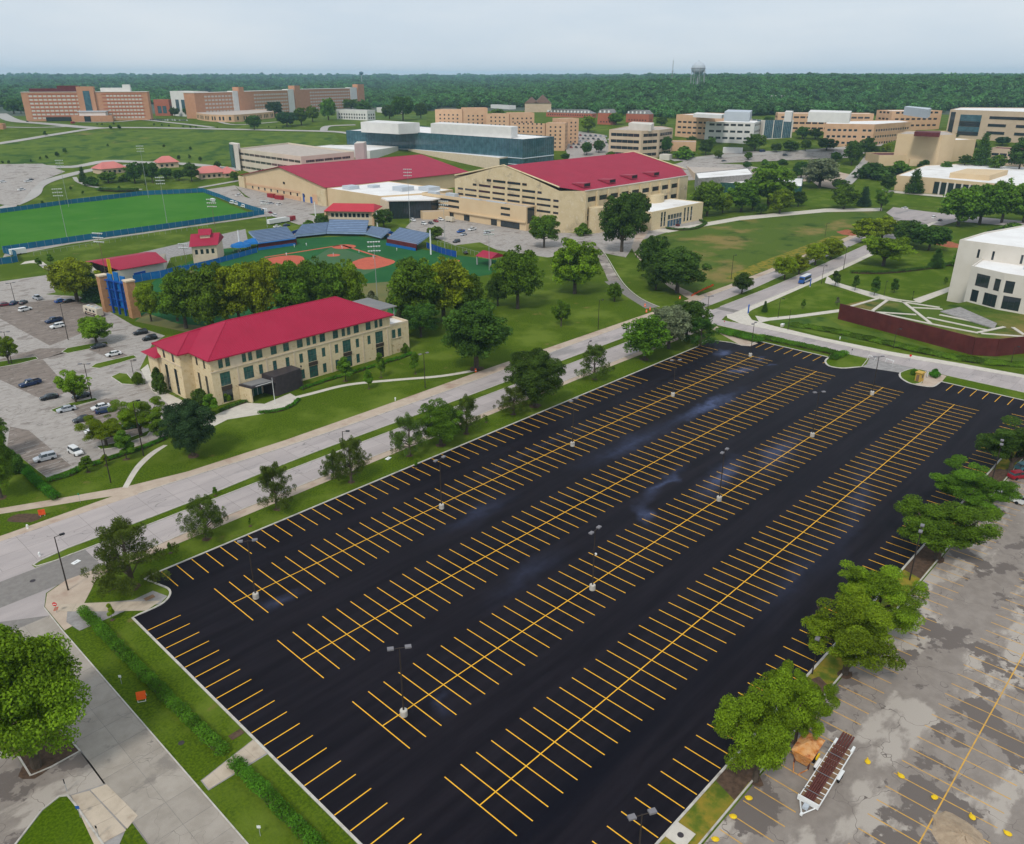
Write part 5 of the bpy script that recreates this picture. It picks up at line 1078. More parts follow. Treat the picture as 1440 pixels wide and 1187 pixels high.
tag(mb.obj('bracing', 'grey_pole', t), kind='stuff'); MB().tube((0, 0, zt), (0, 0, zt + 7), .2, n=4).obj('antenna', 'grey_pole', t); MB().box(-2.4, 2.4, -1, 1, zt * .55, zt * .55 + 2).obj('dish_frame', 'grey_pole', t)

# ---------------------------------------------------------------- ball park
mat('tower_brick', (.46, .25, .13), (.38, .20, .10), .8, world=False)
def ballpark():
    def stand(name, label, top, low, zt, zl, rows, mtop='seat_grey'):
        """raked seating between a low front line and a high back line (left point, right point)"""
        A, B = low; Cc, D = top; t = thing(name, label, 'grandstand', (*A, 0)); o = A; q = lambda p: (p[0] - o[0], p[1] - o[1])
        for i in range(rows):
            f0, f1 = i / rows, (i + 1) / rows; P = [(A[0] + (Cc[0] - A[0]) * f0, A[1] + (Cc[1] - A[1]) * f0), (B[0] + (D[0] - B[0]) * f0, B[1] + (D[1] - B[1]) * f0), (B[0] + (D[0] - B[0]) * f1, B[1] + (D[1] - B[1]) * f1), (A[0] + (Cc[0] - A[0]) * f1, A[1] + (Cc[1] - A[1]) * f1)]
            z = zl + (zt - zl) * (i + 1) / rows; mb = MB(); mb.prism([q(p) for p in P], max(0, z - .9), z); mb.obj('tread', mtop, t)
            P2 = [P[0], P[1], tuple(np.array(P[1]) * .6 + np.array(P[2]) * .4), tuple(np.array(P[0]) * .6 + np.array(P[3]) * .4)]; m2 = MB(); m2.prism([q(p) for p in P2], z + .12, z + .34); m2.obj('bench', 'seat_rib', t)
        return t, q
    PX = lambda x, y, s=7.2, ox=280, oy=270: (ox + x / s, oy + y / s)
    # covered side stands (grey ribbed roofs over dugouts)
    for lab, top, low in (('left blue grey side stand above the third base dugout', [(500, 400), (880, 350)], [(610, 520), (985, 470)]),):
        tp = [GZ(*PX(*p), 6.5) for p in top]; lw = [GZ(*PX(*p), 3.2) for p in low]; t, q = stand('side_stand', lab, tp, lw, 6.5, 3.2, 9)
        fr = [G(*PX(620, 610)), G(*PX(1000, 560))]; MB().prism([q(lw[0]), q(lw[1]), q((lw[1][0] - 1, lw[1][1] - .5)), q((lw[0][0] - 1, lw[0][1] - .5))], 0, 3.1).obj('dugout_wall', 'maroon', t)
        MB().prism([q((lw[0][0] - 1.4, lw[0][1] - 1)), q((lw[1][0] - 1.4, lw[1][1] - 1)), q((lw[1][0] - 1.7, lw[1][1] - 1.2)), q((lw[0][0] - 1.7, lw[0][1] - 1.2))], 0, 1.3).obj('dugout_rail', 'blue_paint', t)
        MB().prism([q((lw[0][0] - 2, lw[0][1] - 1)), q((lw[1][0] - 2, lw[1][1] - 1)), q(lw[1]), q(lw[0])], 3.12, 3.35).obj('dugout_roof', 'blue_paint', t)
    PY = lambda x, y: (460 + x / 5.54, 270 + y / 5.54)
    tp = [GZ(*PY(570, 278), 6.5), GZ(*PY(810, 325), 6.5)]; lw = [GZ(*PY(470, 362), 3.2), GZ(*PY(700, 405), 3.2)]
    t, q = stand('side_stand', 'right blue grey side stand above the first base dugout', tp, lw, 6.5, 3.2, 9)
    v = Vector((lw[0][0] - tp[0][0], lw[0][1] - tp[0][1])).normalized()
    MB().prism([q(lw[0]), q(lw[1]), q((lw[1][0] + v.x, lw[1][1] + v.y)), q((lw[0][0] + v.x, lw[0][1] + v.y))], 0, 3.1).obj('dugout_wall', 'maroon', t)
    MB().prism([q((lw[0][0] + v.x * 1.5, lw[0][1] + v.y * 1.5)), q((lw[1][0] + v.x * 1.5, lw[1][1] + v.y * 1.5)), q((lw[1][0] + v.x * 1.8, lw[1][1] + v.y * 1.8)), q((lw[0][0] + v.x * 1.8, lw[0][1] + v.y * 1.8))], 0, 1.3).obj('dugout_rail', 'blue_paint', t)
    tp = [GZ(*PY(0, 215), 5.5), GZ(*PY(355, 265), 5.5)]; 
    # stand behind home plate in three wedges
    for lab, top, low, zt in (('central grey seating rising behind home plate', [(20, 212), (325, 220)], [(-5, 320), (300, 325)], 6), ('small left seating wedge beside the central seats', [(-190, 255), (10, 235)], [(-260, 345), (-10, 320)], 5), ('small right seating wedge beside the central seats', [(350, 268), (495, 290)], [(300, 325), (420, 355)], 5)):
        stand('seating', lab, [GZ(*PY(*top[0]), zt), GZ(*PY(*top[1]), zt)], [GZ(*PY(*low[0]), 1.6), GZ(*PY(*low[1]), 1.6)], zt, 1.6, 8)
    bs = pix([(392, 337), (408, 338), (425, 332), (445, 329), (470, 327), (500, 326), (530, 330), (545, 335), (560, 340)])
    w = thing('backstop_wall', 'curved blue and brick backstop wall behind home plate', 'wall', (*bs[0], 0)); loc = [(x - bs[0][0], y - bs[0][1]) for x, y in smooth(bs, 3)]
    def lb(n, P, wd, z0, z1, m):
        A, B = offset(P, 0), offset(P, wd); mb = MB()
        for i in range(len(P) - 1): mb.prism([A[i], A[i + 1], B[i + 1], B[i]], z0, z1)
        tag(mb.obj(n, m, w), kind='stuff')
    lb('brick_panel', loc, .4, 0, 1.5, 'blue_paint'); lb('brick_top', loc, .6, 1.5, 2.4, 'peach_brick'); lb('blue_screen', offset(loc, 2.2), .3, 1.2, 3.4, 'royal_blue')
    # press box with red roof
    b = Bld('press_box', 'press box with bright red roof and brick piers above the ball park seats', 'building', [GZ(461, 306, 4), GZ(524, 307, 4), GZ(531, 300, 4), GZ(468, 299, 4)], 0, 8.0, 'limestone_smooth', roof=None)
    for i in range(9): b.win(0, 2 + i * 2.6, 4.3, 1.9, 2.4, 1, 1, fm='bright_frame')
    b.build(); L = b.L(0); D = b.frame(0)[1]; ang = math.atan2(D[1], D[0]); c_, s_ = math.cos(ang), math.sin(ang); dp = b.L(1)
    V = [(-1.5, -2.5, 8), (L + 1.5, -2.5, 8), (L + 1.5, dp + 1, 8), (-1.5, dp + 1, 8), (1, dp / 2, 11), (L - 1, dp / 2, 11)]; V = [(x * c_ - y * s_, x * s_ + y * c_, z + .02) for x, y, z in V]; MB().add(V, [(0, 1, 5, 4), (1, 2, 5), (2, 3, 4, 5), (3, 0, 4), (3, 2, 1, 0)]).obj('roof', 'press_roof', b.root)
    for x in (-1.2, L + .2): MB().box(x, x + 1, -2, 0, 0, 7.9, rot=ang).obj('brick_pier', 'peach_brick', b.root)
    # club house with two roofs
    b = Bld('club_house', 'small two storey club house with red gabled roof and cupola left of the stands', 'building', [(168, 362), (178, 358), (189, 373), (179, 379)][::1], 0, 8.4, 'limestone_smooth', roof=None)
    for i in range(4): b.win(0, 1.2 + i * 2.4, 4.6, 1.3, 2.2, 1, 1, stuff=False)
    b.build(); Q = b.Q; e0, e1, e2, e3 = Q
    mid_ = lambda a, c: ((a[0] + c[0]) / 2, (a[1] + c[1]) / 2)
    def gab(Q, z, h, ov, nm):
        a, b_, c, d = [Vector(p) for p in Q]; u = (b_ - a).normalized() * ov; v = (d - a).normalized() * ov; a, b_, c, d = a - u - v, b_ + u - v, c + u + v, d - u + v; r0, r1 = (a + d) / 2, (b_ + c) / 2
        MB().add([(*a, z), (*b_, z), (*c, z), (*d, z), (*r0, z + h), (*r1, z + h)], [(0, 1, 5, 4), (2, 3, 4, 5), (3, 0, 4), (1, 2, 5), (0, 3, 2, 1)]).obj(nm, 'red_roof_far', b.root)
    gab(Q, 8.42, 4.0, .9, 'roof'); cx = sum(p[0] for p in Q) / 4; cy = sum(p[1] for p in Q) / 4; gab([(cx + (x - cx) * .4, cy + (y - cy) * .45) for x, y in Q], 12.3, 2.2, .6, 'cupola_roof'); MB().prism([(cx + (x - cx) * .4, cy + (y - cy) * .45) for x, y in Q], 10.5, 12.28).obj('cupola', 'limestone_smooth', b.root)
    b = Bld('storage_shed', 'long storage shed with dusty red roof and pale walls behind the left field fence', 'shed', [G(146, 402), G(232, 384), (160, 372), (128, 380)], 0, 5, 'white_concrete', roof=None); 
    b.build()
    E0 = [GZ(128, 372, 5.4), GZ(170, 379, 5.4), GZ(233, 367, 5.4), GZ(218, 354, 6.8)]; o = b.o
    P = [GZ(168, 379.5, 5.3), GZ(235, 368, 5.3), GZ(219, 355, 7.2), GZ(130, 369, 7.2)]; z = [5.3, 5.3, 7.4, 7.4]; bk = [(P[1][0] * 1 + (P[2][0] - P[1][0]) * 2, P[1][1] + (P[2][1] - P[1][1]) * 2), (P[0][0] + (P[3][0] - P[0][0]) * 2, P[0][1] + (P[3][1] - P[0][1]) * 2)]
    mb = MB(); V = [(*p, h) for p, h in zip(P, z)] + [(*p, 5.3) for p in bk]; V = [(x - o[0], y - o[1], h) for x, y, h in V]; V += [(x, y, h - .25) for x, y, h in V]; mb.add(V, [(0, 1, 2, 3), (3, 2, 4, 5), (7, 6, 9, 8), (0, 6, 7, 1), (1, 7, 8, 2), (0, 3, 9, 6)]); mb.obj('roof', 'red_roof_far', b.root)
    mb = MB(); 
    for i in range(1, 40): t_ = i / 40; a = Vector(V[0]).lerp(Vector(V[1]), t_); c = Vector(V[3]).lerp(Vector(V[2]), t_); mb.add([a - Vector((.06, 0, 0)), a + Vector((.06, 0, 0)), a + Vector((0, 0, .1)), c - Vector((.06, 0, 0)), c + Vector((.06, 0, 0)), c + Vector((0, 0, .1))], [(0, 1, 4, 3), (1, 2, 5, 4), (2, 0, 3, 5)])
    tag(mb.obj('seams', 'seam_far', b.root), kind='stuff')
    b.poly('blue_door', [G(190, 396), G(206, 392), (G(206, 392)[0], G(206, 392)[1] - .4), (G(190, 396)[0], G(190, 396)[1] - .4)], 0, 3.6, 'royal_blue')
    # scoreboard on two brick towers, seen from behind
    t = thing('scoreboard', 'blue steel back of a scoreboard between two square brick towers', 'scoreboard', (107.8, 301, 0))
    for (x, y) in ((108.2, 309.2), (111.4, 293.6)): MB().box(x - 1.5, x + 1.5, y - 1.5, y + 1.5, -.5, 13.2, org=(-107.8, -301)).obj('brick_tower', 'tower_brick', t); MB().box(x - 1.7, x + 1.7, y - 1.7, y + 1.7, 13.2, 13.7, org=(-107.8, -301)).obj('tower_cap', 'limestone_smooth', t)
    d = Vector((111.4 - 108.2, 293.6 - 309.2)).normalized(); A = Vector((108.2, 309.2)) - Vector((107.8, 301)) + d * 1.8; L = 15.9 - 3.6; ang = math.atan2(d.y, d.x)
    def sb(n, s0, s1, y0, y1, z0, z1, m): MB().box(s0, s1, y0, y1, z0, z1, rot=ang, org=(A.x, A.y)).obj(n, m, t)
    for z0, z1 in ((2.8, 5.2), (5.6, 8.6), (9, 12.2)): sb('back_panel', 0, L, .2, .7, z0, z1, 'blue_paint')
    for i in range(3): sb('sign_panel', 1 + i * (L - 1) / 3, (i + 1) * (L - 1) / 3, .3, .7, 12.25, 15.4 - abs(i - 1) * 1.1, 'blue_paint')
    for s in (2.5, L / 2, L - 2.5): sb('strut', s - .3, s + .3, -.9, -.3, 0, 12, 'royal_blue')
    for z in (2.7, 5.4, 8.8, 12): sb('beam', 0, L, -.5, .1, z - .15, z + .15, 'royal_blue')
    for s in (1.2, 3.6, 6, 8.4, 10.8): sb('rib', s - .1, s + .1, -.2, .19, 2.8, 12, 'royal_blue')
    # awnings, batting cage roof
    for k, (x, y) in enumerate(((420, 540), (545, 505))):
        p = GZ(*PX(x, y), 3); u = thing('blue_awning', ('left', 'right')[k] + ' one of two round topped blue awnings beside the third base stand', 'awning', (*p, 0)); MB().lathe([(5.2, 2.6), (4.4, 3.6), (.4, 4.8)], n=8).obj('canvas', 'blue_paint', u)
        for a in range(4): MB().tube((4 * math.cos(a * 1.57 + .7), 4 * math.sin(a * 1.57 + .7), 0), (4 * math.cos(a * 1.57 + .7), 4 * math.sin(a * 1.57 + .7), 2.7), .1, n=5).obj('post', 'grey_pole', u)
    p = G(690, 372); u = thing('shelter', 'small open shelter with red gabled roof at the right end of the ball park', 'shelter', (*p, 0))
    MB().add([(-5, -5, 4), (5, -5, 4), (5, 5, 4), (-5, 5, 4), (0, -5, 6), (0, 5, 6)], [(0, 4, 5, 3), (1, 2, 5, 4), (0, 1, 4), (3, 5, 2), (0, 3, 2, 1)]).obj('roof', 'red_roof_far', u)
    for x in (-4.4, 4.4):
        for y in (-4.4, 4.4): MB().box(x - .25, x + .25, y - .25, y + .25, 0, 4).obj('post', 'grey_pole', u)
    x, y = G(405, 352); 
roof_mat('press_roof', (.50, .035, .05), (.46, .03, .045), 1)
ballpark()
def screen_fence(name, label, P, h, m, post='grey_pole', step=4.0, cat='fence'):
    P = [tuple(p) for p in P]; t = thing(name, label, cat, gz(P[0])); n = max(1, int(plen(P) / step)); Q = along(P, n); pm = MB().tube((0, 0, -.1), (0, 0, h + .15), .07, n=5).mesh('post', post)
    for i, p in enumerate(Q[:140]): link('post', pm, t, (p[0] - P[0][0], p[1] - P[0][1], elev(*p) - elev(*P[0])))
    for i in range(len(Q) - 1):
        a, b = Q[i], Q[i + 1]; mb = MB(); d = Vector((b[0] - a[0], b[1] - a[1])).normalized() * .03; e0, e1 = elev(*a) - elev(*P[0]), elev(*b) - elev(*P[0]); o = P[0]
        A = (a[0] - o[0], a[1] - o[1]); B = (b[0] - o[0], b[1] - o[1])
        mb.add([(A[0] - d.y, A[1] + d.x, e0 + .05), (B[0] - d.y, B[1] + d.x, e1 + .05), (B[0] - d.y, B[1] + d.x, e1 + h), (A[0] - d.y, A[1] + d.x, e0 + h), (A[0] + d.y, A[1] - d.x, e0 + .05), (B[0] + d.y, B[1] - d.x, e1 + .05), (B[0] + d.y, B[1] - d.x, e1 + h), (A[0] + d.y, A[1] - d.x, e0 + h)], [(0, 1, 2, 3), (5, 4, 7, 6), (3, 2, 6, 7)])
        mb.obj('screen_panel', m, t)
screen_fence('windscreen_fence', 'blue windscreen fence along the near side of the playing field', pix([(5, 355), (120, 338), (240, 321), (372, 302)]), 3.0, 'teal_screen')
screen_fence('windscreen_fence', 'blue windscreen fence along the far side of the playing field', pix([(-160, 320), (0, 301), (100, 287), (200, 275), (286, 271)]), 3.0, 'teal_screen')
screen_fence('windscreen_fence', 'blue windscreen fence behind the right goal line by the white vans', pix([(286, 271), (310, 280), (340, 292), (368, 300)]), 3.0, 'teal_screen')
screen_fence('windscreen_fence', 'short blue windscreen fence at the lower left corner of the playing field', pix([(-160, 392), (0, 372), (26, 369), (24, 361), (5, 356)]), 3.0, 'teal_screen')
screen_fence('outfield_fence', 'blue padded fence along the left field line in front of the shed', pix([(188, 398), (207, 394), (232, 390), (256, 383)]), 3.2, 'blue_paint')
screen_fence('outfield_fence', 'teal and blue fence between club house and left field', pix([(256, 382), (300, 372), (330, 364), (352, 358), (362, 355)]), 2.4, 'blue_paint')
screen_fence('outfield_fence', 'blue bullpen fence right of the first base stand', pix([(600, 349), (625, 358), (642, 362)]), 3.0, 'royal_blue')
def chain_fence(label, P, h=1.8, step=3.2, m='grey_pole'):
    t = thing('chain_link_fence', label, 'fence', gz(P[0])); n = int(plen(P) / step); Q = along(P, n); pm = MB().tube((0, 0, 0), (0, 0, h), .06, n=5).mesh('post', m); o = P[0]
    for p in Q[:150]: link('post', pm, t, (p[0] - o[0], p[1] - o[1], elev(*p) - elev(*o)))
    mb = MB()
    for a, b in zip(Q[:-1], Q[1:]): mb.tube((a[0] - o[0], a[1] - o[1], h), (b[0] - o[0], b[1] - o[1], h), .05, n=4)
    tag(mb.obj('top_rail', m, t), kind='stuff')
chain_fence('grey chain link fence along the service road below the playing field', pix([(48, 360), (120, 348), (200, 334), (292, 320)]))
chain_fence('chain link fence in front of the parked cars right of the ball park', pix([(615, 345), (650, 355), (690, 366), (720, 372)]), 2.4)
chain_fence('chain link fence behind the storage shed toward the club house', pix([(232, 372), (262, 364), (300, 352)]), 2.4)
# ---------------------------------------------------------------- trees
def leaf_mesh(name, clumps, n, size, m, seed, flat=.35, needle=False):
    """clumps: (x, y, z, rx, ry, rz); many small bent leaf clusters over the clumps' surfaces and some inside"""
    r = np.random.RandomState(seed); cl = np.array(clumps, float); wt = (cl[:, 3] * cl[:, 4] * cl[:, 5]) ** .667; wt /= wt.sum()
    k = r.choice(len(cl), n, p=wt); d = r.normal(size=(n, 3)); d /= np.linalg.norm(d, axis=1)[:, None]; d[:, 2] = np.where(r.rand(n) < .45, np.abs(d[:, 2]), d[:, 2])
    rr = 1 - .5 * r.rand(n) ** 2.2 + r.normal(size=n) * .05
    P = cl[k, :3] + d * cl[k, 3:6] * rr[:, None]
    nrm = d * .8 + r.normal(size=(n, 3)) * .55 + np.array([0, 0, flat]); nrm /= np.linalg.norm(nrm, axis=1)[:, None]
    a = np.cross(nrm, r.normal(size=(n, 3))); a /= np.linalg.norm(a, axis=1)[:, None] + 1e-9; b = np.cross(nrm, a)
    s = size * (.6 + .8 * r.rand(n)); asp = .28 if needle else .62
    if needle: a = a * .5 + d * .6 + np.array([0, 0, .6]); a /= np.linalg.norm(a, axis=1)[:, None]; b = np.cross(nrm, a)
    A = a * s[:, None]; B = b * (s * asp)[:, None]; C_ = nrm * (s * .18)[:, None]
    V = np.stack([P - A - C_, P + B + C_ * .6, P + A - C_, P - B + C_ * .6], 1).reshape(-1, 3)
    F = np.arange(4 * n).reshape(-1, 4)
    me = bpy.data.meshes.new(name); me.vertices.add(4 * n); me.vertices.foreach_set('co', V.ravel()); me.loops.add(4 * n); me.loops.foreach_set('vertex_index', F.ravel()); me.polygons.add(n); me.polygons.foreach_set('loop_start', np.arange(n) * 4); me.polygons.foreach_set('loop_total', np.full(n, 4))
    me.materials.append(MATS[m]); at = me.attributes.new('shade', 'FLOAT', 'FACE'); cs = r.rand(len(cl)); at.data.foreach_set('value', np.clip(.55 * cs[k] + .45 * r.rand(n), 0, 1)); me.update(); return me
def trunk_mesh(limbs, m='bark'):
    mb = MB()
    for a, b, r0, r1 in limbs: mb.tube(a, b, r0, r1, n=6)
    return mb.mesh('trunk', m)
def clumps_for(kind, seed):
    r = random.Random(seed); cl = []; limbs = []
    if kind == 'broad':
        lean = r.uniform(-.5, .5); el_ = r.uniform(.88, 1.12)
        for i in range(64):
            t = r.uniform(0, 2 * math.pi); u = r.uniform(-.85, 1); q = math.sqrt(max(0, 1 - u * u)) ; R = r.uniform(.58, .90) * (1 + .14 * math.sin(2 * t + seed)); rad_ = r.uniform(.6, 1.25)
            cl.append((R * 4.3 * q * math.cos(t) * el_ + lean * u, R * 4.3 * q * math.sin(t) / el_, 5.2 + R * 4.0 * u, rad_, rad_, rad_ * .8))
        for i in range(12): t = r.uniform(0, 6.28); u = r.uniform(-.5, .95); q = math.sqrt(1 - u * u); cl.append((4.15 * q * math.cos(t), 4.15 * q * math.sin(t), 5.3 + 3.9 * u, .75, .75, .6))
        for i in range(8): cl.append((r.uniform(-1.8, 1.8), r.uniform(-1.8, 1.8), r.uniform(3.4, 8), 1.8, 1.8, 1.5))
        limbs.append(((0, 0, -.3), (0, 0, 3.2), .36, .26))
        for c in cl[:9]: limbs.append(((0, 0, 1.9 + r.random()), c[:3], .17, .03))
    elif kind == 'open':                                       # spreading tree with see-through crown of separate pads
        arms = 8
        for i in range(arms):
            t = i * 2 * math.pi / arms + r.uniform(-.3, .3); L = r.uniform(2.6, 4.4); zt = r.uniform(5.2, 9.2); e = (L * math.cos(t), L * math.sin(t), zt - abs(L) * .28); m_ = (e[0] * .42, e[1] * .42, 4.2)
            limbs += [((0, 0, 2.0), m_, .22, .13), (m_, e, .13, .04)]
            for j in range(9):
                f = r.uniform(.1, 1.15); cl.append((m_[0] + (e[0] - m_[0]) * f + r.uniform(-.9, .9), m_[1] + (e[1] - m_[1]) * f + r.uniform(-.9, .9), m_[2] + (e[2] - m_[2]) * f + r.uniform(-1.7, 1.1), r.uniform(.6, 1.15), r.uniform(.6, 1.15), r.uniform(.4, .75)))
        limbs.append(((0, 0, -.3), (0, 0, 2.2), .34, .26))
        for i in range(6): cl.append((r.uniform(-1.5, 1.5), r.uniform(-1.5, 1.5), r.uniform(4.6, 9), 1.2, 1.2, .9))
    elif kind == 'juniper':
        limbs.append(((0, 0, -.3), (.2, .1, 8.6), .32, .06))
        for i in range(40):
            z = r.uniform(1.3, 9.0); R = (2.6 + r.uniform(-.6, 1.3)) * (1 - max(0, (z - 2) / 8.4) ** 1.5) + .35; t = r.uniform(0, 2 * math.pi); c = (R * math.cos(t), R * math.sin(t), z + .55)
            cl.append((c[0] * .75, c[1] * .75, c[2], .75, .75, .95)); cl.append((c[0] * 1.15, c[1] * 1.15, c[2] + .5, .42, .42, .8))
            if i % 2 == 0: limbs.append(((0, 0, z - .9), (c[0], c[1], c[2]), .10, .03))
    elif kind == 'spruce':
        limbs.append(((0, 0, -.3), (0, 0, 9.6), .24, .03))
        for i in range(16):
            z = .9 + i * .56; R = 2.35 * (1 - i / 17.0) + .15
            for j in range(max(3, int(7 * R / 2.5))): t = j * 2.4 + i; cl.append((R * .6 * math.cos(t), R * .6 * math.sin(t), z, .42 + R * .32, .42 + R * .32, .5))
    elif kind == 'young':
        limbs.append(((0, 0, -.3), (0, 0, 7.5), .16, .04))
        for i in range(16):
            z = r.uniform(3.0, 9.0); R = 1.9 * math.sin(min(1, max(.15, (9.8 - z) / 5.2)) * 1.5); t = i * 2.4; cl.append((R * .62 * math.cos(t), R * .62 * math.sin(t), z, r.uniform(.8, 1.15), r.uniform(.8, 1.15), r.uniform(.7, 1.1)))
            if i < 6: limbs.append(((0, 0, z - 1.4), (R * .6 * math.cos(t), R * .6 * math.sin(t), z), .06, .02))
    elif kind == 'bush':
        for i in range(18): t = r.uniform(0, 6.28); R = r.uniform(0, 3.4); cl.append((R * math.cos(t), R * math.sin(t), r.uniform(3, 7) * (1 - R / 8), 1.6, 1.6, 2.2))
        limbs += [((0, 0, -.3), (r.uniform(-2, 2), r.uniform(-2, 2), 5), .2, .05) for _ in range(4)]
    return cl, limbs
TPL = {}
def template(kind, var, lod):
    k = (kind, var, lod)
    if k not in TPL:
        cl, limbs = clumps_for(kind, 100 + var * 17 + hash_(kind)); n, s = {'broad': ((54000, .098), (15000, .19), (6000, .32)), 'open': ((46000, .092), (13000, .18), (5200, .30)), 'juniper': ((22000, .16), (9000, .25), (3000, .4)), 'spruce': ((9000, .24), (5000, .34), (2200, .5)), 'young': ((9000, .16), (4500, .24), (1500, .45)), 'bush': ((12000, .22), (5000, .36), (1600, .65))}[kind][lod]
        TPL[k] = (leaf_mesh('crown', cl, n, s, 'leaf_mid', 5 + var, needle=kind in ('juniper', 'spruce')), trunk_mesh(limbs, 'bark'))
    return TPL[k]
def hash_(s): return sum(ord(c) * (i + 3) for i, c in enumerate(s)) % 997
TREES = 0
def tree(bx, by, ty, wpx, kind, leaf, label, group=None, name=None, cat='tree', minh=2.0, xy=None):
    global TREES
    p = xy or G(bx, by); D = math.hypot(dist(p), HC - elev(*p)); W = wpx / FPX * D * .985; H = max(minh, hgt((bx, by), ty)) if not xy else ty
    if H < W * .55: H = W * .55
    dd = W / (10.2 if kind in ('broad', 'open') else {'juniper': 6.6, 'spruce': 5.6, 'young': 5.4, 'bush': 9.0}[kind]); lod = 0 if D < 225 else 1 if D < 430 else 2
    cm, tm = template(kind, TREES % {'broad': 5, 'open': 4, 'juniper': 4, 'spruce': 2, 'young': 3, 'bush': 2}[kind], lod); TREES += 1
    nm = name or {'broad': 'tree', 'open': 'spreading_tree', 'juniper': 'juniper_tree', 'spruce': 'conifer_tree', 'young': 'young_tree', 'bush': 'shrub'}[kind]
    t = thing(nm, label, cat if kind != 'bush' else 'shrub', gz(p, 0), rng.uniform(0, 6.28), group); t.scale = (dd, dd, H / 9.9)
    link('trunk', tm, t); c = link('crown', cm, t); c.material_slots[0].link = 'OBJECT'; c.material_slots[0].material = MATS[leaf]
    return t
DK, MD, BR, YE, BL, JU, GR, HD = 'leaf_dark', 'leaf_mid', 'leaf_bright', 'leaf_yellow', 'leaf_blue', 'leaf_juniper', 'leaf_grey', 'leaf_hedge'
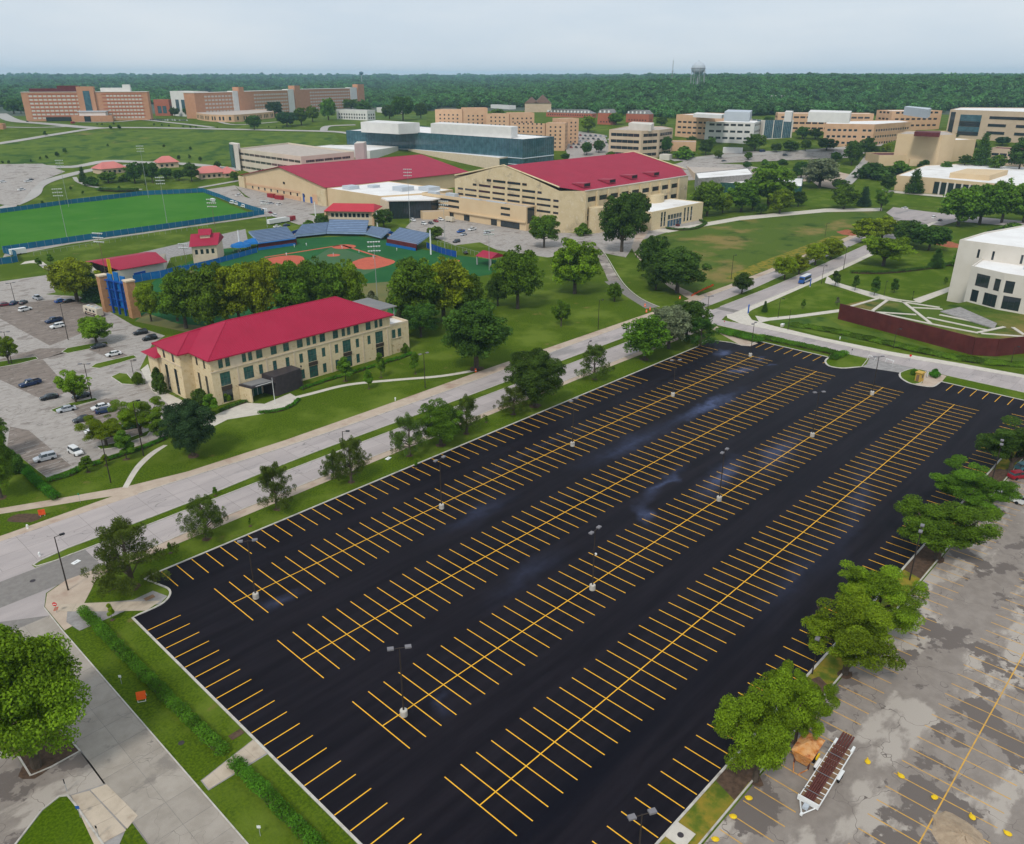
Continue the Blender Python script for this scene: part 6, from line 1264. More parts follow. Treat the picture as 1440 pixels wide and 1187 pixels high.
T_ = [
 (52, 1078, 858, 176, 'broad', BR, 'large bright green tree at the lower left corner beside the street'),
 (187, 826, 735, 82, 'juniper', JU, 'biggest shaggy juniper at the corner of the new car park'),
 (291, 758, 702, 52, 'juniper', JU, 'second juniper from the corner in the verge north of the car park'),
 (390, 716, 656, 48, 'juniper', JU, 'single juniper in the verge, third from the corner walk'),
 (469, 673, 636, 28, 'juniper', JU, 'smaller left juniper of the touching pair by a road lamp'),
 (494, 678, 617, 46, 'juniper', JU, 'taller right juniper of the touching pair by a road lamp'),
 (576, 641, 585, 44, 'juniper', JU, 'dark juniper at the left end of the clump between road and car park'),
 (620, 626, 561, 74, 'broad', MD, 'round feathery tree in the middle of the roadside clump'),
 (656, 610, 560, 40, 'juniper', JU, 'dark juniper at the right end of the roadside clump'),
 (752, 571, 490, 98, 'broad', DK, 'wide dark oak between the road and the north kerb of the car park'),
 (722, 583, 546, 38, 'juniper', JU, 'small juniper standing left under the wide dark oak'),
 (836, 533, 488, 42, 'juniper', JU, 'lone pointed juniper right of the wide roadside oak'),
 (906, 505, 440, 78, 'broad', MD, 'front tree of the big clump at the north east corner of the lot'),
 (940, 490, 424, 70, 'broad', GR, 'greyish half bare tree in the clump at the road junction'),
 (965, 476, 420, 64, 'broad', DK, 'dark tree at the back of the clump at the road junction'),
 (985, 486, 450, 40, 'juniper', DK, 'small dark tree at the right end of the junction clump'),
 (1062, 1098, 940, 132, 'open', BR, 'nearest large open crowned tree in the median between the two car parks'),
 (1118, 1045, 932, 74, 'open', BR, 'light green tree close behind the nearest median tree'),
 (1188, 948, 836, 128, 'open', BR, 'ragged median tree with bare twigs beside a twin headed lamp'),
 (1228, 880, 796, 116, 'open', BR, 'median tree above the ragged one, with wide dense pads'),
 (1318, 786, 694, 128, 'open', MD, 'spreading median tree in front of the slit of yellow grass'),
 (1360, 718, 650, 98, 'open', MD, 'median tree left of the white pickup'),
 (1420, 664, 588, 96, 'open', DK, 'dark median tree beside the red car at the right edge'),
 (1446, 640, 604, 50, 'open', DK, 'last median tree cut by the right edge of the picture'),
 (272, 641, 560, 80, 'broad', BL, 'very dark round oak in front of the stone hall entrance'),
 (226, 618, 578, 32, 'young', MD, 'green tree just left of the very dark oak'), (298, 586, 552, 26, 'young', MD, 'slim tree between the dark oak and the stone hall'),
 (178, 646, 604, 30, 'young', MD, 'round headed young tree between the grey car park and its hedge'), (124, 664, 640, 22, 'young', MD, 'small dark tree at the bottom edge of the grey car park'), (149, 655, 638, 14, 'young', BR, 'tiny sapling beside the lamp below the grey car park'),
 (136, 483, 443, 50, 'broad', BR, 'bright round tree on the long island of the grey car park'), (107, 566, 516, 44, 'open', BR, 'loose bright tree on the small island behind the silver car'),
 (150, 627, 580, 60, 'open', BR, 'loose bright tree over the red car in the grey car park'), (199, 613, 554, 62, 'open', BR, 'taller loose bright tree beside the teal car'),
 (13, 512, 470, 30, 'open', BR, 'half hidden bright tree at the left edge beside a lamp'), (2, 700, 590, 62, 'broad', MD, 'big tree at the left edge below the grey car park'), (-6, 645, 572, 44, 'broad', MD, 'tree at the left edge behind the hedge corner'), (22, 664, 628, 30, 'bush', DK, 'dark round shrub over the hedge corner'),
 (195, 541, 519, 16, 'bush', MD, 'little shrub on the grass patch west of the stone hall'), (225, 553, 512, 24, 'bush', DK, 'tall shrub at the west wall of the stone hall'), (282, 572, 542, 34, 'bush', DK, 'shrub at the south west corner of the stone hall'), (316, 566, 548, 20, 'bush', MD, 'low shrub left of the dark entrance box'),
 (486, 536, 502, 27, 'young', MD, 'largest young tree on the lawn before the stone hall'), (536, 531, 495, 18, 'young', MD, 'slender young tree near the east end of the stone hall'), (519, 547, 519, 17, 'young', MD, 'young tree beside the curving walk'), (584, 526, 494, 18, 'young', MD, 'young tree standing alone right of the stone hall'), (478, 521, 512, 14, 'young', BR, 'pale sapling against the stone hall wall'), (570, 497, 481, 15, 'bush', MD, 'small shrub at the east corner of the stone hall'),
 (109, 424, 356, 70, 'broad', YE, 'tall yellow green tree left of the scoreboard'), (135, 424, 384, 38, 'spruce', BL, 'dark blue green spruce between yellow tree and scoreboard'), (213, 452, 394, 36, 'broad', YE, 'yellow green tree right of the scoreboard towers'),
 (262, 462, 370, 75, 'broad', MD, 'left tree of the dark grove behind the stone hall'), (300, 466, 364, 80, 'broad', MD, 'second tree from the left in the grove behind the stone hall'), (338, 462, 358, 75, 'broad', YE, 'yellow green tree in the grove behind the stone hall roof'), (376, 458, 360, 73, 'broad', YE, 'yellow green crown in front of the left infield'), (414, 456, 362, 75, 'broad', MD, 'dark green crown in the middle of the grove'),
 (452, 448, 356, 80, 'broad', MD, 'wide crown covering second base in the grove'), (492, 442, 362, 58, 'broad', BR, 'bright crown at the right end of the left grove'), (250, 452, 403, 48, 'broad', DK, 'dark low tree at the left end of the grove'), (524, 440, 406, 26, 'bush', GR, 'grey brown shrub between the two groves'),
 (582, 462, 358, 97, 'broad', MD, 'large crown left in the right grove below the first base stand'), (624, 452, 356, 90, 'broad', YE, 'yellow topped crown in the right grove'), (656, 448, 382, 63, 'broad', MD, 'crown at the right side of the right grove'), (592, 474, 420, 60, 'broad', DK, 'low dark tree beside the grey canopy of the stone hall'), (568, 456, 424, 26, 'bush', GR, 'dull reddish grey shrub by the grey canopy'),
 (670, 519, 418, 112, 'broad', DK, 'huge round dark oak right of the stone hall'), (728, 434, 341, 82, 'broad', MD, 'tall green tree left of the pair before the field house'), (808, 413, 330, 84, 'broad', BR, 'bright green spreading tree in front of the field house apron'), (765, 348, 296, 48, 'broad', MD, 'green tree against the field house annex'),
 (874, 354, 266, 74, 'broad', DK, 'tall dark tree in front of the field house side wall'), (895, 330, 268, 40, 'broad', DK, 'dark tree just behind the tallest one at the field house'), (820, 331, 312, 26, 'bush', MD, 'round shrub at the field house corner'), (918, 396, 326, 58, 'broad', DK, 'dark tree at the left of the pair beside the lawn walk'), (952, 412, 342, 90, 'broad', DK, 'wide dark tree at the right of the pair beside the lawn walk'), (922, 408, 370, 46, 'broad', DK, 'low dark tree leaning over the lawn walk'),
 (789, 459, 419, 30, 'open', MD, 'small thin tree alone on the bright lawn'), (864, 424, 395, 27, 'broad', MD, 'round small tree beside the new dark driveway'), (700, 430, 385, 40, 'broad', DK, 'dark tree under the tall ones by the red shelter'),
 (540, 320, 291, 32, 'broad', DK, 'dark tree right of the press box'), (454, 325, 300, 20, 'broad', DK, 'dark tree left of the press box'), (434, 321, 307, 20, 'bush', MD, 'bright shrub behind the left stand'), (612, 337, 317, 27, 'broad', MD, 'small tree behind the first base stand'), (598, 302, 293, 22, 'bush', DK, 'shrub under the cream service block'), (622, 305, 295, 18, 'bush', DK, 'shrub beside the annex corner'),
 (994, 304, 253, 50, 'broad', MD, 'tree at the corner of the field house lobby'), (1042, 298, 254, 52, 'broad', MD, 'tree beside the glass walled hall, left of the tall one'), (1080, 292, 225, 78, 'broad', MD, 'tallest tree above the glass walled hall'), (1096, 301, 263, 38, 'broad', BR, 'lighter tree right of the tall one above the great lawn'), (1070, 302, 284, 18, 'broad', DK, 'little dark tree at the edge of the great lawn'),
 (1152, 265, 220, 54, 'broad', GR, 'grey leaved half bare tree on the grass triangle'), (1126, 252, 226, 26, 'broad', DK, 'dark tree left of the grey leaved one'), (1180, 268, 250, 26, 'broad', DK, 'low dark tree beside the brick coloured walk'), (1186, 295, 257, 42, 'broad', MD, 'round tree at the head of the great lawn'), (1214, 291, 262, 22, 'spruce', BL, 'dark conifer at the head of the great lawn'), (1238, 298, 264, 24, 'open', MD, 'thin tree beside the upper road corner'),
 (1043, 413, 382, 34, 'broad', DK, 'dark tree alone in the road median near the junction'), (1103, 393, 357, 36, 'broad', YE, 'yellow tinged median tree before the blue bus'), (1123, 386, 356, 32, 'broad', YE, 'yellow tinged median tree just behind the bus'), (1146, 373, 338, 36, 'broad', YE, 'yellow tinged tree, third along the median'), (1168, 364, 334, 38, 'broad', YE, 'yellow tinged tree, fourth along the median'),
 (1218, 342, 305, 44, 'broad', YE, 'yellow green tree left in the dense median clump'), (1240, 336, 302, 42, 'broad', YE, 'yellow green tree at the top of the dense median clump'), (1275, 345, 308, 48, 'broad', DK, 'dark tree in the middle of the dense median clump'), (1306, 352, 312, 52, 'broad', DK, 'dark tree at the right of the dense median clump'), (1242, 374, 335, 80, 'open', BR, 'low spreading tree below the dense median clump'), (1316, 377, 349, 22, 'spruce', DK, 'dark small conifer on the slope below the clump'),
 (1174, 403, 380, 16, 'young', DK, 'dark young tree at the bend of the school walk'), (1202, 409, 386, 12, 'young', DK, 'slim dark young tree second on the school walk'), (1229, 416, 388, 15, 'young', DK, 'dark young tree third on the school walk'), (1257, 412, 391, 13, 'young', DK, 'dark young tree beyond the steel wall tip'), (1329, 400, 389, 7, 'young', MD, 'tiny sapling on the lawn left of the school building'), (1075, 439, 423, 10, 'spruce', DK, 'tiny conifer beside the bus stop pavement'), (1129, 434, 420, 8, 'young', MD, 'tiny sapling on the triangle lawn'), (1177, 430, 417, 8, 'young', GR, 'reddish tiny sapling beside the steel wall tip'),
 (1347, 318, 262, 60, 'broad', MD, 'big tree left of three in front of the museum'), (1377, 316, 256, 56, 'broad', MD, 'big tree in the middle of three in front of the museum'), (1408, 314, 247, 50, 'broad', MD, 'big tree at the right of three in front of the museum'), (1438, 314, 262, 40, 'broad', MD, 'tree at the right edge in front of the museum'), (1424, 333, 312, 36, 'bush', MD, 'wide shrub behind the school roof'), (1345, 375, 352, 22, 'bush', MD, 'shrub against the school wall'),
 (1247, 271, 243, 22, 'broad', DK, 'dark tree at the left corner of the museum'), (1284, 273, 237, 27, 'spruce', DK, 'dark pointed tree against the museum wall'), (1226, 252, 229, 42, 'bush', DK, 'large dark shrub mass left of the blank brick wing'), (1262, 247, 226, 34, 'bush', MD, 'dark green shrub in front of the blank brick wing'),
 (1197, 233, 196, 27, 'broad', DK, 'dark tree by the road to the laboratories'), (1218, 222, 192, 26, 'broad', DK, 'dark tree at the corner of the peach laboratory'), (1378, 234, 186, 26, 'spruce', DK, 'tall dark conifer right of the slanted brick wall'), (1432, 242, 190, 34, 'broad', DK, 'tall dark tree at the right edge above the museum'), (1409, 205, 193, 20, 'broad', BL, 'small dark tree before the pale concrete block'), (1352, 193, 188, 16, 'bush', DK, 'low shrub before the dark glazed bay'),
 (1061, 213, 187, 33, 'broad', MD, 'round tree before the rounded engineering corner'), (1091, 215, 200, 16, 'broad', DK, 'small tree left in the row before the atrium'), (1112, 214, 197, 26, 'broad', DK, 'tree in the middle of the row before the atrium'), (1132, 213, 194, 15, 'broad', MD, 'narrow tree at the right of the row before the atrium'), (1128, 196, 177, 22, 'broad', DK, 'tree behind the atrium, left of two'), (1146, 196, 180, 22, 'broad', DK, 'tree behind the atrium, right of two'), (1162, 212, 193, 30, 'broad', DK, 'dark tree before the white banded laboratory'), (1190, 205, 190, 14, 'broad', DK, 'narrow dark tree at the dark stair slot'),
 (932, 219, 187, 25, 'broad', DK, 'dark tree at the end of the curved office'), (962, 224, 207, 32, 'bush', MD, 'big bright shrub behind the field house ridge'), (992, 219, 195, 21, 'broad', DK, 'dark round tree left of the white kiosk'), (871, 219, 208, 18, 'bush', MD, 'left shrub before the curved office'), (890, 218, 206, 18, 'bush', MD, 'right shrub before the curved office'), (825, 219, 197, 18, 'broad', DK, 'dark tree at the corner of the residence car park'), (842, 216, 196, 16, 'broad', DK, 'dark tree beside the curved office wall'), (827, 187, 162, 26, 'broad', BR, 'bright round tree between the mansard houses'), (866, 176, 157, 24, 'broad', MD, 'tree between the two dark mansard houses'), (745, 236, 221, 26, 'broad', DK, 'dark tree at the glass end of the recital hall'), (1050, 238, 226, 14, 'broad', DK, 'small tree by the kiosk lawn'),
 (118, 257, 234, 12, 'spruce', DK, 'narrow conifer left of the playground trees'), (130, 262, 245, 18, 'bush', DK, 'shrub at the bend of the ring walk'), (153, 258, 240, 26, 'broad', MD, 'round tree before the first pink roof'), (190, 258, 226, 28, 'broad', DK, 'tallest dark tree in the row before the pink halls'), (215, 258, 224, 22, 'broad', DK, 'dark tree right of the tallest one in the row'), (234, 252, 235, 20, 'broad', DK, 'dark tree in the middle of the row before the pink halls'), (252, 254, 238, 18, 'broad', DK, 'dark tree behind the floodlight pole'), (270, 256, 226, 24, 'broad', DK, 'dark tree left of the nearest pink hall'), (176, 256, 244, 16, 'bush', DK, 'dark shrub at the foot of the tallest tree'),
 (387, 164, 140, 24, 'broad', BL, 'dark blue tree before the second dormitory'), (404, 178, 156, 28, 'broad', BL, 'dark tree group left of the hill lodge'), (424, 176, 150, 24, 'broad', MD, 'tree in front of the far dormitory, third from left'), (440, 172, 147, 20, 'broad', MD, 'slim tree in front of the far dormitory'), (462, 169, 136, 26, 'broad', MD, 'tallest tree before the farthest dormitory'), (494, 156, 137, 26, 'broad', MD, 'tree at the right end of the farthest dormitory'), (358, 183, 161, 20, 'broad', DK, 'dark tree before the curved dining hall'), (267, 164, 148, 18, 'broad', DK, 'dark tree before the white annex'), (246, 164, 150, 14, 'broad', DK, 'dark tree before the red glass pavilion'), (209, 168, 150, 12, 'broad', DK, 'dark tree at the right end of the first dormitory'),
 (567, 170, 131, 32, 'broad', DK, 'tall dark tree left of the tan residence blocks'), (548, 168, 146, 22, 'broad', DK, 'dark tree beside the pale forest house'), (592, 167, 144, 20, 'broad', DK, 'dark tree before the tan residence blocks'), (512, 164, 140, 26, 'broad', DK, 'dark tree right of the low white lodge'), (20, 160, 138, 26, 'broad', DK, 'dark tree left of the first dormitory'), (30, 160, 146, 14, 'broad', MD, 'green tree at the left end of the first dormitory'),
 (1010, 224, 210, 14, 'broad', MD, 'small tree left of the white kiosk'), (1052, 226, 213, 13, 'broad', MD, 'small tree right of the white kiosk'), (972, 206, 190, 16, 'broad', DK, 'tree against the first engineering bays'), (1000, 206, 192, 15, 'broad', MD, 'tree at the corner of the rounded engineering block'), (1175, 228, 212, 17, 'broad', DK, 'tree between the laboratory road and the parked cars'), (1160, 236, 222, 16, 'broad', MD, 'tree behind the grey leaved tree'), (1100, 232, 222, 14, 'bush', DK, 'shrub at the far side of the deck road'), (1075, 232, 223, 13, 'bush', MD, 'pale shrub beside the deck road'), (1236, 222, 205, 17, 'broad', MD, 'tree between laboratory and stage tower'), (1246, 215, 200, 14, 'broad', YE, 'yellow green tree left of the stage tower'),
 (1016, 300, 270, 26, 'broad', BR, 'light tree between the two big ones beside the lobby'), (1122, 292, 268, 24, 'broad', DK, 'dark tree behind the lighter lawn tree'), (1058, 296, 270, 22, 'broad', DK, 'dark filling tree before the glass walled hall'), (858, 226, 212, 15, 'broad', MD, 'small tree at the foot of the curved office'), (795, 226, 214, 15, 'broad', DK, 'dark tree beside the road behind the recital hall'), (1300, 236, 224, 18, 'bush', DK, 'dark shrub before the stepped brick block'), (1330, 240, 226, 16, 'broad', MD, 'tree above the museum roof edge'), (1356, 234, 216, 18, 'broad', DK, 'dark tree at the foot of the slanted brick wall'), (1400, 240, 216, 24, 'broad', MD, 'tree before the low tan office'), (1362, 214, 196, 18, 'broad', DK, 'tree behind the slanted brick wall'), (1080, 176, 163, 18, 'broad', DK, 'dark tree at the forest edge left of the long laboratory'), (930, 178, 164, 18, 'broad', MD, 'tree right of the dark mansard house'), (700, 166, 152, 20, 'broad', MD, 'tree before the small white forest house'), (650, 158, 146, 18, 'broad', DK, 'dark tree behind the tallest residence block'), (732, 232, 220, 14, 'bush', MD, 'shrub by the glass end of the recital hall'),
 (330, 254, 240, 14, 'broad', MD, 'tree at the foot of the garage stair tower'), (306, 238, 226, 12, 'broad', DK, 'small dark tree left of the garage'), (200, 240, 228, 14, 'broad', DK, 'dark tree behind the first pink roof'), (1400, 336, 318, 26, 'bush', DK, 'dark shrub at the corner of the school roof'),
]
for a in T_: tree(*a)
for k, (x, y, h) in enumerate([(64, 192, 8), (156, 183, 7), (168, 183, 8), (152, 207, 5), (231, 208, 5), (81, 222, 9), (92, 217, 9), (66, 224, 6), (57, 225, 5), (44, 229, 5), (4, 231, 5), (13, 231, 6), (228, 178, 4), (217, 177, 4), (160, 176, 4), (144, 177, 4), (137, 176, 3), (238, 179, 4), (258, 180, 4), (268, 181, 4), (276, 181, 4), (306, 181, 3), (268, 212, 6), (252, 226, 8), (267, 224, 7), (282, 228, 8), (230, 208, 4), (389, 181, 3), (378, 180, 3), (398, 181, 3), (100, 268, 6), (117, 274, 6), (142, 270, 7), (168, 268, 7), (194, 271, 7), (177, 272, 5), (205, 262, 5), (60, 288, 6), (26, 293, 5)]):
    tree(x, y, y - h, h * .75, 'young', DK, 'small dark sapling scattered on the hillside below the dormitories' if y < 235 else 'small sapling beside the curved drive above the playing field', group='saplings on the hillside' if y < 235 else 'saplings along the curved drive')
for k, (x, y, ty, w_) in enumerate([(72, 372, 356, 10), (55, 375, 362, 10), (303, 697, 684, 8), (585, 658, 646, 6), (382, 690, 680, 6), (684, 594, 584, 6), (158, 872, 846, 12), (240, 778, 762, 8), (352, 740, 727, 5)]):
    tree(x, y, ty, w_, 'young', YE if k == 6 else MD, ['small round tree left at the playing field corner walk', 'small round tree right at the playing field corner walk', 'thin sapling in the verge between two junipers', 'thin sapling right of the paired junipers', 'thin sapling by the third juniper', 'thin sapling between the roadside clump and the oak', 'yellow leaved sapling at the north walk', 'reddish sapling beside the biggest juniper', 'thin sapling right of the second juniper'][k], minh=1.2)
# ---- the forest beyond the campus reads as one mass
def forest():
    prot = bpy.data.collections.new('forest_trees')
    for i in range(4):
        cl, limbs = clumps_for('broad', 900 + i); me = leaf_mesh('forest_crown', cl, 620, 1.02, 'leaf_far', 40 + i); o = bpy.data.objects.new('forest_crown', me); prot.objects.link(o)
    edge = [(-150, 152), (40, 151), (215, 147), (300, 146), (515, 152), (600, 158), (620, 152), (760, 152), (830, 160), (945, 168), (1080, 164), (1090, 163), (1230, 163), (1325, 163), (1345, 156), (1600, 156)]
    ed = [(a[0], dist(G(*a))) for a in edge]; pts = []; sc = []
    def D0(px):
        for (a, da), (b, db) in zip(ed[:-1], ed[1:]):
            if a <= px <= b: return da + (db - da) * (px - a) / (b - a)
        return 1400
    D = 1000.0; r = random.Random(3)
    while D < 9300:
        sp = 10.5 if D < 1900 else 10.5 * (D / 1900) ** 1.35; n = int(D * 1.32 / sp)
        for i in range(n):
            th = -.66 + 1.32 * (i + r.random()) / n; px = CX + math.tan(th) * FPX / math.cos(PITCH) ; d = D + r.uniform(-.5, .5) * sp
            if d < D0(px) + 14: continue
            if D > 2300 and math.sin(d * .004 + px * .017) + math.sin(px * .05 + d * .0021) > 1.15: continue        # clearings
            a = AZ - th; x, y = d * math.cos(a), d * math.sin(a); s = (r.uniform(.9, 1.5) + .45 * math.sin(x * .013) * math.cos(y * .011) + (.35 if r.random() < .06 else 0)) * (sp / 10.5) ** .42; pts.append((x, y, elev(x, y) - 1.0)); sc.append(s)
        D += sp * .86
    me = bpy.data.meshes.new('forest'); me.from_pydata(pts, [], []); at = me.attributes.new('sc', 'FLOAT', 'POINT'); at.data.foreach_set('value', sc)
    ob = link('forest', me); tag(ob, 'dense dark green forest filling the land from the campus to the horizon', 'forest', kind='stuff')
    ng = bpy.data.node_groups.new('plant_forest', 'GeometryNodeTree'); ng.interface.new_socket('Geometry', in_out='INPUT', socket_type='NodeSocketGeometry'); ng.interface.new_socket('Geometry', in_out='OUTPUT', socket_type='NodeSocketGeometry')
    n = ng.nodes; L = ng.links; gi = n.new('NodeGroupInput'); go = n.new('NodeGroupOutput'); ip = n.new('GeometryNodeInstanceOnPoints'); ci = n.new('GeometryNodeCollectionInfo'); ci.inputs[0].default_value = prot; ci.inputs['Separate Children'].default_value = True; ip.inputs['Pick Instance'].default_value = True
    na = n.new('GeometryNodeInputNamedAttribute'); na.data_type = 'FLOAT'; na.inputs['Name'].default_value = 'sc'; rv = n.new('FunctionNodeRandomValue'); rv.data_type = 'FLOAT_VECTOR'; rv.inputs[0].default_value = (0, 0, 0); rv.inputs[1].default_value = (.12, .12, 6.28)
    L.new(gi.outputs[0], ip.inputs['Points']); L.new(ci.outputs[0], ip.inputs['Instance']); L.new(na.outputs[0], ip.inputs['Scale']); L.new(rv.outputs[0], ip.inputs['Rotation']); L.new(ip.outputs[0], go.inputs[0])
    md = ob.modifiers.new('plant', 'NODES'); md.node_group = ng
    print('forest trees', len(pts))
forest()
# ---- haze
xs_ = 15500
hz_ = MB().box(-9900, 9900, -9900, 9900, -1.5, 152); ho = hz_.obj('haze', 'grass'); ho.data.materials.clear(); hm = bpy.data.materials.new('haze'); hm.use_nodes = True; hn = hm.node_tree.nodes; hn.remove(hn['Principled BSDF']); pv = hn.new('ShaderNodeVolumePrincipled'); pv.inputs['Color'].default_value = (.50, .78, 1.0, 1); pv.inputs['Density'].default_value = .000085; pv.inputs['Anisotropy'].default_value = .2; hm.node_tree.links.new(pv.outputs[0], hn['Material Output'].inputs['Volume']); ho.data.materials.append(hm); ho['kind'] = 'stuff'
# ---------------------------------------------------------------- lamps
def lamp(b, t, kind, label, group, m='bronze_pole', name='lamp_post', base=False, ang=None, xy=None, H=None):
    """b: picture point of the foot, t: picture row of the top"""
    p = xy or G(*b); H = H or hgt(b, t); o = thing(name, label, 'lamp post', gz(p), 0 if ang is None else ang, group)
    z = 0
    if base:
        MB().lathe([(.52, 0), (.52, .92), (.46, 1.0), (.12, 1.02)], n=14).obj('concrete_base', 'kerb', o); z = .95
    r = .13 if H > 8 else .1
    MB().tube((0, 0, z), (0, 0, H), r, r * .6, n=8).obj('pole', m, o)
    if kind == 'double':
        MB().tube((-.95, 0, H - .1), (.95, 0, H - .1), .06, n=6).obj('arm', m, o)
        for s in (-1, 1): h = MB().box(-.42, .42, -.3, .3, H - .12, H + .1).obj('lamp_head', 'lamp_head', o, (s * 1.15, 0, 0)); MB().box(-.3, .3, -.2, .2, H - .15, H - .122).obj('lens', 'lamp_lens', h)
    elif kind == 'single':
        MB().tube((0, 0, H - .1), (.9, 0, H + .05), .05, n=6).obj('arm', m, o); h = MB().box(-.4, .4, -.24, .24, H - .05, H + .15).obj('lamp_head', 'black_metal' if m == 'bronze_pole' else 'lamp_head', o, (1.15, 0, 0)); MB().box(-.26, .26, -.16, .16, H - .09, H - .052).obj('lens', 'lamp_lens', h)
    elif kind == 'globe':
        MB().lathe([(.04, H - .1), (.2, H + .05), (.24, H + .3), (.1, H + .5)], n=10).obj('lantern', 'black_metal', o)
    elif kind == 'flood':
        for k, zz in enumerate((H - .3, H - 2.0, H - 3.7)[: 3 if H > 22 else 2]):
            MB().tube((-2.3, 0, zz), (2.3, 0, zz), .07, n=5).obj('crossarm', m, o)
            for i in range(5): MB().lathe([(.10, -.25), (.42, .1), (.45, .28)], n=8).obj('floodlight', 'lamp_lens', o, (-2 + i, -.2, zz + .2))
    elif kind == 'plain': pass
    return o
RG = 'twin headed lamps on concrete bases in the new car park'
for b, t, k, lab in [((568, 1006), 910, 'double', 'twin headed lamp on a concrete base, nearest in the new car park'), ((833, 829), 745, 'double', 'twin headed lamp with a white camera dome in the third bay row'), ((1011, 704), 633, 'double', 'twin headed lamp third along the third bay row'), ((1142, 614), 550, 'double', 'twin headed lamp fourth along the third bay row'), ((1226, 555), 500, 'double', 'lamp at the far end of the third bay row by the driveway'),
                     ((360, 841), 758, 'double', 'lamp nearest the corner walk in the first bay row'), ((621, 715), 645, 'double', 'second lamp along the first bay row'), ((805, 627), 562, 'double', 'third lamp along the first bay row'), ((946, 557), 506, 'double', 'fourth lamp along the first bay row'), ((1055, 501), 454, 'double', 'lamp at the far end of the first bay row by the hedge')]:
    o = lamp(b, t, k, lab, RG, base=True, ang=.1 if b[0] % 2 else -.6)
    if b[0] == 833: MB().tube((0, 0, 6.8), (.5, 0, 6.9), .04, n=5).obj('bracket', 'bronze_pole', o); MB().lathe([(.05, 6.5), (.2, 6.6), (.22, 6.85), (.05, 7.0)], (.55, 0), n=10).obj('camera_dome', 'white_paint', o)
MG = 'twin headed lamps in the median between the car parks'
for b, t, lab in [((1142, 948), 889, 'twin headed median lamp beside the ragged tree'), ((1279, 816), 739, 'twin headed median lamp on the yellow grass')]: lamp(b, t, 'double', lab, MG, ang=.2)
lamp(None, 0, 'double', 'twin headed median lamp at the bottom edge of the picture', MG, xy=GZ(903, 1145, 11.3), H=11.3, ang=-.5)
lamp(None, 0, 'double', 'twin headed median lamp over the dark tree at the right', MG, xy=GZ(1409, 622, 11.3), H=11.3, ang=.2)
SG = 'single headed black street lamps'
for b, t, k, lab in [((96, 830), 750, 'single', 'black street lamp at the corner pavement by the street'), ((156, 679), 616, 'single', 'black lamp on the lawn below the grey car park'), ((202, 641), 562, 'single', 'black lamp between the two loose bright trees and their hedge'), ((129, 561), 510, 'double', 'black lamp behind the small island of the grey car park'), ((96, 478), 426, 'single', 'black lamp with a brown foot beside the white car'), ((17, 512), 465, 'double', 'black lamp on the left island of the grey car park'), ((22, 428), 397, 'double', 'black lamp behind the white estate car, far row'),
                     ((188, 528), 506, 'single', 'short black lamp on the grass patch west of the hall'), ((487, 670), 606, 'single', 'black street lamp rising behind the paired junipers'), ((598, 546), 497, 'double', 'black lamp on the lawn beside the curving walk'), ((841, 463), 422, 'single', 'black lamp on the bright lawn near the little thin tree'), ((827, 502), 481, 'single', 'short lamp in the road median behind the lone juniper'), ((1028, 393), 359, 'single', 'black lamp at the near edge of the great lawn'), ((993, 458), 416, 'double', 'dark twin armed lamp at the road junction'), ((1094, 447), 420, 'single', 'black lamp on the triangle lawn'), ((1155, 399), 374, 'single', 'black lamp beside the second blue kiosk'), ((1186, 379), 347, 'single', 'black lamp by the upper pavement, left of the low spreading tree'), ((1243, 416), 396, 'single', 'short black lamp among the dark young trees'), ((1256, 490), 462, 'single', 'black lamp in front of the steel wall'), ((1160, 333), 314, 'single', 'black lamp at the far edge of the great lawn'), ((1421, 513), 487, 'single', 'black lamp in front of the steel wall at the right edge'), ((427, 549), 516, 'globe', 'small black lantern post in the bed by the stone hall'), ((1283, 421), 411, 'globe', 'low white bollard lamp at the tip of the green roof')]:
    lamp(b, t, k, lab, SG, ang=rng.uniform(-.6, .6) + AZ - 1.2)
lamp((1108, 464), 435, 'plain', 'bare black pole on the lawn right of the bus stop pavement', None, name='pole')
o = thing('utility_box', 'small pale utility box on the lawn beside the bare pole', 'utility box', (*G(1100, 459), 0)); MB().box(-.7, .7, -.4, .4, 0, .8).obj('cabinet', 'white_concrete', o); MB().box(-.8, .8, -.5, .5, .8, .88).obj('lid', 'white_paint', o)
FG = 'tall floodlight masts round the sports fields'
for b, t, m, lab in [((153, 408), 327, 'wood_pole', 'wooden floodlight mast beside the scoreboard'), ((262, 374), 343, 'wood_pole', 'shorter floodlight mast between shed and club house'), ((307, 352), 280, 'wood_pole', 'floodlight mast beside the club house'), ((209, 279), 205, 'grey_pole', 'tallest floodlight mast on the far side of the playing field'), ((236, 320), 249, 'grey_pole', 'floodlight mast at the near touchline, right of the middle'), ((97, 292), 225, 'grey_pole', 'floodlight mast at the far left of the playing field'), ((95, 337), 265, 'grey_pole', 'floodlight mast at the near touchline on the left'), ((376, 320), 282, 'grey_pole', 'floodlight mast behind the left stand near the vans'), ((577, 321), 238, 'grey_pole', 'tall floodlight mast before the dark glass lobby'), ((626, 358), 283, 'grey_pole', 'floodlight mast right of the first base stand'), ((531, 425), 340, 'grey_pole', 'floodlight mast rising out of the gap between the groves'), ((688, 380), 324, 'grey_pole', 'floodlight mast beside the red shelter')]:
    lamp(b, t, 'flood', lab, FG, m=m, name='floodlight_mast', ang=rng.uniform(-.3, .3) + AZ - math.pi / 2)
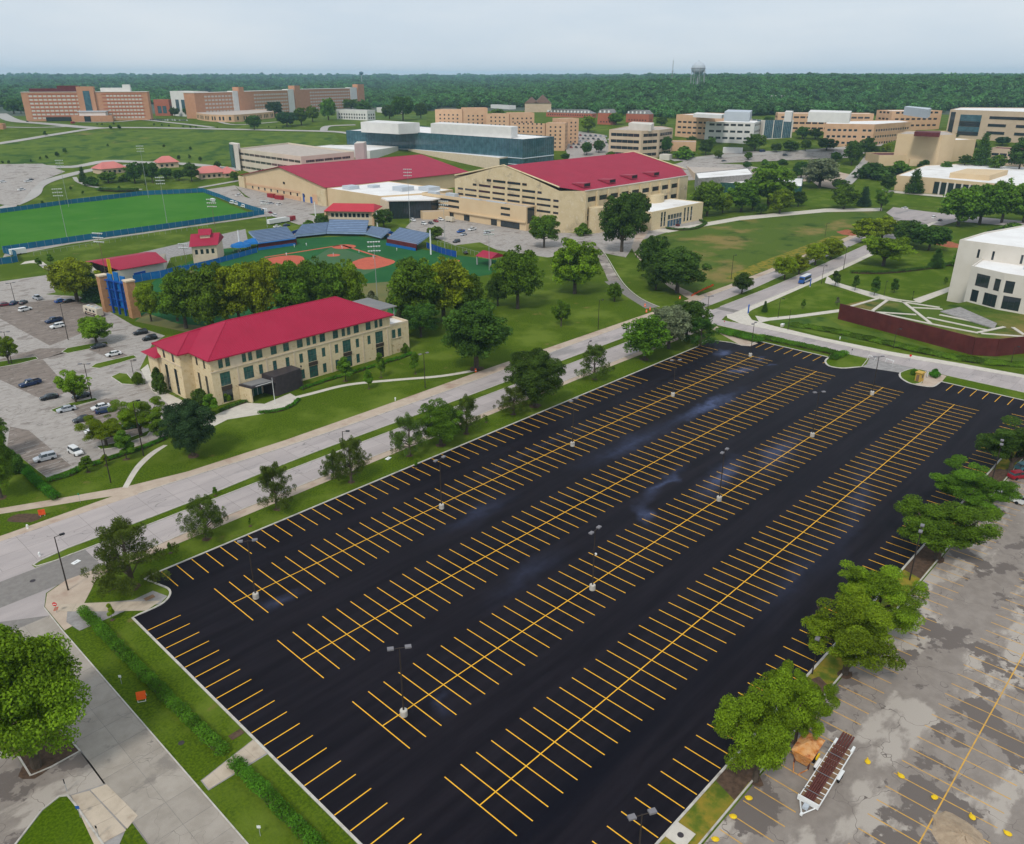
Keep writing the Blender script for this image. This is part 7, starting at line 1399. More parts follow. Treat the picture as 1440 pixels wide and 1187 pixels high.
for b, t, lab in [((445, 315), 284, 'white netting pole left of the press box'), ((531, 321), 297, 'white netting pole right of the press box'), ((606, 358), 324, 'white foul pole beside the first base stand'), ((338, 353), 324, 'white pole beside the blue awnings')]:
    p = G(*b); o = thing('netting_pole', lab, 'pole', (*p, 0), 0, 'white poles round the ball park'); H = hgt(b, t); MB().tube((0, 0, -.2), (0, 0, H), .38, .34, n=8).obj('shaft', 'white_paint', o); MB().lathe([(.4, H), (.4, H + .2), (.1, H + .3)], n=8).obj('cap', 'grey_pole', o)
p = G(153, 407); o = thing('foul_pole', 'yellow foul pole standing against the wooden mast at the scoreboard', 'foul pole', (p[0] + 1.2, p[1] - .8, 0)); MB().tube((0, 0, 0), (0, 0, 12.5), .22, n=8).obj('shaft', 'bag_yellow', o); MB().box(.2, 1.1, -.03, .03, 3, 12.3).obj('screen', 'bag_yellow', o)
p = G(387, 569); o = thing('flagpole', 'slim white flagpole without flag before the hall entrance', 'flagpole', (*p, 0)); MB().tube((0, 0, 0), (0, 0, 7.4), .09, .05, n=8).obj('pole', 'white_paint', o); MB().lathe([(.01, 7.4), (.12, 7.5), (.01, 7.65)], n=8).obj('finial', 'chrome', o); MB().lathe([(.3, 0), (.3, .12), (.12, .2)], n=10).obj('collar', 'pale_concrete', o)

# ---------------------------------------------------------------- vehicles
def loft(sections, m, name, parent, capends=True):
    """sections along X: (x, half width bottom, half width top, z bottom, z top, rounding)"""
    mb = MB(); vs = []; fs = []; n = 8
    for x, w0, w1, z0, z1, r in sections: vs += [(x, -w0 + r, z0), (x, -w0, z0 + r), (x, -w1, z1 - r), (x, -w1 + r, z1), (x, w1 - r, z1), (x, w1, z1 - r), (x, w0, z0 + r), (x, w0 - r, z0)]
    for k in range(len(sections) - 1):
        for i in range(n): fs.append((k * n + i, k * n + (i + 1) % n, (k + 1) * n + (i + 1) % n, (k + 1) * n + i))
    fs += [tuple(range(n))[::-1], tuple(range((len(sections) - 1) * n, len(sections) * n))]; mb.add(vs, [f[::-1] for f in fs])
    o = mb.obj(name, m, parent)
    for p in o.data.polygons: p.use_smooth = False
    return o
CARM = {}
def paint(c):
    if c not in CARM:
        col = {'white': (.72, .72, .71), 'silver': (.42, .44, .47), 'black': (.012, .013, .016), 'navy': (.012, .03, .09), 'red': (.30, .008, .02), 'maroon': (.14, .01, .025), 'teal': (.12, .33, .38), 'grey': (.10, .11, .12), 'blue': (.02, .09, .32), 'cream': (.62, .55, .43), 'charcoal': (.04, .045, .055)}[c]
        m = mat('paint_' + c, col, rough=.28, spec=.5); CARM[c] = m
    return 'paint_' + c
PROTO = {}
def vehicle_proto(kind):
    t = thing('parked_car', 'x', 'car'); P = 'paint_white'; paint('white')
    if kind == 'sedan': L, W, H = 4.7, .9, 1.45; body = [(-2.35, .68, .66, .42, .80, .08), (-2.25, .84, .80, .28, .95, .1), (-1.6, .90, .84, .22, 1.0, .1), (-.6, .91, .86, .22, .97, .1), (.8, .91, .86, .22, .95, .1), (1.6, .90, .82, .22, .88, .1), (2.2, .82, .74, .26, .76, .1), (2.35, .66, .62, .38, .66, .08)]; cab = [(-1.75, .72, .62, .97, 1.02), (-1.05, .80, .62, .95, 1.38), (-.1, .82, .63, .95, 1.45), (.45, .82, .62, .95, 1.38), (1.15, .78, .66, .93, .98)]; roof = (-1.0, .42, .60, 1.40, 1.47)
    elif kind == 'suv': L, W, H = 4.7, .95, 1.72; body = [(-2.35, .78, .74, .45, 1.0, .08), (-2.28, .92, .86, .32, 1.12, .1), (-1.2, .95, .90, .26, 1.12, .1), (.9, .95, .90, .26, 1.08, .1), (1.7, .94, .86, .26, 1.02, .1), (2.22, .86, .78, .3, .90, .1), (2.35, .7, .66, .42, .8, .08)]; cab = [(-2.2, .80, .68, 1.08, 1.2), (-1.95, .84, .68, 1.08, 1.62), (-.2, .86, .69, 1.08, 1.72), (.5, .86, .68, 1.06, 1.62), (1.15, .82, .70, 1.04, 1.10)]; roof = (-1.95, .48, .66, 1.64, 1.74)
    elif kind == 'pickup': L, W, H = 5.7, 1.0, 1.85; body = [(-2.85, .92, .92, .5, 1.15, .05), (-2.7, .97, .95, .36, 1.15, .06), (0.0, .98, .95, .34, 1.15, .06), (1.9, .98, .92, .34, 1.12, .1), (2.65, .92, .84, .38, 1.02, .1), (2.85, .8, .74, .46, .92, .08)]; cab = [(-.75, .88, .74, 1.14, 1.2), (-.65, .88, .72, 1.14, 1.78), (.3, .88, .72, 1.14, 1.86), (.85, .88, .70, 1.14, 1.76), (1.45, .84, .74, 1.12, 1.18)]; roof = (-.66, .86, .70, 1.78, 1.88)
    elif kind == 'van': L, W, H = 5.6, 1.0, 2.35; body = [(-2.8, .92, .86, .42, 2.2, .1), (-2.7, 1.0, .92, .34, 2.32, .12), (1.0, 1.0, .92, .34, 2.32, .12), (1.5, 1.0, .88, .34, 2.15, .12), (1.95, .98, .84, .34, 1.35, .1), (2.6, .92, .8, .36, 1.15, .1), (2.8, .8, .74, .46, 1.0, .08)]; cab = None; roof = None
    b = loft([s for s in body], P, 'body', t)
    if cab:
        g = loft([(x, a, c, z0 - .03, z1, .03) for x, a, c, z0, z1 in cab], 'glass_dark', 'windows', t)
        x0, x1, hw, z0, z1 = roof; loft([(x0 - .12, hw * .92, hw * .85, z0 - .06, z1 - .06, .02), (x0 + .2, hw + .04, hw, z0 - .02, z1, .03), (x1 - .2, hw + .04, hw, z0 - .02, z1, .03), (x1 + .12, hw * .94, hw * .88, z0 - .06, z1 - .05, .02)], P, 'roof_panel', t)
        for s in (-1, 1):
            for x in ((x0 + x1) / 2 + .15,): MB().box(x - .05, x + .05, s * .845 - .02, s * .845 + .02, cab[1][3] - .02, z0 - .05).obj('door_pillar', P, t)
    else:
        for s in (-1, 1): MB().box(.2, 1.5, s * .985 - .02, s * .985 + .02, 1.35, 1.95).obj('side_window', 'glass_dark', t); MB().box(-2.3, 0, s * .985 - .02, s * .985 + .02, 1.4, 1.95).obj('side_window', 'glass_dark', t)
        MB().add([(1.5, -.8, 2.05), (1.5, .8, 2.05), (2.02, .8, 1.42), (2.02, -.8, 1.42)], [(0, 3, 2, 1)]).obj('windscreen', 'glass_dark', t, (.04, 0, .04))
    if kind == 'pickup': bd = MB().box(-2.7, -.85, -.84, .84, 1.155, 1.17).obj('bed_floor', 'black_rubber', t); [MB().box(-2.75, -.8, s * .93 - .05, s * .93 + .05, 1.16, 1.32).obj('bed_side', P, t) for s in (-1, 1)]; MB().box(-2.82, -2.74, -.94, .94, 1.1, 1.32).obj('tailgate', P, t)
    hl = L / 2
    for s in (-1, 1):
        MB().box(-.05, .05, -.17, .17, -.08, .08).obj('headlight', 'lamp_lens', t, (hl - .1, s * .58, .68 if kind == 'sedan' else .84)); MB().box(-.05, .05, -.14, .14, -.1, .1).obj('tail_light', 'tail_lens', t, (-hl + .06, s * .66, .85 if kind == 'sedan' else 1.0)); MB().box(-.06, .06, -.12, .12, -.07, .07).obj('mirror', P, t, (.9 if cab else 1.5, s * 1.02, 1.0 if kind == 'sedan' else 1.2))
    MB().box(hl - .04, hl + .03, -.5, .5, .42, .55).obj('grille', 'black_rubber', t)
    tyre = MB().lathe([(.2, -.11), (.33, -.11), (.35, -.06), (.35, .06), (.33, .11), (.2, .11)], n=14).mesh('tyre', 'black_rubber'); rim = MB().lathe([(.02, -.09), (.21, -.10), (.21, .10), (.02, .115)], n=10).mesh('rim', 'chrome'); wb = L * .29
    for sx in (-1, 1):
        for sy in (-1, 1): w = thing('wheel', None, None, (sx * wb, sy * (W - .08), .34)); w.parent = t; w.rotation_euler = (math.pi / 2, 0, 0); link('tyre', tyre, w); link('rim', rim, w)
    t.location = (0, 0, -50); return t
USED = set()
def car(kind, color, px, label, hd=None, group=None, name='parked_car', cat='car', far=False):
    """px: picture point under the car; hd: picture point toward which it heads"""
    p = G(*px); paint(color); q = G(*hd) if hd else None; a = math.atan2(q[1] - p[1], q[0] - p[0]) if q else rng.choice([0, math.pi / 2])
    if kind not in PROTO: PROTO[kind] = vehicle_proto(kind)
    r = PROTO[kind]
    c = copy_tree(r, gz(p), a, label); c.name = name; c['category'] = cat
    if group: c['group'] = group
    for ch in LAST:
        ms = ch.material_slots
        if len(ms) and ms[0].material and ms[0].material.name.startswith('paint_'): ms[0].link = 'OBJECT'; ms[0].material = MATS['paint_' + color]
    if far:
        for ch in LAST:
            if ch.name.split('.')[0] in ('mirror', 'grille', 'door_pillar', 'headlight'): bpy.data.objects.remove(ch)
    return c
CG = 'cars parked in the grey west car park'
for k, c, p, h, lab in [('suv', 'white', (36, 437), (60, 431), 'white estate car alone in the middle of the upper bays'), ('sedan', 'maroon', (8, 430), (30, 427), 'dark red car at the left edge, first of three in the far row'), ('sedan', 'navy', (20, 428), (30, 423), 'navy car beside the far lamp, second of three in the far row'), ('sedan', 'charcoal', (33, 427), (40, 423), 'dark car third in the far row'), ('pickup', 'silver', (53, 421), (40, 416), 'silver pickup facing left by the grass edge'), ('sedan', 'blue', (86, 425), (100, 422), 'blue car under the yellow green tree'), ('sedan', 'black', (98, 425), (120, 421), 'black car just right of the blue one under the tree'),
                        ('pickup', 'navy', (76, 453), (50, 459), 'dark blue pickup behind the white hatchback'), ('suv', 'white', (81, 461), (55, 466), 'white hatchback in front of the dark blue pickup by a lamp'), ('sedan', 'charcoal', (139, 489), (120, 493), 'dark grey saloon at the end of the long island'), ('sedan', 'white', (160, 500), (130, 506), 'white saloon between the two thin grass islands'), ('suv', 'black', (198, 470), (180, 473), 'black car nearer the brick towers, at the right kerb'), ('suv', 'black', (211, 478), (190, 482), 'larger black car behind the hall corner at the right kerb'),
                        ('pickup', 'navy', (43, 542), (20, 548), 'dark pickup alone on the open concrete'), ('sedan', 'black', (70, 561), (45, 566), 'black saloon below the lone dark pickup'), ('sedan', 'charcoal', (115, 559), (90, 565), 'dark saloon hidden behind the island tree'), ('sedan', 'silver', (94, 578), (70, 583), 'silver hatchback beside the small island'), ('sedan', 'white', (142, 575), (120, 580), 'white saloon behind the dark blue one'), ('sedan', 'navy', (148, 580), (170, 576), 'dark blue saloon tight in front of the white one'), ('sedan', 'charcoal', (117, 592), (95, 597), 'dark saloon half under the loose bright tree'), ('suv', 'white', (134, 608), (110, 613), 'white car half hidden left of the red one'), ('sedan', 'red', (150, 614), (130, 618), 'dark red car under the loose bright tree'), ('sedan', 'teal', (184, 602), (160, 606), 'pale teal car under the right bright tree'), ('suv', 'silver', (64, 647), (35, 654), 'silver four wheel drive car in the nearest bay'), ('suv', 'white', (107, 638), (125, 648), 'white compact car driving in the aisle toward the viewer')]:
    car(k, c, p, lab, h, CG)
VG = 'white vans and cars behind the playing field'
for k, c, p, h, lab in [('van', 'white', (299, 284), (285, 279), 'white van nearest the goal line fence'), ('van', 'white', (327, 287), (310, 283), 'first white van of the close row behind the fence'), ('van', 'white', (334, 289), (317, 285), 'second white van of the close row behind the fence'), ('van', 'white', (343, 292), (326, 288), 'third white van of the close row behind the fence'), ('sedan', 'silver', (361, 296), (345, 292), 'pale car behind the row of vans'), ('van', 'white', (372, 298), (357, 294), 'white van at the right end of the row'), ('sedan', 'maroon', (380, 300), (370, 296), 'dark red car among the white vans'), ('suv', 'white', (386, 304), (372, 301), 'white car just below the row of vans'), ('suv', 'white', (371, 286), (390, 283), 'white car, first of three before the red containers'), ('suv', 'silver', (381, 288), (400, 285), 'silver car, second of three before the red containers'), ('suv', 'white', (393, 289), (410, 286), 'white car, third of three before the red containers'), ('pickup', 'white', (336, 276), (350, 274), 'white pickup at the brick base of the arena'), ('sedan', 'white', (390, 320), (410, 317), 'white car below the long white trailer'), ('sedan', 'navy', (403, 318), (420, 315), 'navy car behind the left stand')]:
    car(k, c, p, lab, h, VG, far=True)
FG2 = 'cars parked between the ball park and the field house'
for k, c, p, h, lab in [('suv', 'white', (581, 311), (595, 315), 'white car beside the cream service block'), ('suv', 'white', (596, 316), (610, 320), 'white car, first of the short row below the annex'), ('sedan', 'charcoal', (606, 315), (618, 319), 'dark car, second of the short row below the annex'), ('sedan', 'red', (613, 312), (625, 316), 'dark red car in the short row below the annex'), ('suv', 'white', (620, 310), (632, 314), 'white car right of the dark red one'), ('pickup', 'blue', (648, 327), (635, 330), 'blue pickup in the car park below the annex'), ('sedan', 'silver', (652, 331), (640, 334), 'silver car touching the blue pickup'), ('pickup', 'white', (664, 324), (650, 327), 'white pickup right of the blue one'), ('sedan', 'silver', (685, 328), (670, 331), 'silver car by the brown kerb below the annex'), ('suv', 'charcoal', (642, 341), (630, 344), 'dark car beside the leafy first base corner'), ('sedan', 'black', (655, 357), (650, 352), 'black car behind the chain link fence')]:
    car(k, c, p, lab, h, FG2, far=True)
for k, c, p, h, lab in [('suv', 'white', (5, 258), (20, 256), 'white car at the left edge of the far car park'), ('pickup', 'white', (40, 257), (55, 255), 'white pickup in the far left car park'), ('sedan', 'charcoal', (44, 254), (55, 252), 'dark car behind the white pickup in the far car park'), ('pickup', 'white', (31, 269), (45, 266), 'white pickup lowest in the far left car park'), ('sedan', 'white', (1272, 294), (1260, 291), 'white car driving on the cross road before the museum'), ('suv', 'white', (1313, 308), (1325, 303), 'white car waiting at the upper junction'), ('sedan', 'black', (1322, 311), (1335, 306), 'black car just behind the white one at the upper junction'), ('pickup', 'white', (988, 456), (1000, 450), 'white pickup at the junction behind the big clump'), ('suv', 'red', (1432, 672), (1460, 668), 'red car under the last median trees'), ('suv', 'teal', (1442, 660), (1470, 656), 'grey green car at the right edge behind the red one'), ('pickup', 'white', (1420, 703), (1390, 692), 'white pickup with black bed at the right edge of the old car park'), ('sedan', 'charcoal', (1018, 228), (1035, 226), 'dark car on the road before the kiosk'), ('sedan', 'maroon', (1050, 229), (1070, 227), 'purple red car on the road behind the flat deck'), ('van', 'navy', (1072, 214), (1085, 213), 'navy van behind the white kiosk'), ('sedan', 'white', (1174, 215), (1190, 213), 'white car before the peach laboratory'), ('suv', 'charcoal', (1104, 220), (1120, 218), 'dark car by the row of trees before the atrium'), ('sedan', 'white', (1205, 236), (1210, 230), 'white car on the road to the laboratories'), ('sedan', 'black', (39, 172), (55, 173), 'dark car at the left foot of the first dormitory'), ('van', 'red', (103, 174), (115, 173), 'red van beside the dormitory entrance')]:
    car(k, c, p, lab, h, far=dist(G(*p)) > 300, name='pickup_truck' if k == 'pickup' else 'car', cat='pickup' if k == 'pickup' else 'car')
for j in range(5):
    for i in range(8):
        x = 796 + i * 7.2 + j * 3.2; y = 208 - j * 4.2 + i * .3
        cc = rng.choice(['white', 'silver', 'black', 'navy', 'grey', 'red', 'charcoal']); car(rng.choice(['sedan', 'suv']), cc, (x, y), '%s car in the %s row of the packed residence lot, %s from the left' % (cc, ['front', 'second', 'middle', 'fourth', 'back'][j], ['first', 'second', 'third', 'fourth', 'fifth', 'sixth', 'seventh', 'eighth'][i]), (x + 5, y + 3), 'cars packed in the residence car park', far=True)
for i in range(16): x = 212 + i * 3.4; car(rng.choice(['sedan', 'suv']), rng.choice(['white', 'silver', 'black', 'grey', 'navy']), (x, 169.5 + .05 * i), 'tiny parked car before the hill dormitories', (x + 2, 172), 'cars parked before the hill dormitories', far=True)
for k in PROTO.values():                                       # the first of each kind is not in the picture: drop it with its parts
    for ch in list(k.children_recursive): bpy.data.objects.remove(ch)
    bpy.data.objects.remove(k)
def frame2(a, b): A, B = G(*a), G(*b); return A, math.atan2(B[1] - A[1], B[0] - A[0])
# campus bus, motor home, trailers, containers
def bus():
    p, a = frame2((1131, 397), (1155, 386)); t = thing('shuttle_bus', 'small blue and white shuttle bus driving down the road', 'bus', (*p, 0), a + math.pi)
    loft([(-4.2, 1.1, 1.05, .5, 2.9, .1), (-4.1, 1.2, 1.12, .4, 3.0, .12), (3.0, 1.2, 1.12, .4, 3.0, .12), (3.5, 1.15, 1.05, .4, 2.5, .1), (3.7, 1.1, 1.0, .4, 1.6, .1), (4.4, 1.0, .9, .45, 1.35, .1)], 'paint_blue', 'body', t); loft([(-4.1, 1.08, .98, 2.95, 3.12, .04), (3.2, 1.08, .98, 2.95, 3.1, .04)], 'paint_white', 'roof', t)
    for s in (-1, 1):
        for i in range(5): MB().box(-3.8 + i * 1.35, -2.65 + i * 1.35, s * 1.18 - .03, s * 1.18 + .03, 1.6, 2.5).obj('side_window', 'glass_dark', t)
        MB().box(-4.1, 3.0, s * 1.21 - .015, s * 1.21 + .015, .95, 1.3).obj('white_band', 'paint_white', t)
    MB().box(3.5, 3.72, -.95, .95, 1.65, 2.45).obj('windscreen', 'glass_dark', t)
    for x in (-2.6, 3.2):
        for s in (-1, 1): w = MB().lathe([(.1, -.15), (.44, -.15), (.46, 0), (.44, .15), (.1, .15)], n=12).obj('wheel', 'black_rubber', t, (x, s * 1.08, .45)); w.rotation_euler = (math.pi / 2, 0, 0)
paint('blue'); paint('cream'); paint('red'); bus()
def motorhome():
    p, a = frame2((132, 443), (112, 437)); t = thing('motor_home', 'cream motor home with brown swirls beside the brick tower', 'motor home', (*p, 0), a)
    loft([(-4.8, 1.2, 1.15, .5, 3.1, .08), (4.3, 1.25, 1.18, .5, 3.15, .1), (4.7, 1.2, 1.1, .5, 2.9, .15), (4.9, 1.05, .95, .6, 1.6, .1)], 'paint_cream', 'body', t); MB().box(4.6, 4.93, -1.0, 1.0, 1.5, 2.5).obj('windscreen', 'glass_dark', t)
    for x in (-3.4, -1.0, 1.6): MB().box(x, x + 1.2, -1.27, -1.2, 1.7, 2.4).obj('side_window', 'glass_dark', t); MB().box(x, x + 1.2, 1.2, 1.27, 1.7, 2.4).obj('side_window', 'glass_dark', t)
    for x in (-3, 0, 2.5): MB().box(x - .5, x + .5, -.5, .5, 3.14, 3.36).obj('roof_vent', 'grey_metal', t)
    MB().box(-4, 3.5, -1.285, -1.21, .9, 1.2).obj('stripe', 'rust_brown', t); MB().box(-4, 3.5, 1.21, 1.285, .9, 1.2).obj('stripe', 'rust_brown', t)
    for x in (-2.6, 3.2):
        for s in (-1, 1): w = MB().lathe([(.1, -.15), (.46, -.15), (.46, .15), (.1, .15)], n=12).obj('wheel', 'black_rubber', t, (x, s * 1.1, .46)); w.rotation_euler = (math.pi / 2, 0, 0)
motorhome()
for (a, b, L, m, lab, nm) in [((392, 314), (410, 311), 15, 'paint_white', 'long white trailer parked behind the left stand', 'box_trailer'), ((409, 311), (425, 308), 6, 'paint_red', 'red box trailer at the end of the long white one', 'box_trailer'), ((633, 312), (645, 314), 6, 'paint_cream', 'cream box trailer below the annex', 'box_trailer'), ((382, 279), (395, 281), 7, 'paint_red', 'left red container against the arena', 'container'), ((393, 281), (405, 283), 7, 'paint_red', 'right red container against the arena', 'container'), ((26, 358), (40, 356), 7, 'paint_white', 'white box trailer in the fenced corner of the playing field', 'box_trailer')]:
    p, an = frame2(a, b); t = thing(nm, lab, 'trailer' if 'trailer' in nm else 'container', gz(p), an); MB().box(-L / 2, L / 2, -1.2, 1.2, .6 if 'trailer' in nm else .1, 3.0).obj('body', m, t)
    for i in range(int(L / 1.2)): MB().box(-L / 2 + .5 + i * 1.2, -L / 2 + .62 + i * 1.2, -1.24, 1.24, .7, 2.95).obj('rib', m, t)
    if 'trailer' in nm:
        for x in (-L * .25, L * .1):
            for s in (-1, 1): w = MB().lathe([(.1, -.1), (.4, -.1), (.4, .1), (.1, .1)], n=10).obj('wheel', 'black_rubber', t, (x, s * 1.1, .4)); w.rotation_euler = (math.pi / 2, 0, 0)
# flat trailer with long pipes
def flatbed():
    t = thing('flatbed_trailer', 'white framed flatbed trailer standing in the old car park', 'trailer', (80.6, 22.95, 0), math.atan2(-.55, -11.2)); R = MB()
    MB().box(-6.1, 5.6, -1.25, -1.13, .62, .80).obj('side_rail', 'white_paint', t); MB().box(-6.1, 5.6, 1.13, 1.25, .62, .80).obj('side_rail', 'white_paint', t)
    for i in range(22): MB().box(-6.0 + i * .52, -5.56 + i * .52, -1.12, 1.12, .70, .76).obj('deck_plank', 'deck_wood', t)
    for i in range(12): MB().box(-5.9 + i * 1.0, -5.78 + i * 1.0, -1.2, 1.2, .55, .785).obj('cross_member', 'white_paint', t)
    MB().box(5.6, 5.75, -1.27, 1.27, .6, 1.35).obj('headboard', 'white_paint', t)
    d = MB(); d.tube((5.7, -.9, .6), (7.5, 0, .6), .09, n=4); d.tube((5.7, .9, .6), (7.5, 0, .6), .09, n=4); d.box(7.3, 7.7, -.15, .15, .5, .75); d.obj('drawbar', 'white_paint', t)
    MB().box(5.9, 6.6, -.3, .3, .5, .9).obj('tool_box', 'grey_metal', t)
    for s in (-1, 1):
        MB().prism([(-.1, s * 1.28), (-1.9, s * 1.28), (-1.9, s * 1.62), (-.1, s * 1.62)], .78, .92).obj('mudguard', 'white_paint', t); MB().box(-6.6, -5.5, s * 1.1 - .12, s * 1.1 + .18, .6, 1.0).obj('ramp', 'white_paint', t)
        for x in (-.55, -1.45): w = MB().lathe([(.1, -.12), (.36, -.12), (.38, 0), (.36, .12), (.1, .12)], n=12).obj('wheel', 'black_rubber', t, (x, s * 1.45, .38)); w.rotation_euler = (math.pi / 2, 0, 0)
    for i in range(5):
        u = thing('steel_pipe', ['rusty pipe lying nearest the left edge of the trailer load', 'second rusty pipe from the left on the trailer', 'middle rusty pipe of the five on the trailer', 'fourth rusty pipe from the left on the trailer', 'rusty pipe lying rightmost on the trailer load'][i], 'pipe', (80.6, 22.95, 0), math.atan2(-.55, -11.2), 'rusty pipes loaded on the trailer')
        y = -.62 + i * .31 - .15; MB().tube((5.4, y * .8, .92), (-8.2, y * 1.05, .92), .13, n=8).obj('pipe_body', 'rust_brown', u); MB().tube((-8.2, y * 1.05, .92), (-8.26, y * 1.05, .92), .1, n=8).obj('pipe_end', 'black_metal', u)
    for x in (-3.5, 0.5, 4): s_ = MB().box(x - .05, x + .05, -1.2, 1.2, 1.07, 1.1).obj('strap', 'bag_yellow' if False else 'lamp_head', t)
flatbed()
def hopper():
    t = thing('asphalt_hopper', 'orange rusty wedge shaped hopper half under the nearest median tree', 'hopper', (81.9, 26.1, 0), rad(3))
    B0, T0 = [(-1.5, -.7), (1.2, -.7), (1.2, .7), (-1.5, .7)], [(-2.0, -1.35), (2.3, -1.35), (2.3, 1.35), (-2.0, 1.35)]
    mb = MB(); v = [(x, y, .5) for x, y in B0] + [(x, y, 2.3) for x, y in T0]; mb.add(v, [(0, 3, 2, 1), (0, 1, 5, 4), (1, 2, 6, 5), (2, 3, 7, 6), (3, 0, 4, 7)]); mb.obj('bin', 'rust_orange', t)
    MB().add([(-2.0, -1.35, 2.3), (2.3, -1.35, 2.3), (2.3, 1.35, 2.3), (-2.0, 1.35, 2.3), (.1, 0, 3.0)], [(0, 1, 4), (1, 2, 4), (2, 3, 4), (3, 0, 4)]).obj('cover', 'rust_orange', t)
    for x in (-1.4, 1.1):
        for y in (-.9, .9): MB().box(x - .08, x + .08, y - .08, y + .08, 0, 1.9).obj('leg', 'rust_brown', t)
    for y in (-.9, .9): MB().tube((-1.6, y, .15), (-3.2, y * .3, .15), .07, n=5).obj('drawbar', 'rust_orange', t)
    MB().box(-.5, .5, -1.5, -1.3, 1.2, 1.6).obj('gear_box', 'bag_yellow', t)
    for s in (-1, 1): w = MB().lathe([(.1, -.12), (.4, -.12), (.4, .12), (.1, .12)], n=12).obj('wheel', 'black_rubber', t, (.2, s * 1.0, .4)); w.rotation_euler = (math.pi / 2, 0, 0)
hopper()
for (x, y), lab in [((1220, 1072), 'yellow sandbag on the concrete right of the pipe trailer'), ((1267, 1092), 'yellow sandbag below the right end of the first bay lines'), ((1314, 1122), 'yellow sandbag in the middle of the old car park'), ((1367, 1150), 'yellow sandbag near the gravel heap'), ((1417, 1173), 'yellow sandbag at the lower right corner'), ((1053, 1123), 'yellow sandbag by the kerb below the hopper'), ((1031, 1149), 'yellow sandbag at the kerb, middle of the left three'), ((1006, 1181), 'yellow sandbag at the bottom edge by the kerb')]:
    p = G(x, y); t = thing('sandbag', lab, 'sandbag', (*p, 0), rng.uniform(0, 3), 'yellow sandbags on the old car park'); MB().lathe([(.05, .02), (.42, .05), (.46, .14), (.3, .26), (.05, .3)], n=10, sx=1.0, sy=.8).obj('bag', 'bag_yellow', t); MB().tube((.3, 0, .2), (.45, .05, .34), .07, .11, n=6).obj('tied_neck', 'bag_yellow', t)
def heap(name, label, c, r, h, m, seed, cat='heap'):
    rr = random.Random(seed); mb = MB(); n = 26; pr = [(1.0, 0), (.8, .22), (.55, .55), (.3, .85), (.08, 1.0)]; vs = []; fs = []
    for q, z in pr:
        for i in range(n): a = 2 * math.pi * i / n; k = q * r * (1 + rr.uniform(-.09, .09)); vs.append((k * math.cos(a) * 1.25, k * math.sin(a) * .85, h * z * (1 + rr.uniform(-.12, .12))))
    for k in range(len(pr) - 1):
        for i in range(n): fs.append((k * n + i, k * n + (i + 1) % n, (k + 1) * n + (i + 1) % n, (k + 1) * n + i))
    fs.append(tuple(range((len(pr) - 1) * n, len(pr) * n))); o = MB().add(vs, fs).obj(name, m, None, (*c, 0), rng.uniform(0, 3)); tag(o, label, cat)
heap('gravel_heap', 'small heap of tan gravel at the bottom edge of the old car park', G(1352, 1182), 3.2, 1.0, 'gravel', 3); heap('soil_heap', 'heap of orange soil at the far edge of the great lawn', G(1192, 328), 6, 1.8, 'dirt_pile', 4); heap('soil_heap', 'low heap of brown soil right of the dense median clump', G(1334, 344), 7, 1.4, 'dirt_pile', 6)
# signs, hydrants, kiosks and other small street furniture
def post_sign(px, label, face, h=2.0, w=.5, hh=.6, shape='box', m='grey_pole', ang=None, text=None, name='street_sign'):
    p = G(*px); t = thing(name, label, 'sign', (*p, 0), (AZ - math.pi / 2) if ang is None else ang); MB().tube((0, .04, 0), (0, .04, h), .04, n=6).obj('post', m, t)
    if shape == 'box': f = MB().box(-w / 2, w / 2, -.03, 0, h - hh, h).obj('sign_plate', face, t)
    else: f = MB().prism([(w / 2 * math.cos(i * math.pi / 6), w / 2 * math.sin(i * math.pi / 6)) for i in range(12)], 0, .03).obj('sign_plate', face, t, (0, 0, h - w / 2)); f.rotation_euler = (math.pi / 2, 0, 0)
    return t
t = thing('roadwork_sign', 'square bright orange roadwork sign on white legs in the verge', 'sign', (*G(200, 985), 0), AZ - math.pi / 2 + .3)
MB().add([(-.62, -.25, .35), (.62, -.25, .35), (.62, .05, 1.55), (-.62, .05, 1.55), (-.62, -.22, .34), (.62, -.22, .34), (.62, .08, 1.54), (-.62, .08, 1.54)], [(0, 1, 2, 3), (7, 6, 5, 4), (3, 2, 6, 7), (0, 4, 5, 1), (0, 3, 7, 4), (1, 5, 6, 2)]).obj('sign_plate', 'orange_sign', t)
for x in (-.5, .5): MB().tube((x, -.3, 0), (x, .1, 1.5), .04, n=5).obj('leg', 'white_paint', t); MB().tube((x, .9, 0), (x, .1, 1.4), .04, n=5).obj('leg', 'white_paint', t)
MB().tube((-.5, -.3, .05), (.5, -.3, .05), .035, n=5).obj('foot_bar', 'white_paint', t)
t = post_sign((80, 862), 'round red no entry sign at the west corner walk', 'red_sign', 2.1, .75, shape='round'); MB().box(-.27, .27, -.05, -.032, 1.66, 1.78).obj('white_bar', 'white_paint', t)
t = post_sign((1279, 508), 'small red stop sign beyond the driveway', 'red_sign', 2.2, .75, shape='round')
post_sign((171, 962), 'small pale sign on a thin post above the orange sign', 'white_paint', 1.6, .4, .4); post_sign((366, 1176), 'small pale sign on a post at the bottom verge', 'white_paint', 1.7, .45, .4); post_sign((94, 1113), 'dark sign post at the tip of the lower left lawn', 'black_metal', 2.0, .12, .7); post_sign((113, 1150), 'post with small blue sign on the lower left lawn', 'blue_sign', 1.9, .45, .45); post_sign((1325, 534), 'blue and white notice on the small island', 'white_paint', 1.3, .6, .5, ang=0.2) if False else None
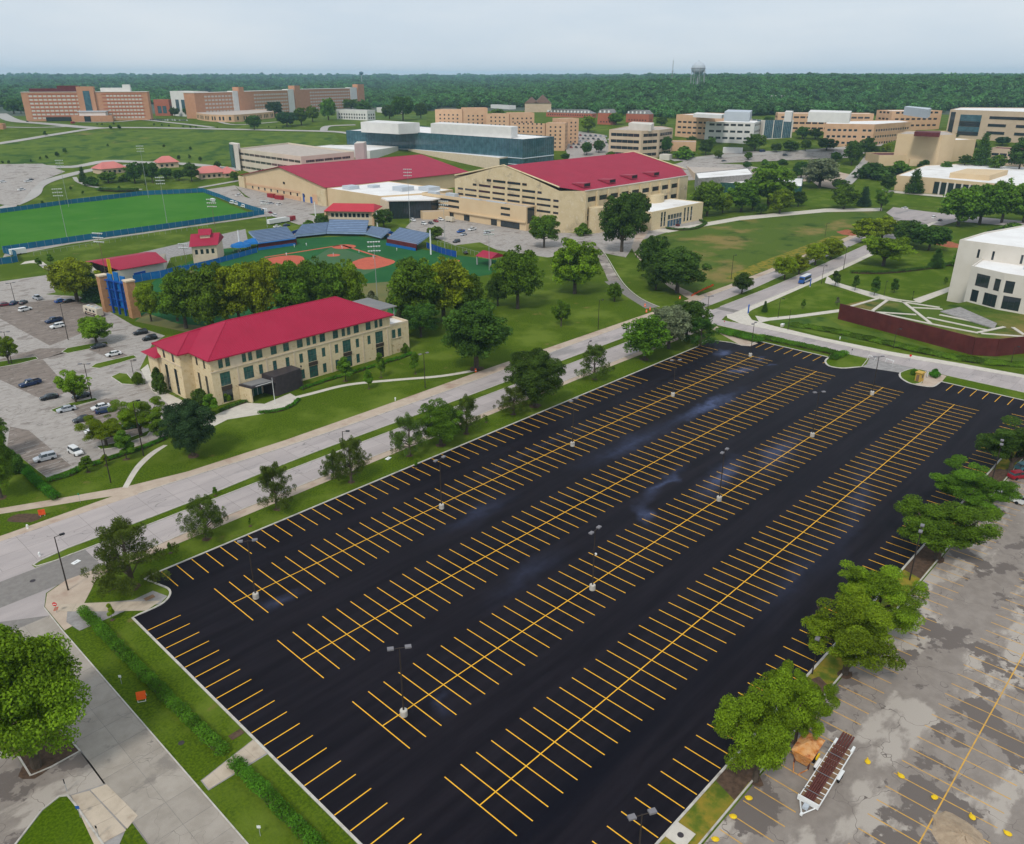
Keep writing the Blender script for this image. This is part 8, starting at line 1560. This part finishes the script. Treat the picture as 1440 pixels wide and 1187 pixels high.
post_sign((139, 1178), 'thin dark sign post beside the lower left slabs', 'black_metal', 1.9, .2, .4); post_sign((113, 707), 'thin sign post with green plate at the pavement fork', 'green_sign', 2.2, .3, .4); post_sign((1018, 459), 'small sign post in the bus stop pavement', 'red_sign', 2.0, .3, .4); post_sign((1197, 500), 'small dark sign post across from the driveway', 'black_metal', 2.2, .3, .5); post_sign((866, 404), 'white sign post beside the new driveway', 'white_paint', 2.0, .5, .6)
for px, lab in (((1052, 441), 'blue bus stop panel on the junction pavement'), ((1139, 403), 'blue bus stop panel beside the upper pavement')):
    t = thing('bus_stop_panel', lab, 'information panel', (*G(*px), 0), .4, 'blue bus stop panels'); MB().box(-.7, .7, -.2, .2, .3, 3.3).obj('panel', 'blue_sign', t); MB().box(-.75, .75, -.25, .25, 0, .3).obj('plinth', 'pale_concrete', t); MB().box(-.55, .55, -.23, -.205, 1.2, 2.6).obj('poster_frame', 'glass_blue', t)
def hydrant(px, lab):
    t = thing('fire_hydrant', lab, 'fire hydrant', (*G(*px), 0)); MB().lathe([(.2, 0), (.2, .08), (.14, .1), (.14, .62), (.2, .64), (.17, .8), (.05, .9)], n=10).obj('barrel', 'white_paint', t)
    for s in (-1, 1): o = MB().tube((0, 0, .5), (s * .26, 0, .5), .07, n=6).obj('nozzle', 'white_paint', t)
hydrant((556, 563), 'white fire hydrant at the kerb below the stone hall lawn'); hydrant((1181, 477), 'yellowish hydrant before the steel wall') ; hydrant((39, 743), 'pale hydrant at the far left kerb'); hydrant((56, 782), 'pale hydrant like post on the median nose')
t = thing('pay_booth', 'ochre booth with a dark window on the driveway island', 'booth', (*G(1292, 536), 0), rad(-8)); MB().box(-.95, .95, -.8, .8, 0, 2.6).obj('cabin', 'gold_box', t); MB().box(-1.15, 1.15, -1, 1, 2.6, 2.8).obj('roof', 'gold_box', t); MB().box(-.35, .35, -.84, -.81, 1.2, 2.1).obj('window', 'glass_dark', t); MB().box(-.98, -.955, -.3, .5, .1, 2.1).obj('door', 'deck_wood', t)
t = thing('notice_board', 'pale notice board beside the ochre booth', 'sign', (*G(1303, 531), 0), .5); MB().box(-.6, .6, -.05, .05, .4, 1.9).obj('board', 'white_paint', t); [MB().tube((x, 0, 0), (x, 0, .4), .05, n=5).obj('leg', 'grey_pole', t) for x in (-.5, .5)]
tree(1314, 530, 517, 16, 'bush', HD, 'dark green bush beside the ochre booth'); tree(1284, 528, 516, 8, 'bush', HD, 'small bush left of the ochre booth')
for px, lab in (((1226, 505), 'white trestle barricade at the left of the driveway mouth'), ((1251, 510), 'white trestle barricade in the middle of the driveway mouth')):
    t = thing('barricade', lab, 'barricade', (*G(*px), 0), rad(75), 'white barricades across the driveway'); MB().box(-1.4, 1.4, -.04, .04, .8, 1.05).obj('board', 'white_paint', t)
    for x in (-1.2, 1.2): MB().tube((x, -.4, 0), (x, 0, .95), .05, n=5).obj('leg', 'white_paint', t); MB().tube((x, .4, 0), (x, 0, .95), .05, n=5).obj('leg', 'white_paint', t)
    for x in (-.9, -.1, .7): MB().box(x, x + .3, -.05, -.041, .8, 1.05).obj('stripe', 'orange_sign', t)
def barrel(px, lab):
    t = thing('traffic_barrel', lab, 'traffic barrel', (*G(*px), 0), 0, 'orange barrels at the roadworks'); MB().lathe([(.36, 0), (.36, .1), (.3, .12), (.26, 1.0), (.1, 1.05)], n=12).obj('drum', 'orange_sign', t); MB().lathe([(.292, .45), (.282, .6)], n=12).obj('white_band', 'white_paint', t)
for px, lab in (((669, 523), 'orange barrel at the end of the curving walk'), ((956, 420), 'orange barrel at the head of the roadworks pavement'), ((914, 436), 'left orange barrel where the new driveway meets the road'), ((909, 439), 'right orange barrel where the new driveway meets the road'), ((907, 431), 'rear orange barrel at the driveway mouth')): barrel(px, lab)
t = thing('roadwork_sign', 'small orange sign lying in the grass island at far left', 'sign', (*G(60, 726), 0), AZ - 1.2); MB().box(-.6, .6, -.05, .05, .3, 1.5).obj('sign_plate', 'orange_net', t); [MB().tube((x, .05, 0), (x, .05, .5), .05, n=5).obj('leg', 'white_paint', t) for x in (-.4, .4)]
t = thing('orange_netting', 'crumpled run of orange safety netting by the great lawn corner', 'safety net', (*G(988, 410), 0)); A = G(988, 410); P = [(x - A[0], y - A[1]) for x, y in along(pix([(972, 417), (985, 410), (1003, 402)]), 16)]
for a, b in zip(P[:-1], P[1:]): h0, h1 = rng.uniform(.5, 1.1), rng.uniform(.5, 1.1); MB().add([(*a, 0), (*b, 0), (b[0] + .5, b[1], h1), (a[0] + .4, a[1], h0), (b[0] + 1.2, b[1] + .8, .2), (a[0] + 1.1, a[1] + .9, .1)], [(0, 1, 2, 3), (3, 2, 4, 5)]).obj('net_panel', 'orange_net', t)
t = thing('manhole_slab', 'square concrete slab with round iron lid at the bottom end of the median', 'manhole', (61.3, 31.5, 0)); MB().box(-1.3, 1.3, -1.2, 1.2, .03, .12).obj('slab', 'pale_concrete', t); MB().lathe([(.38, .121), (.38, .14), (.1, .145)], n=14).obj('lid', 'dark_metal', t)
for px, r, lab in (((255, 1045), .4, 'round manhole lid in the verge by the long hedge'), ((46, 817), .45, 'round manhole lid in the street corner')): tag(MB().lathe([(r, .04), (r, .06), (.05, .062)], n=16).obj('manhole_lid', 'dark_metal', None, (*G(*px), 0)), lab, 'manhole lid')
for px, lab in (((107, 791), 'white lid of a utility box on the verge by the median'), ((503, 622), 'white utility lid in the median grass'), ((546, 645), 'white utility lid in the verge left of the roadside clump'), ((305, 880), 'pale lid') )[:3]:
    t = thing('utility_box', lab, 'utility box', (*G(*px), 0), .3); MB().box(-.7, .7, -.45, .45, .02, .12).obj('slab', 'white_paint', t); MB().box(-.3, .3, -.06, .06, .121, .15).obj('handle', 'grey_pole', t)
# statue on its plinth before the lobby
t = thing('bronze_statue', 'small dark bronze figure on a plinth before the lobby', 'statue', (*G(953, 318), 0)); MB().box(-.9, .9, -.9, .9, 0, 1.2).obj('plinth', 'maroon', t); MB().lathe([(.55, 1.2), (.35, 1.6), (.3, 2.1), (.5, 2.6), (.52, 3.1), (.16, 3.35), (.24, 3.55), (.2, 3.8), (.05, 3.9)], n=10).obj('figure', 'dark_metal', t)

# ---------------------------------------------------------------- players on the ball field: one skinned body each
def person_mesh(pose):
    J = {'pel': (0, 0, .95), 'ch': (0, 0, 1.35), 'nk': (0, 0, 1.52), 'hd': (0, 0, 1.68), 'sl': (0, .19, 1.45), 'sr': (0, -.19, 1.45), 'hl': (0, .1, .92), 'hr': (0, -.1, .92)}
    if pose == 0: J.update(el=(.05, .28, 1.2), wl=(.15, .3, .98), er=(.05, -.28, 1.2), wr=(.2, -.26, 1.0), kl=(.06, .13, .5), fl=(0, .14, .06), kr=(.02, -.13, .5), fr=(-.05, -.14, .06))
    else: J.update(el=(.2, .3, 1.2), wl=(.4, .2, 1.1), er=(.2, -.3, 1.2), wr=(.42, -.2, 1.1), kl=(.25, .25, .5), fl=(.05, .3, .06), kr=(.25, -.25, .5), fr=(.0, -.3, .06))
    E_ = [('pel', 'ch'), ('ch', 'nk'), ('nk', 'hd'), ('ch', 'sl'), ('sl', 'el'), ('el', 'wl'), ('ch', 'sr'), ('sr', 'er'), ('er', 'wr'), ('pel', 'hl'), ('hl', 'kl'), ('kl', 'fl'), ('pel', 'hr'), ('hr', 'kr'), ('kr', 'fr')]; names = list(J)
    me = bpy.data.meshes.new('person_body'); me.from_pydata([J[n] for n in names], [(names.index(a), names.index(b)) for a, b in E_], []); ob = bpy.data.objects.new('tmp_body', me); C.objects.link(ob)
    md = ob.modifiers.new('skin', 'SKIN'); R = dict(pel=.16, ch=.17, nk=.06, hd=.12, sl=.075, sr=.075, el=.05, er=.05, wl=.035, wr=.035, hl=.1, hr=.1, kl=.065, kr=.065, fl=.05, fr=.05)
    for i, n in enumerate(names): me.skin_vertices[0].data[i].radius = (R[n], R[n]); me.skin_vertices[0].data[i].use_root = (n == 'pel')
    ob.modifiers.new('sub', 'SUBSURF').levels = 1; dg = bpy.context.evaluated_depsgraph_get(); me2 = bpy.data.meshes.new_from_object(ob.evaluated_get(dg)); bpy.data.objects.remove(ob)
    for m in ('cloth_white', 'cloth_dark', 'skin'): me2.materials.append(MATS[m])
    for p in me2.polygons: z = p.center.z; p.material_index = 2 if z > 1.56 or abs(p.center.y) > .24 and z < 1.1 and z > .8 else (0 if z > .12 else 1)
    return me2
BM_ = [person_mesh(0), person_mesh(1)]
capm = MB().lathe([(.13, 1.70), (.13, 1.76), (.08, 1.82), (.01, 1.84)], n=10).mesh('cap', 'cloth_blue')
for i, (px, lab) in enumerate([((403, 360), 'player in white standing by the left clay patch'), ((431, 346), 'player in white near the third base dugout'), ((469, 360), 'player in white on the pitching mound'), ((481, 350), 'player in white crouching at home plate'), ((505, 356), 'person in dark trousers beside the right base line'), ((525, 364), 'player in white by the right clay patch'), ((558, 353), 'player in white before the first base dugout'), ((414, 348), 'player in white at the left dugout rail')]):
    t = thing('person', lab, 'person', (*G(*px), 0), rng.uniform(0, 6.28), 'players on the ball field'); link('body', BM_[1 if i == 3 else 0], t); link('cap', capm, t)
for i in range(14):
    x, y = 476 + (i % 7) * 4.2 + rng.uniform(-1, 1), 318 + (i // 7) * 4 + rng.uniform(-1, 1); p = GZ(x, y, 2.6); t = thing('person', 'spectator seated low behind home plate', 'person', (*p, 2.0), AZ + math.pi, 'spectators behind home plate'); t.scale = (1, 1, .8); b_ = link('body', BM_[1], t); b_.material_slots[0].link = 'OBJECT'; b_.material_slots[0].material = MATS[['cloth_white', 'cloth_red', 'cloth_blue', 'cloth_dark'][i % 4]]

# ---------------------------------------------------------------- hedges
def hedge(label, P, w_, h, m=HD, dens=230, size=.11, name='hedge', lumps=.12):
    L = plen(P); n = max(2, int(L / (w_ * .45))); Q = along(P, n); cl = []; o = P[0]; z0 = elev(*o)
    for x, y in Q:
        cl.append((x - o[0] + rng.uniform(-.1, .1), y - o[1] + rng.uniform(-.1, .1), h * .5 + rng.uniform(-lumps, lumps), w_ * .52 * rng.uniform(.88, 1.1), w_ * .52 * rng.uniform(.88, 1.1), h * .52))
    D = dist(P[0]); k = 1 if D < 200 else .5 if D < 330 else .3
    t = thing(name, label, 'hedge', gz(o)); link('foliage', leaf_mesh('foliage', cl, int(L * w_ * dens * k), size * (1 if k == 1 else 1.5), m, int(D) % 99, flat=.6), t)
    core = offset(P, -w_ * .3), offset(P, w_ * .3); mb = MB()
    for i in range(len(P) - 1): mb.prism([(q[0] - o[0], q[1] - o[1]) for q in (core[0][i], core[0][i + 1], core[1][i + 1], core[1][i])], 0, h * .5)
    tag(mb.obj('stems', 'mulch', t), kind='stuff'); return t
hedge('long clipped hedge between the street and the new car park', [(30.4, 124.6), (30.6, 105), (31.2, 81.2)], 1.9, 1.3)
hedge('clipped hedge continuing below the second walk', [(31.4, 77.8), (31.6, 66), (31.8, 50)], 1.9, 1.3)
hedge('wide rounded hedge bed at the north east corner of the lot', pix([(1018, 468), (1040, 473), (1062, 479)]), 5.5, 1.5)
hedge('long low hedge between the lot and the cross street', pix([(1072, 476), (1120, 486), (1172, 498)]), 3.2, 1.3)
hedge('short hedge turning toward the lot at the driveway island', pix([(1186, 499), (1172, 505)]), 3.0, 1.4)
hedge('dark hedge running down from the left trees to the pavement', pix([(34, 662), (52, 680), (78, 702)]), 2.2, 1.6)
hedge('low hedge along the bottom edge of the grey car park', pix([(72, 676), (100, 668), (118, 656)]), 1.8, 1.0); hedge('low ragged hedge between saplings and grey car park', pix([(130, 655), (160, 645), (200, 632), (232, 618)]), 1.3, .9)
hedge('curved low hedge round the terrace before the hall', smooth(pix([(366, 581), (390, 579), (410, 572), (420, 563)]), 3), 1.2, .8); hedge('planting bed hedge along the front wall of the hall', pix([(424, 548), (460, 536), (500, 524), (545, 510)]), 1.3, .9); hedge('dark low hedge at the east end of the hall', pix([(546, 509), (562, 505), (577, 499)]), 1.6, 1.0)
hedge('long dark hedge crossing the lawn left of the school', smooth(pix([(1197, 384), (1240, 385), (1300, 379), (1346, 371)]), 3), 2.2, 1.5, m=DK); hedge('curved dark hedge round the lobby plaza', smooth(pix([(938, 322), (955, 324), (978, 322), (992, 315), (985, 311)]), 3), 2.4, 1.3, m=DK)
hedge('rough shrub band along the foot of the steel wall', smooth(pix([(1120, 458), (1180, 468), (1240, 482), (1300, 496), (1380, 510), (1440, 514)]), 2), 5.0, .9, m=MD, lumps=.3, name='shrub_band'); hedge('low shrubs beside the curved drive', pix([(140, 268), (165, 270), (190, 270)]), 6, 2, m=DK)
hedge('dark planting along the terrace wall of the hall', pix([(312, 578), (330, 571), (345, 566)]), 1.4, .8, m=DK)
# litter of weeds in the southern median and tree rings
for t_ in [o for o in C.objects if o.get('category') == 'tree' and o.parent is None]:
    d = dist(t_.location)
    if d < 240 and t_.name.startswith(('juniper', 'young', 'tree', 'spreading')):
        r = .75 * max(.5, t_.scale[0]) * (1.3 if t_.name.startswith('tree') else 1); x, y, _ = t_.location; P = [(x + r * rng.uniform(.8, 1.25) * math.cos(a * .524), y + r * rng.uniform(.8, 1.25) * math.sin(a * .524)) for a in range(12)]; sheet('mulch_ring', P, 9, 'mulch')
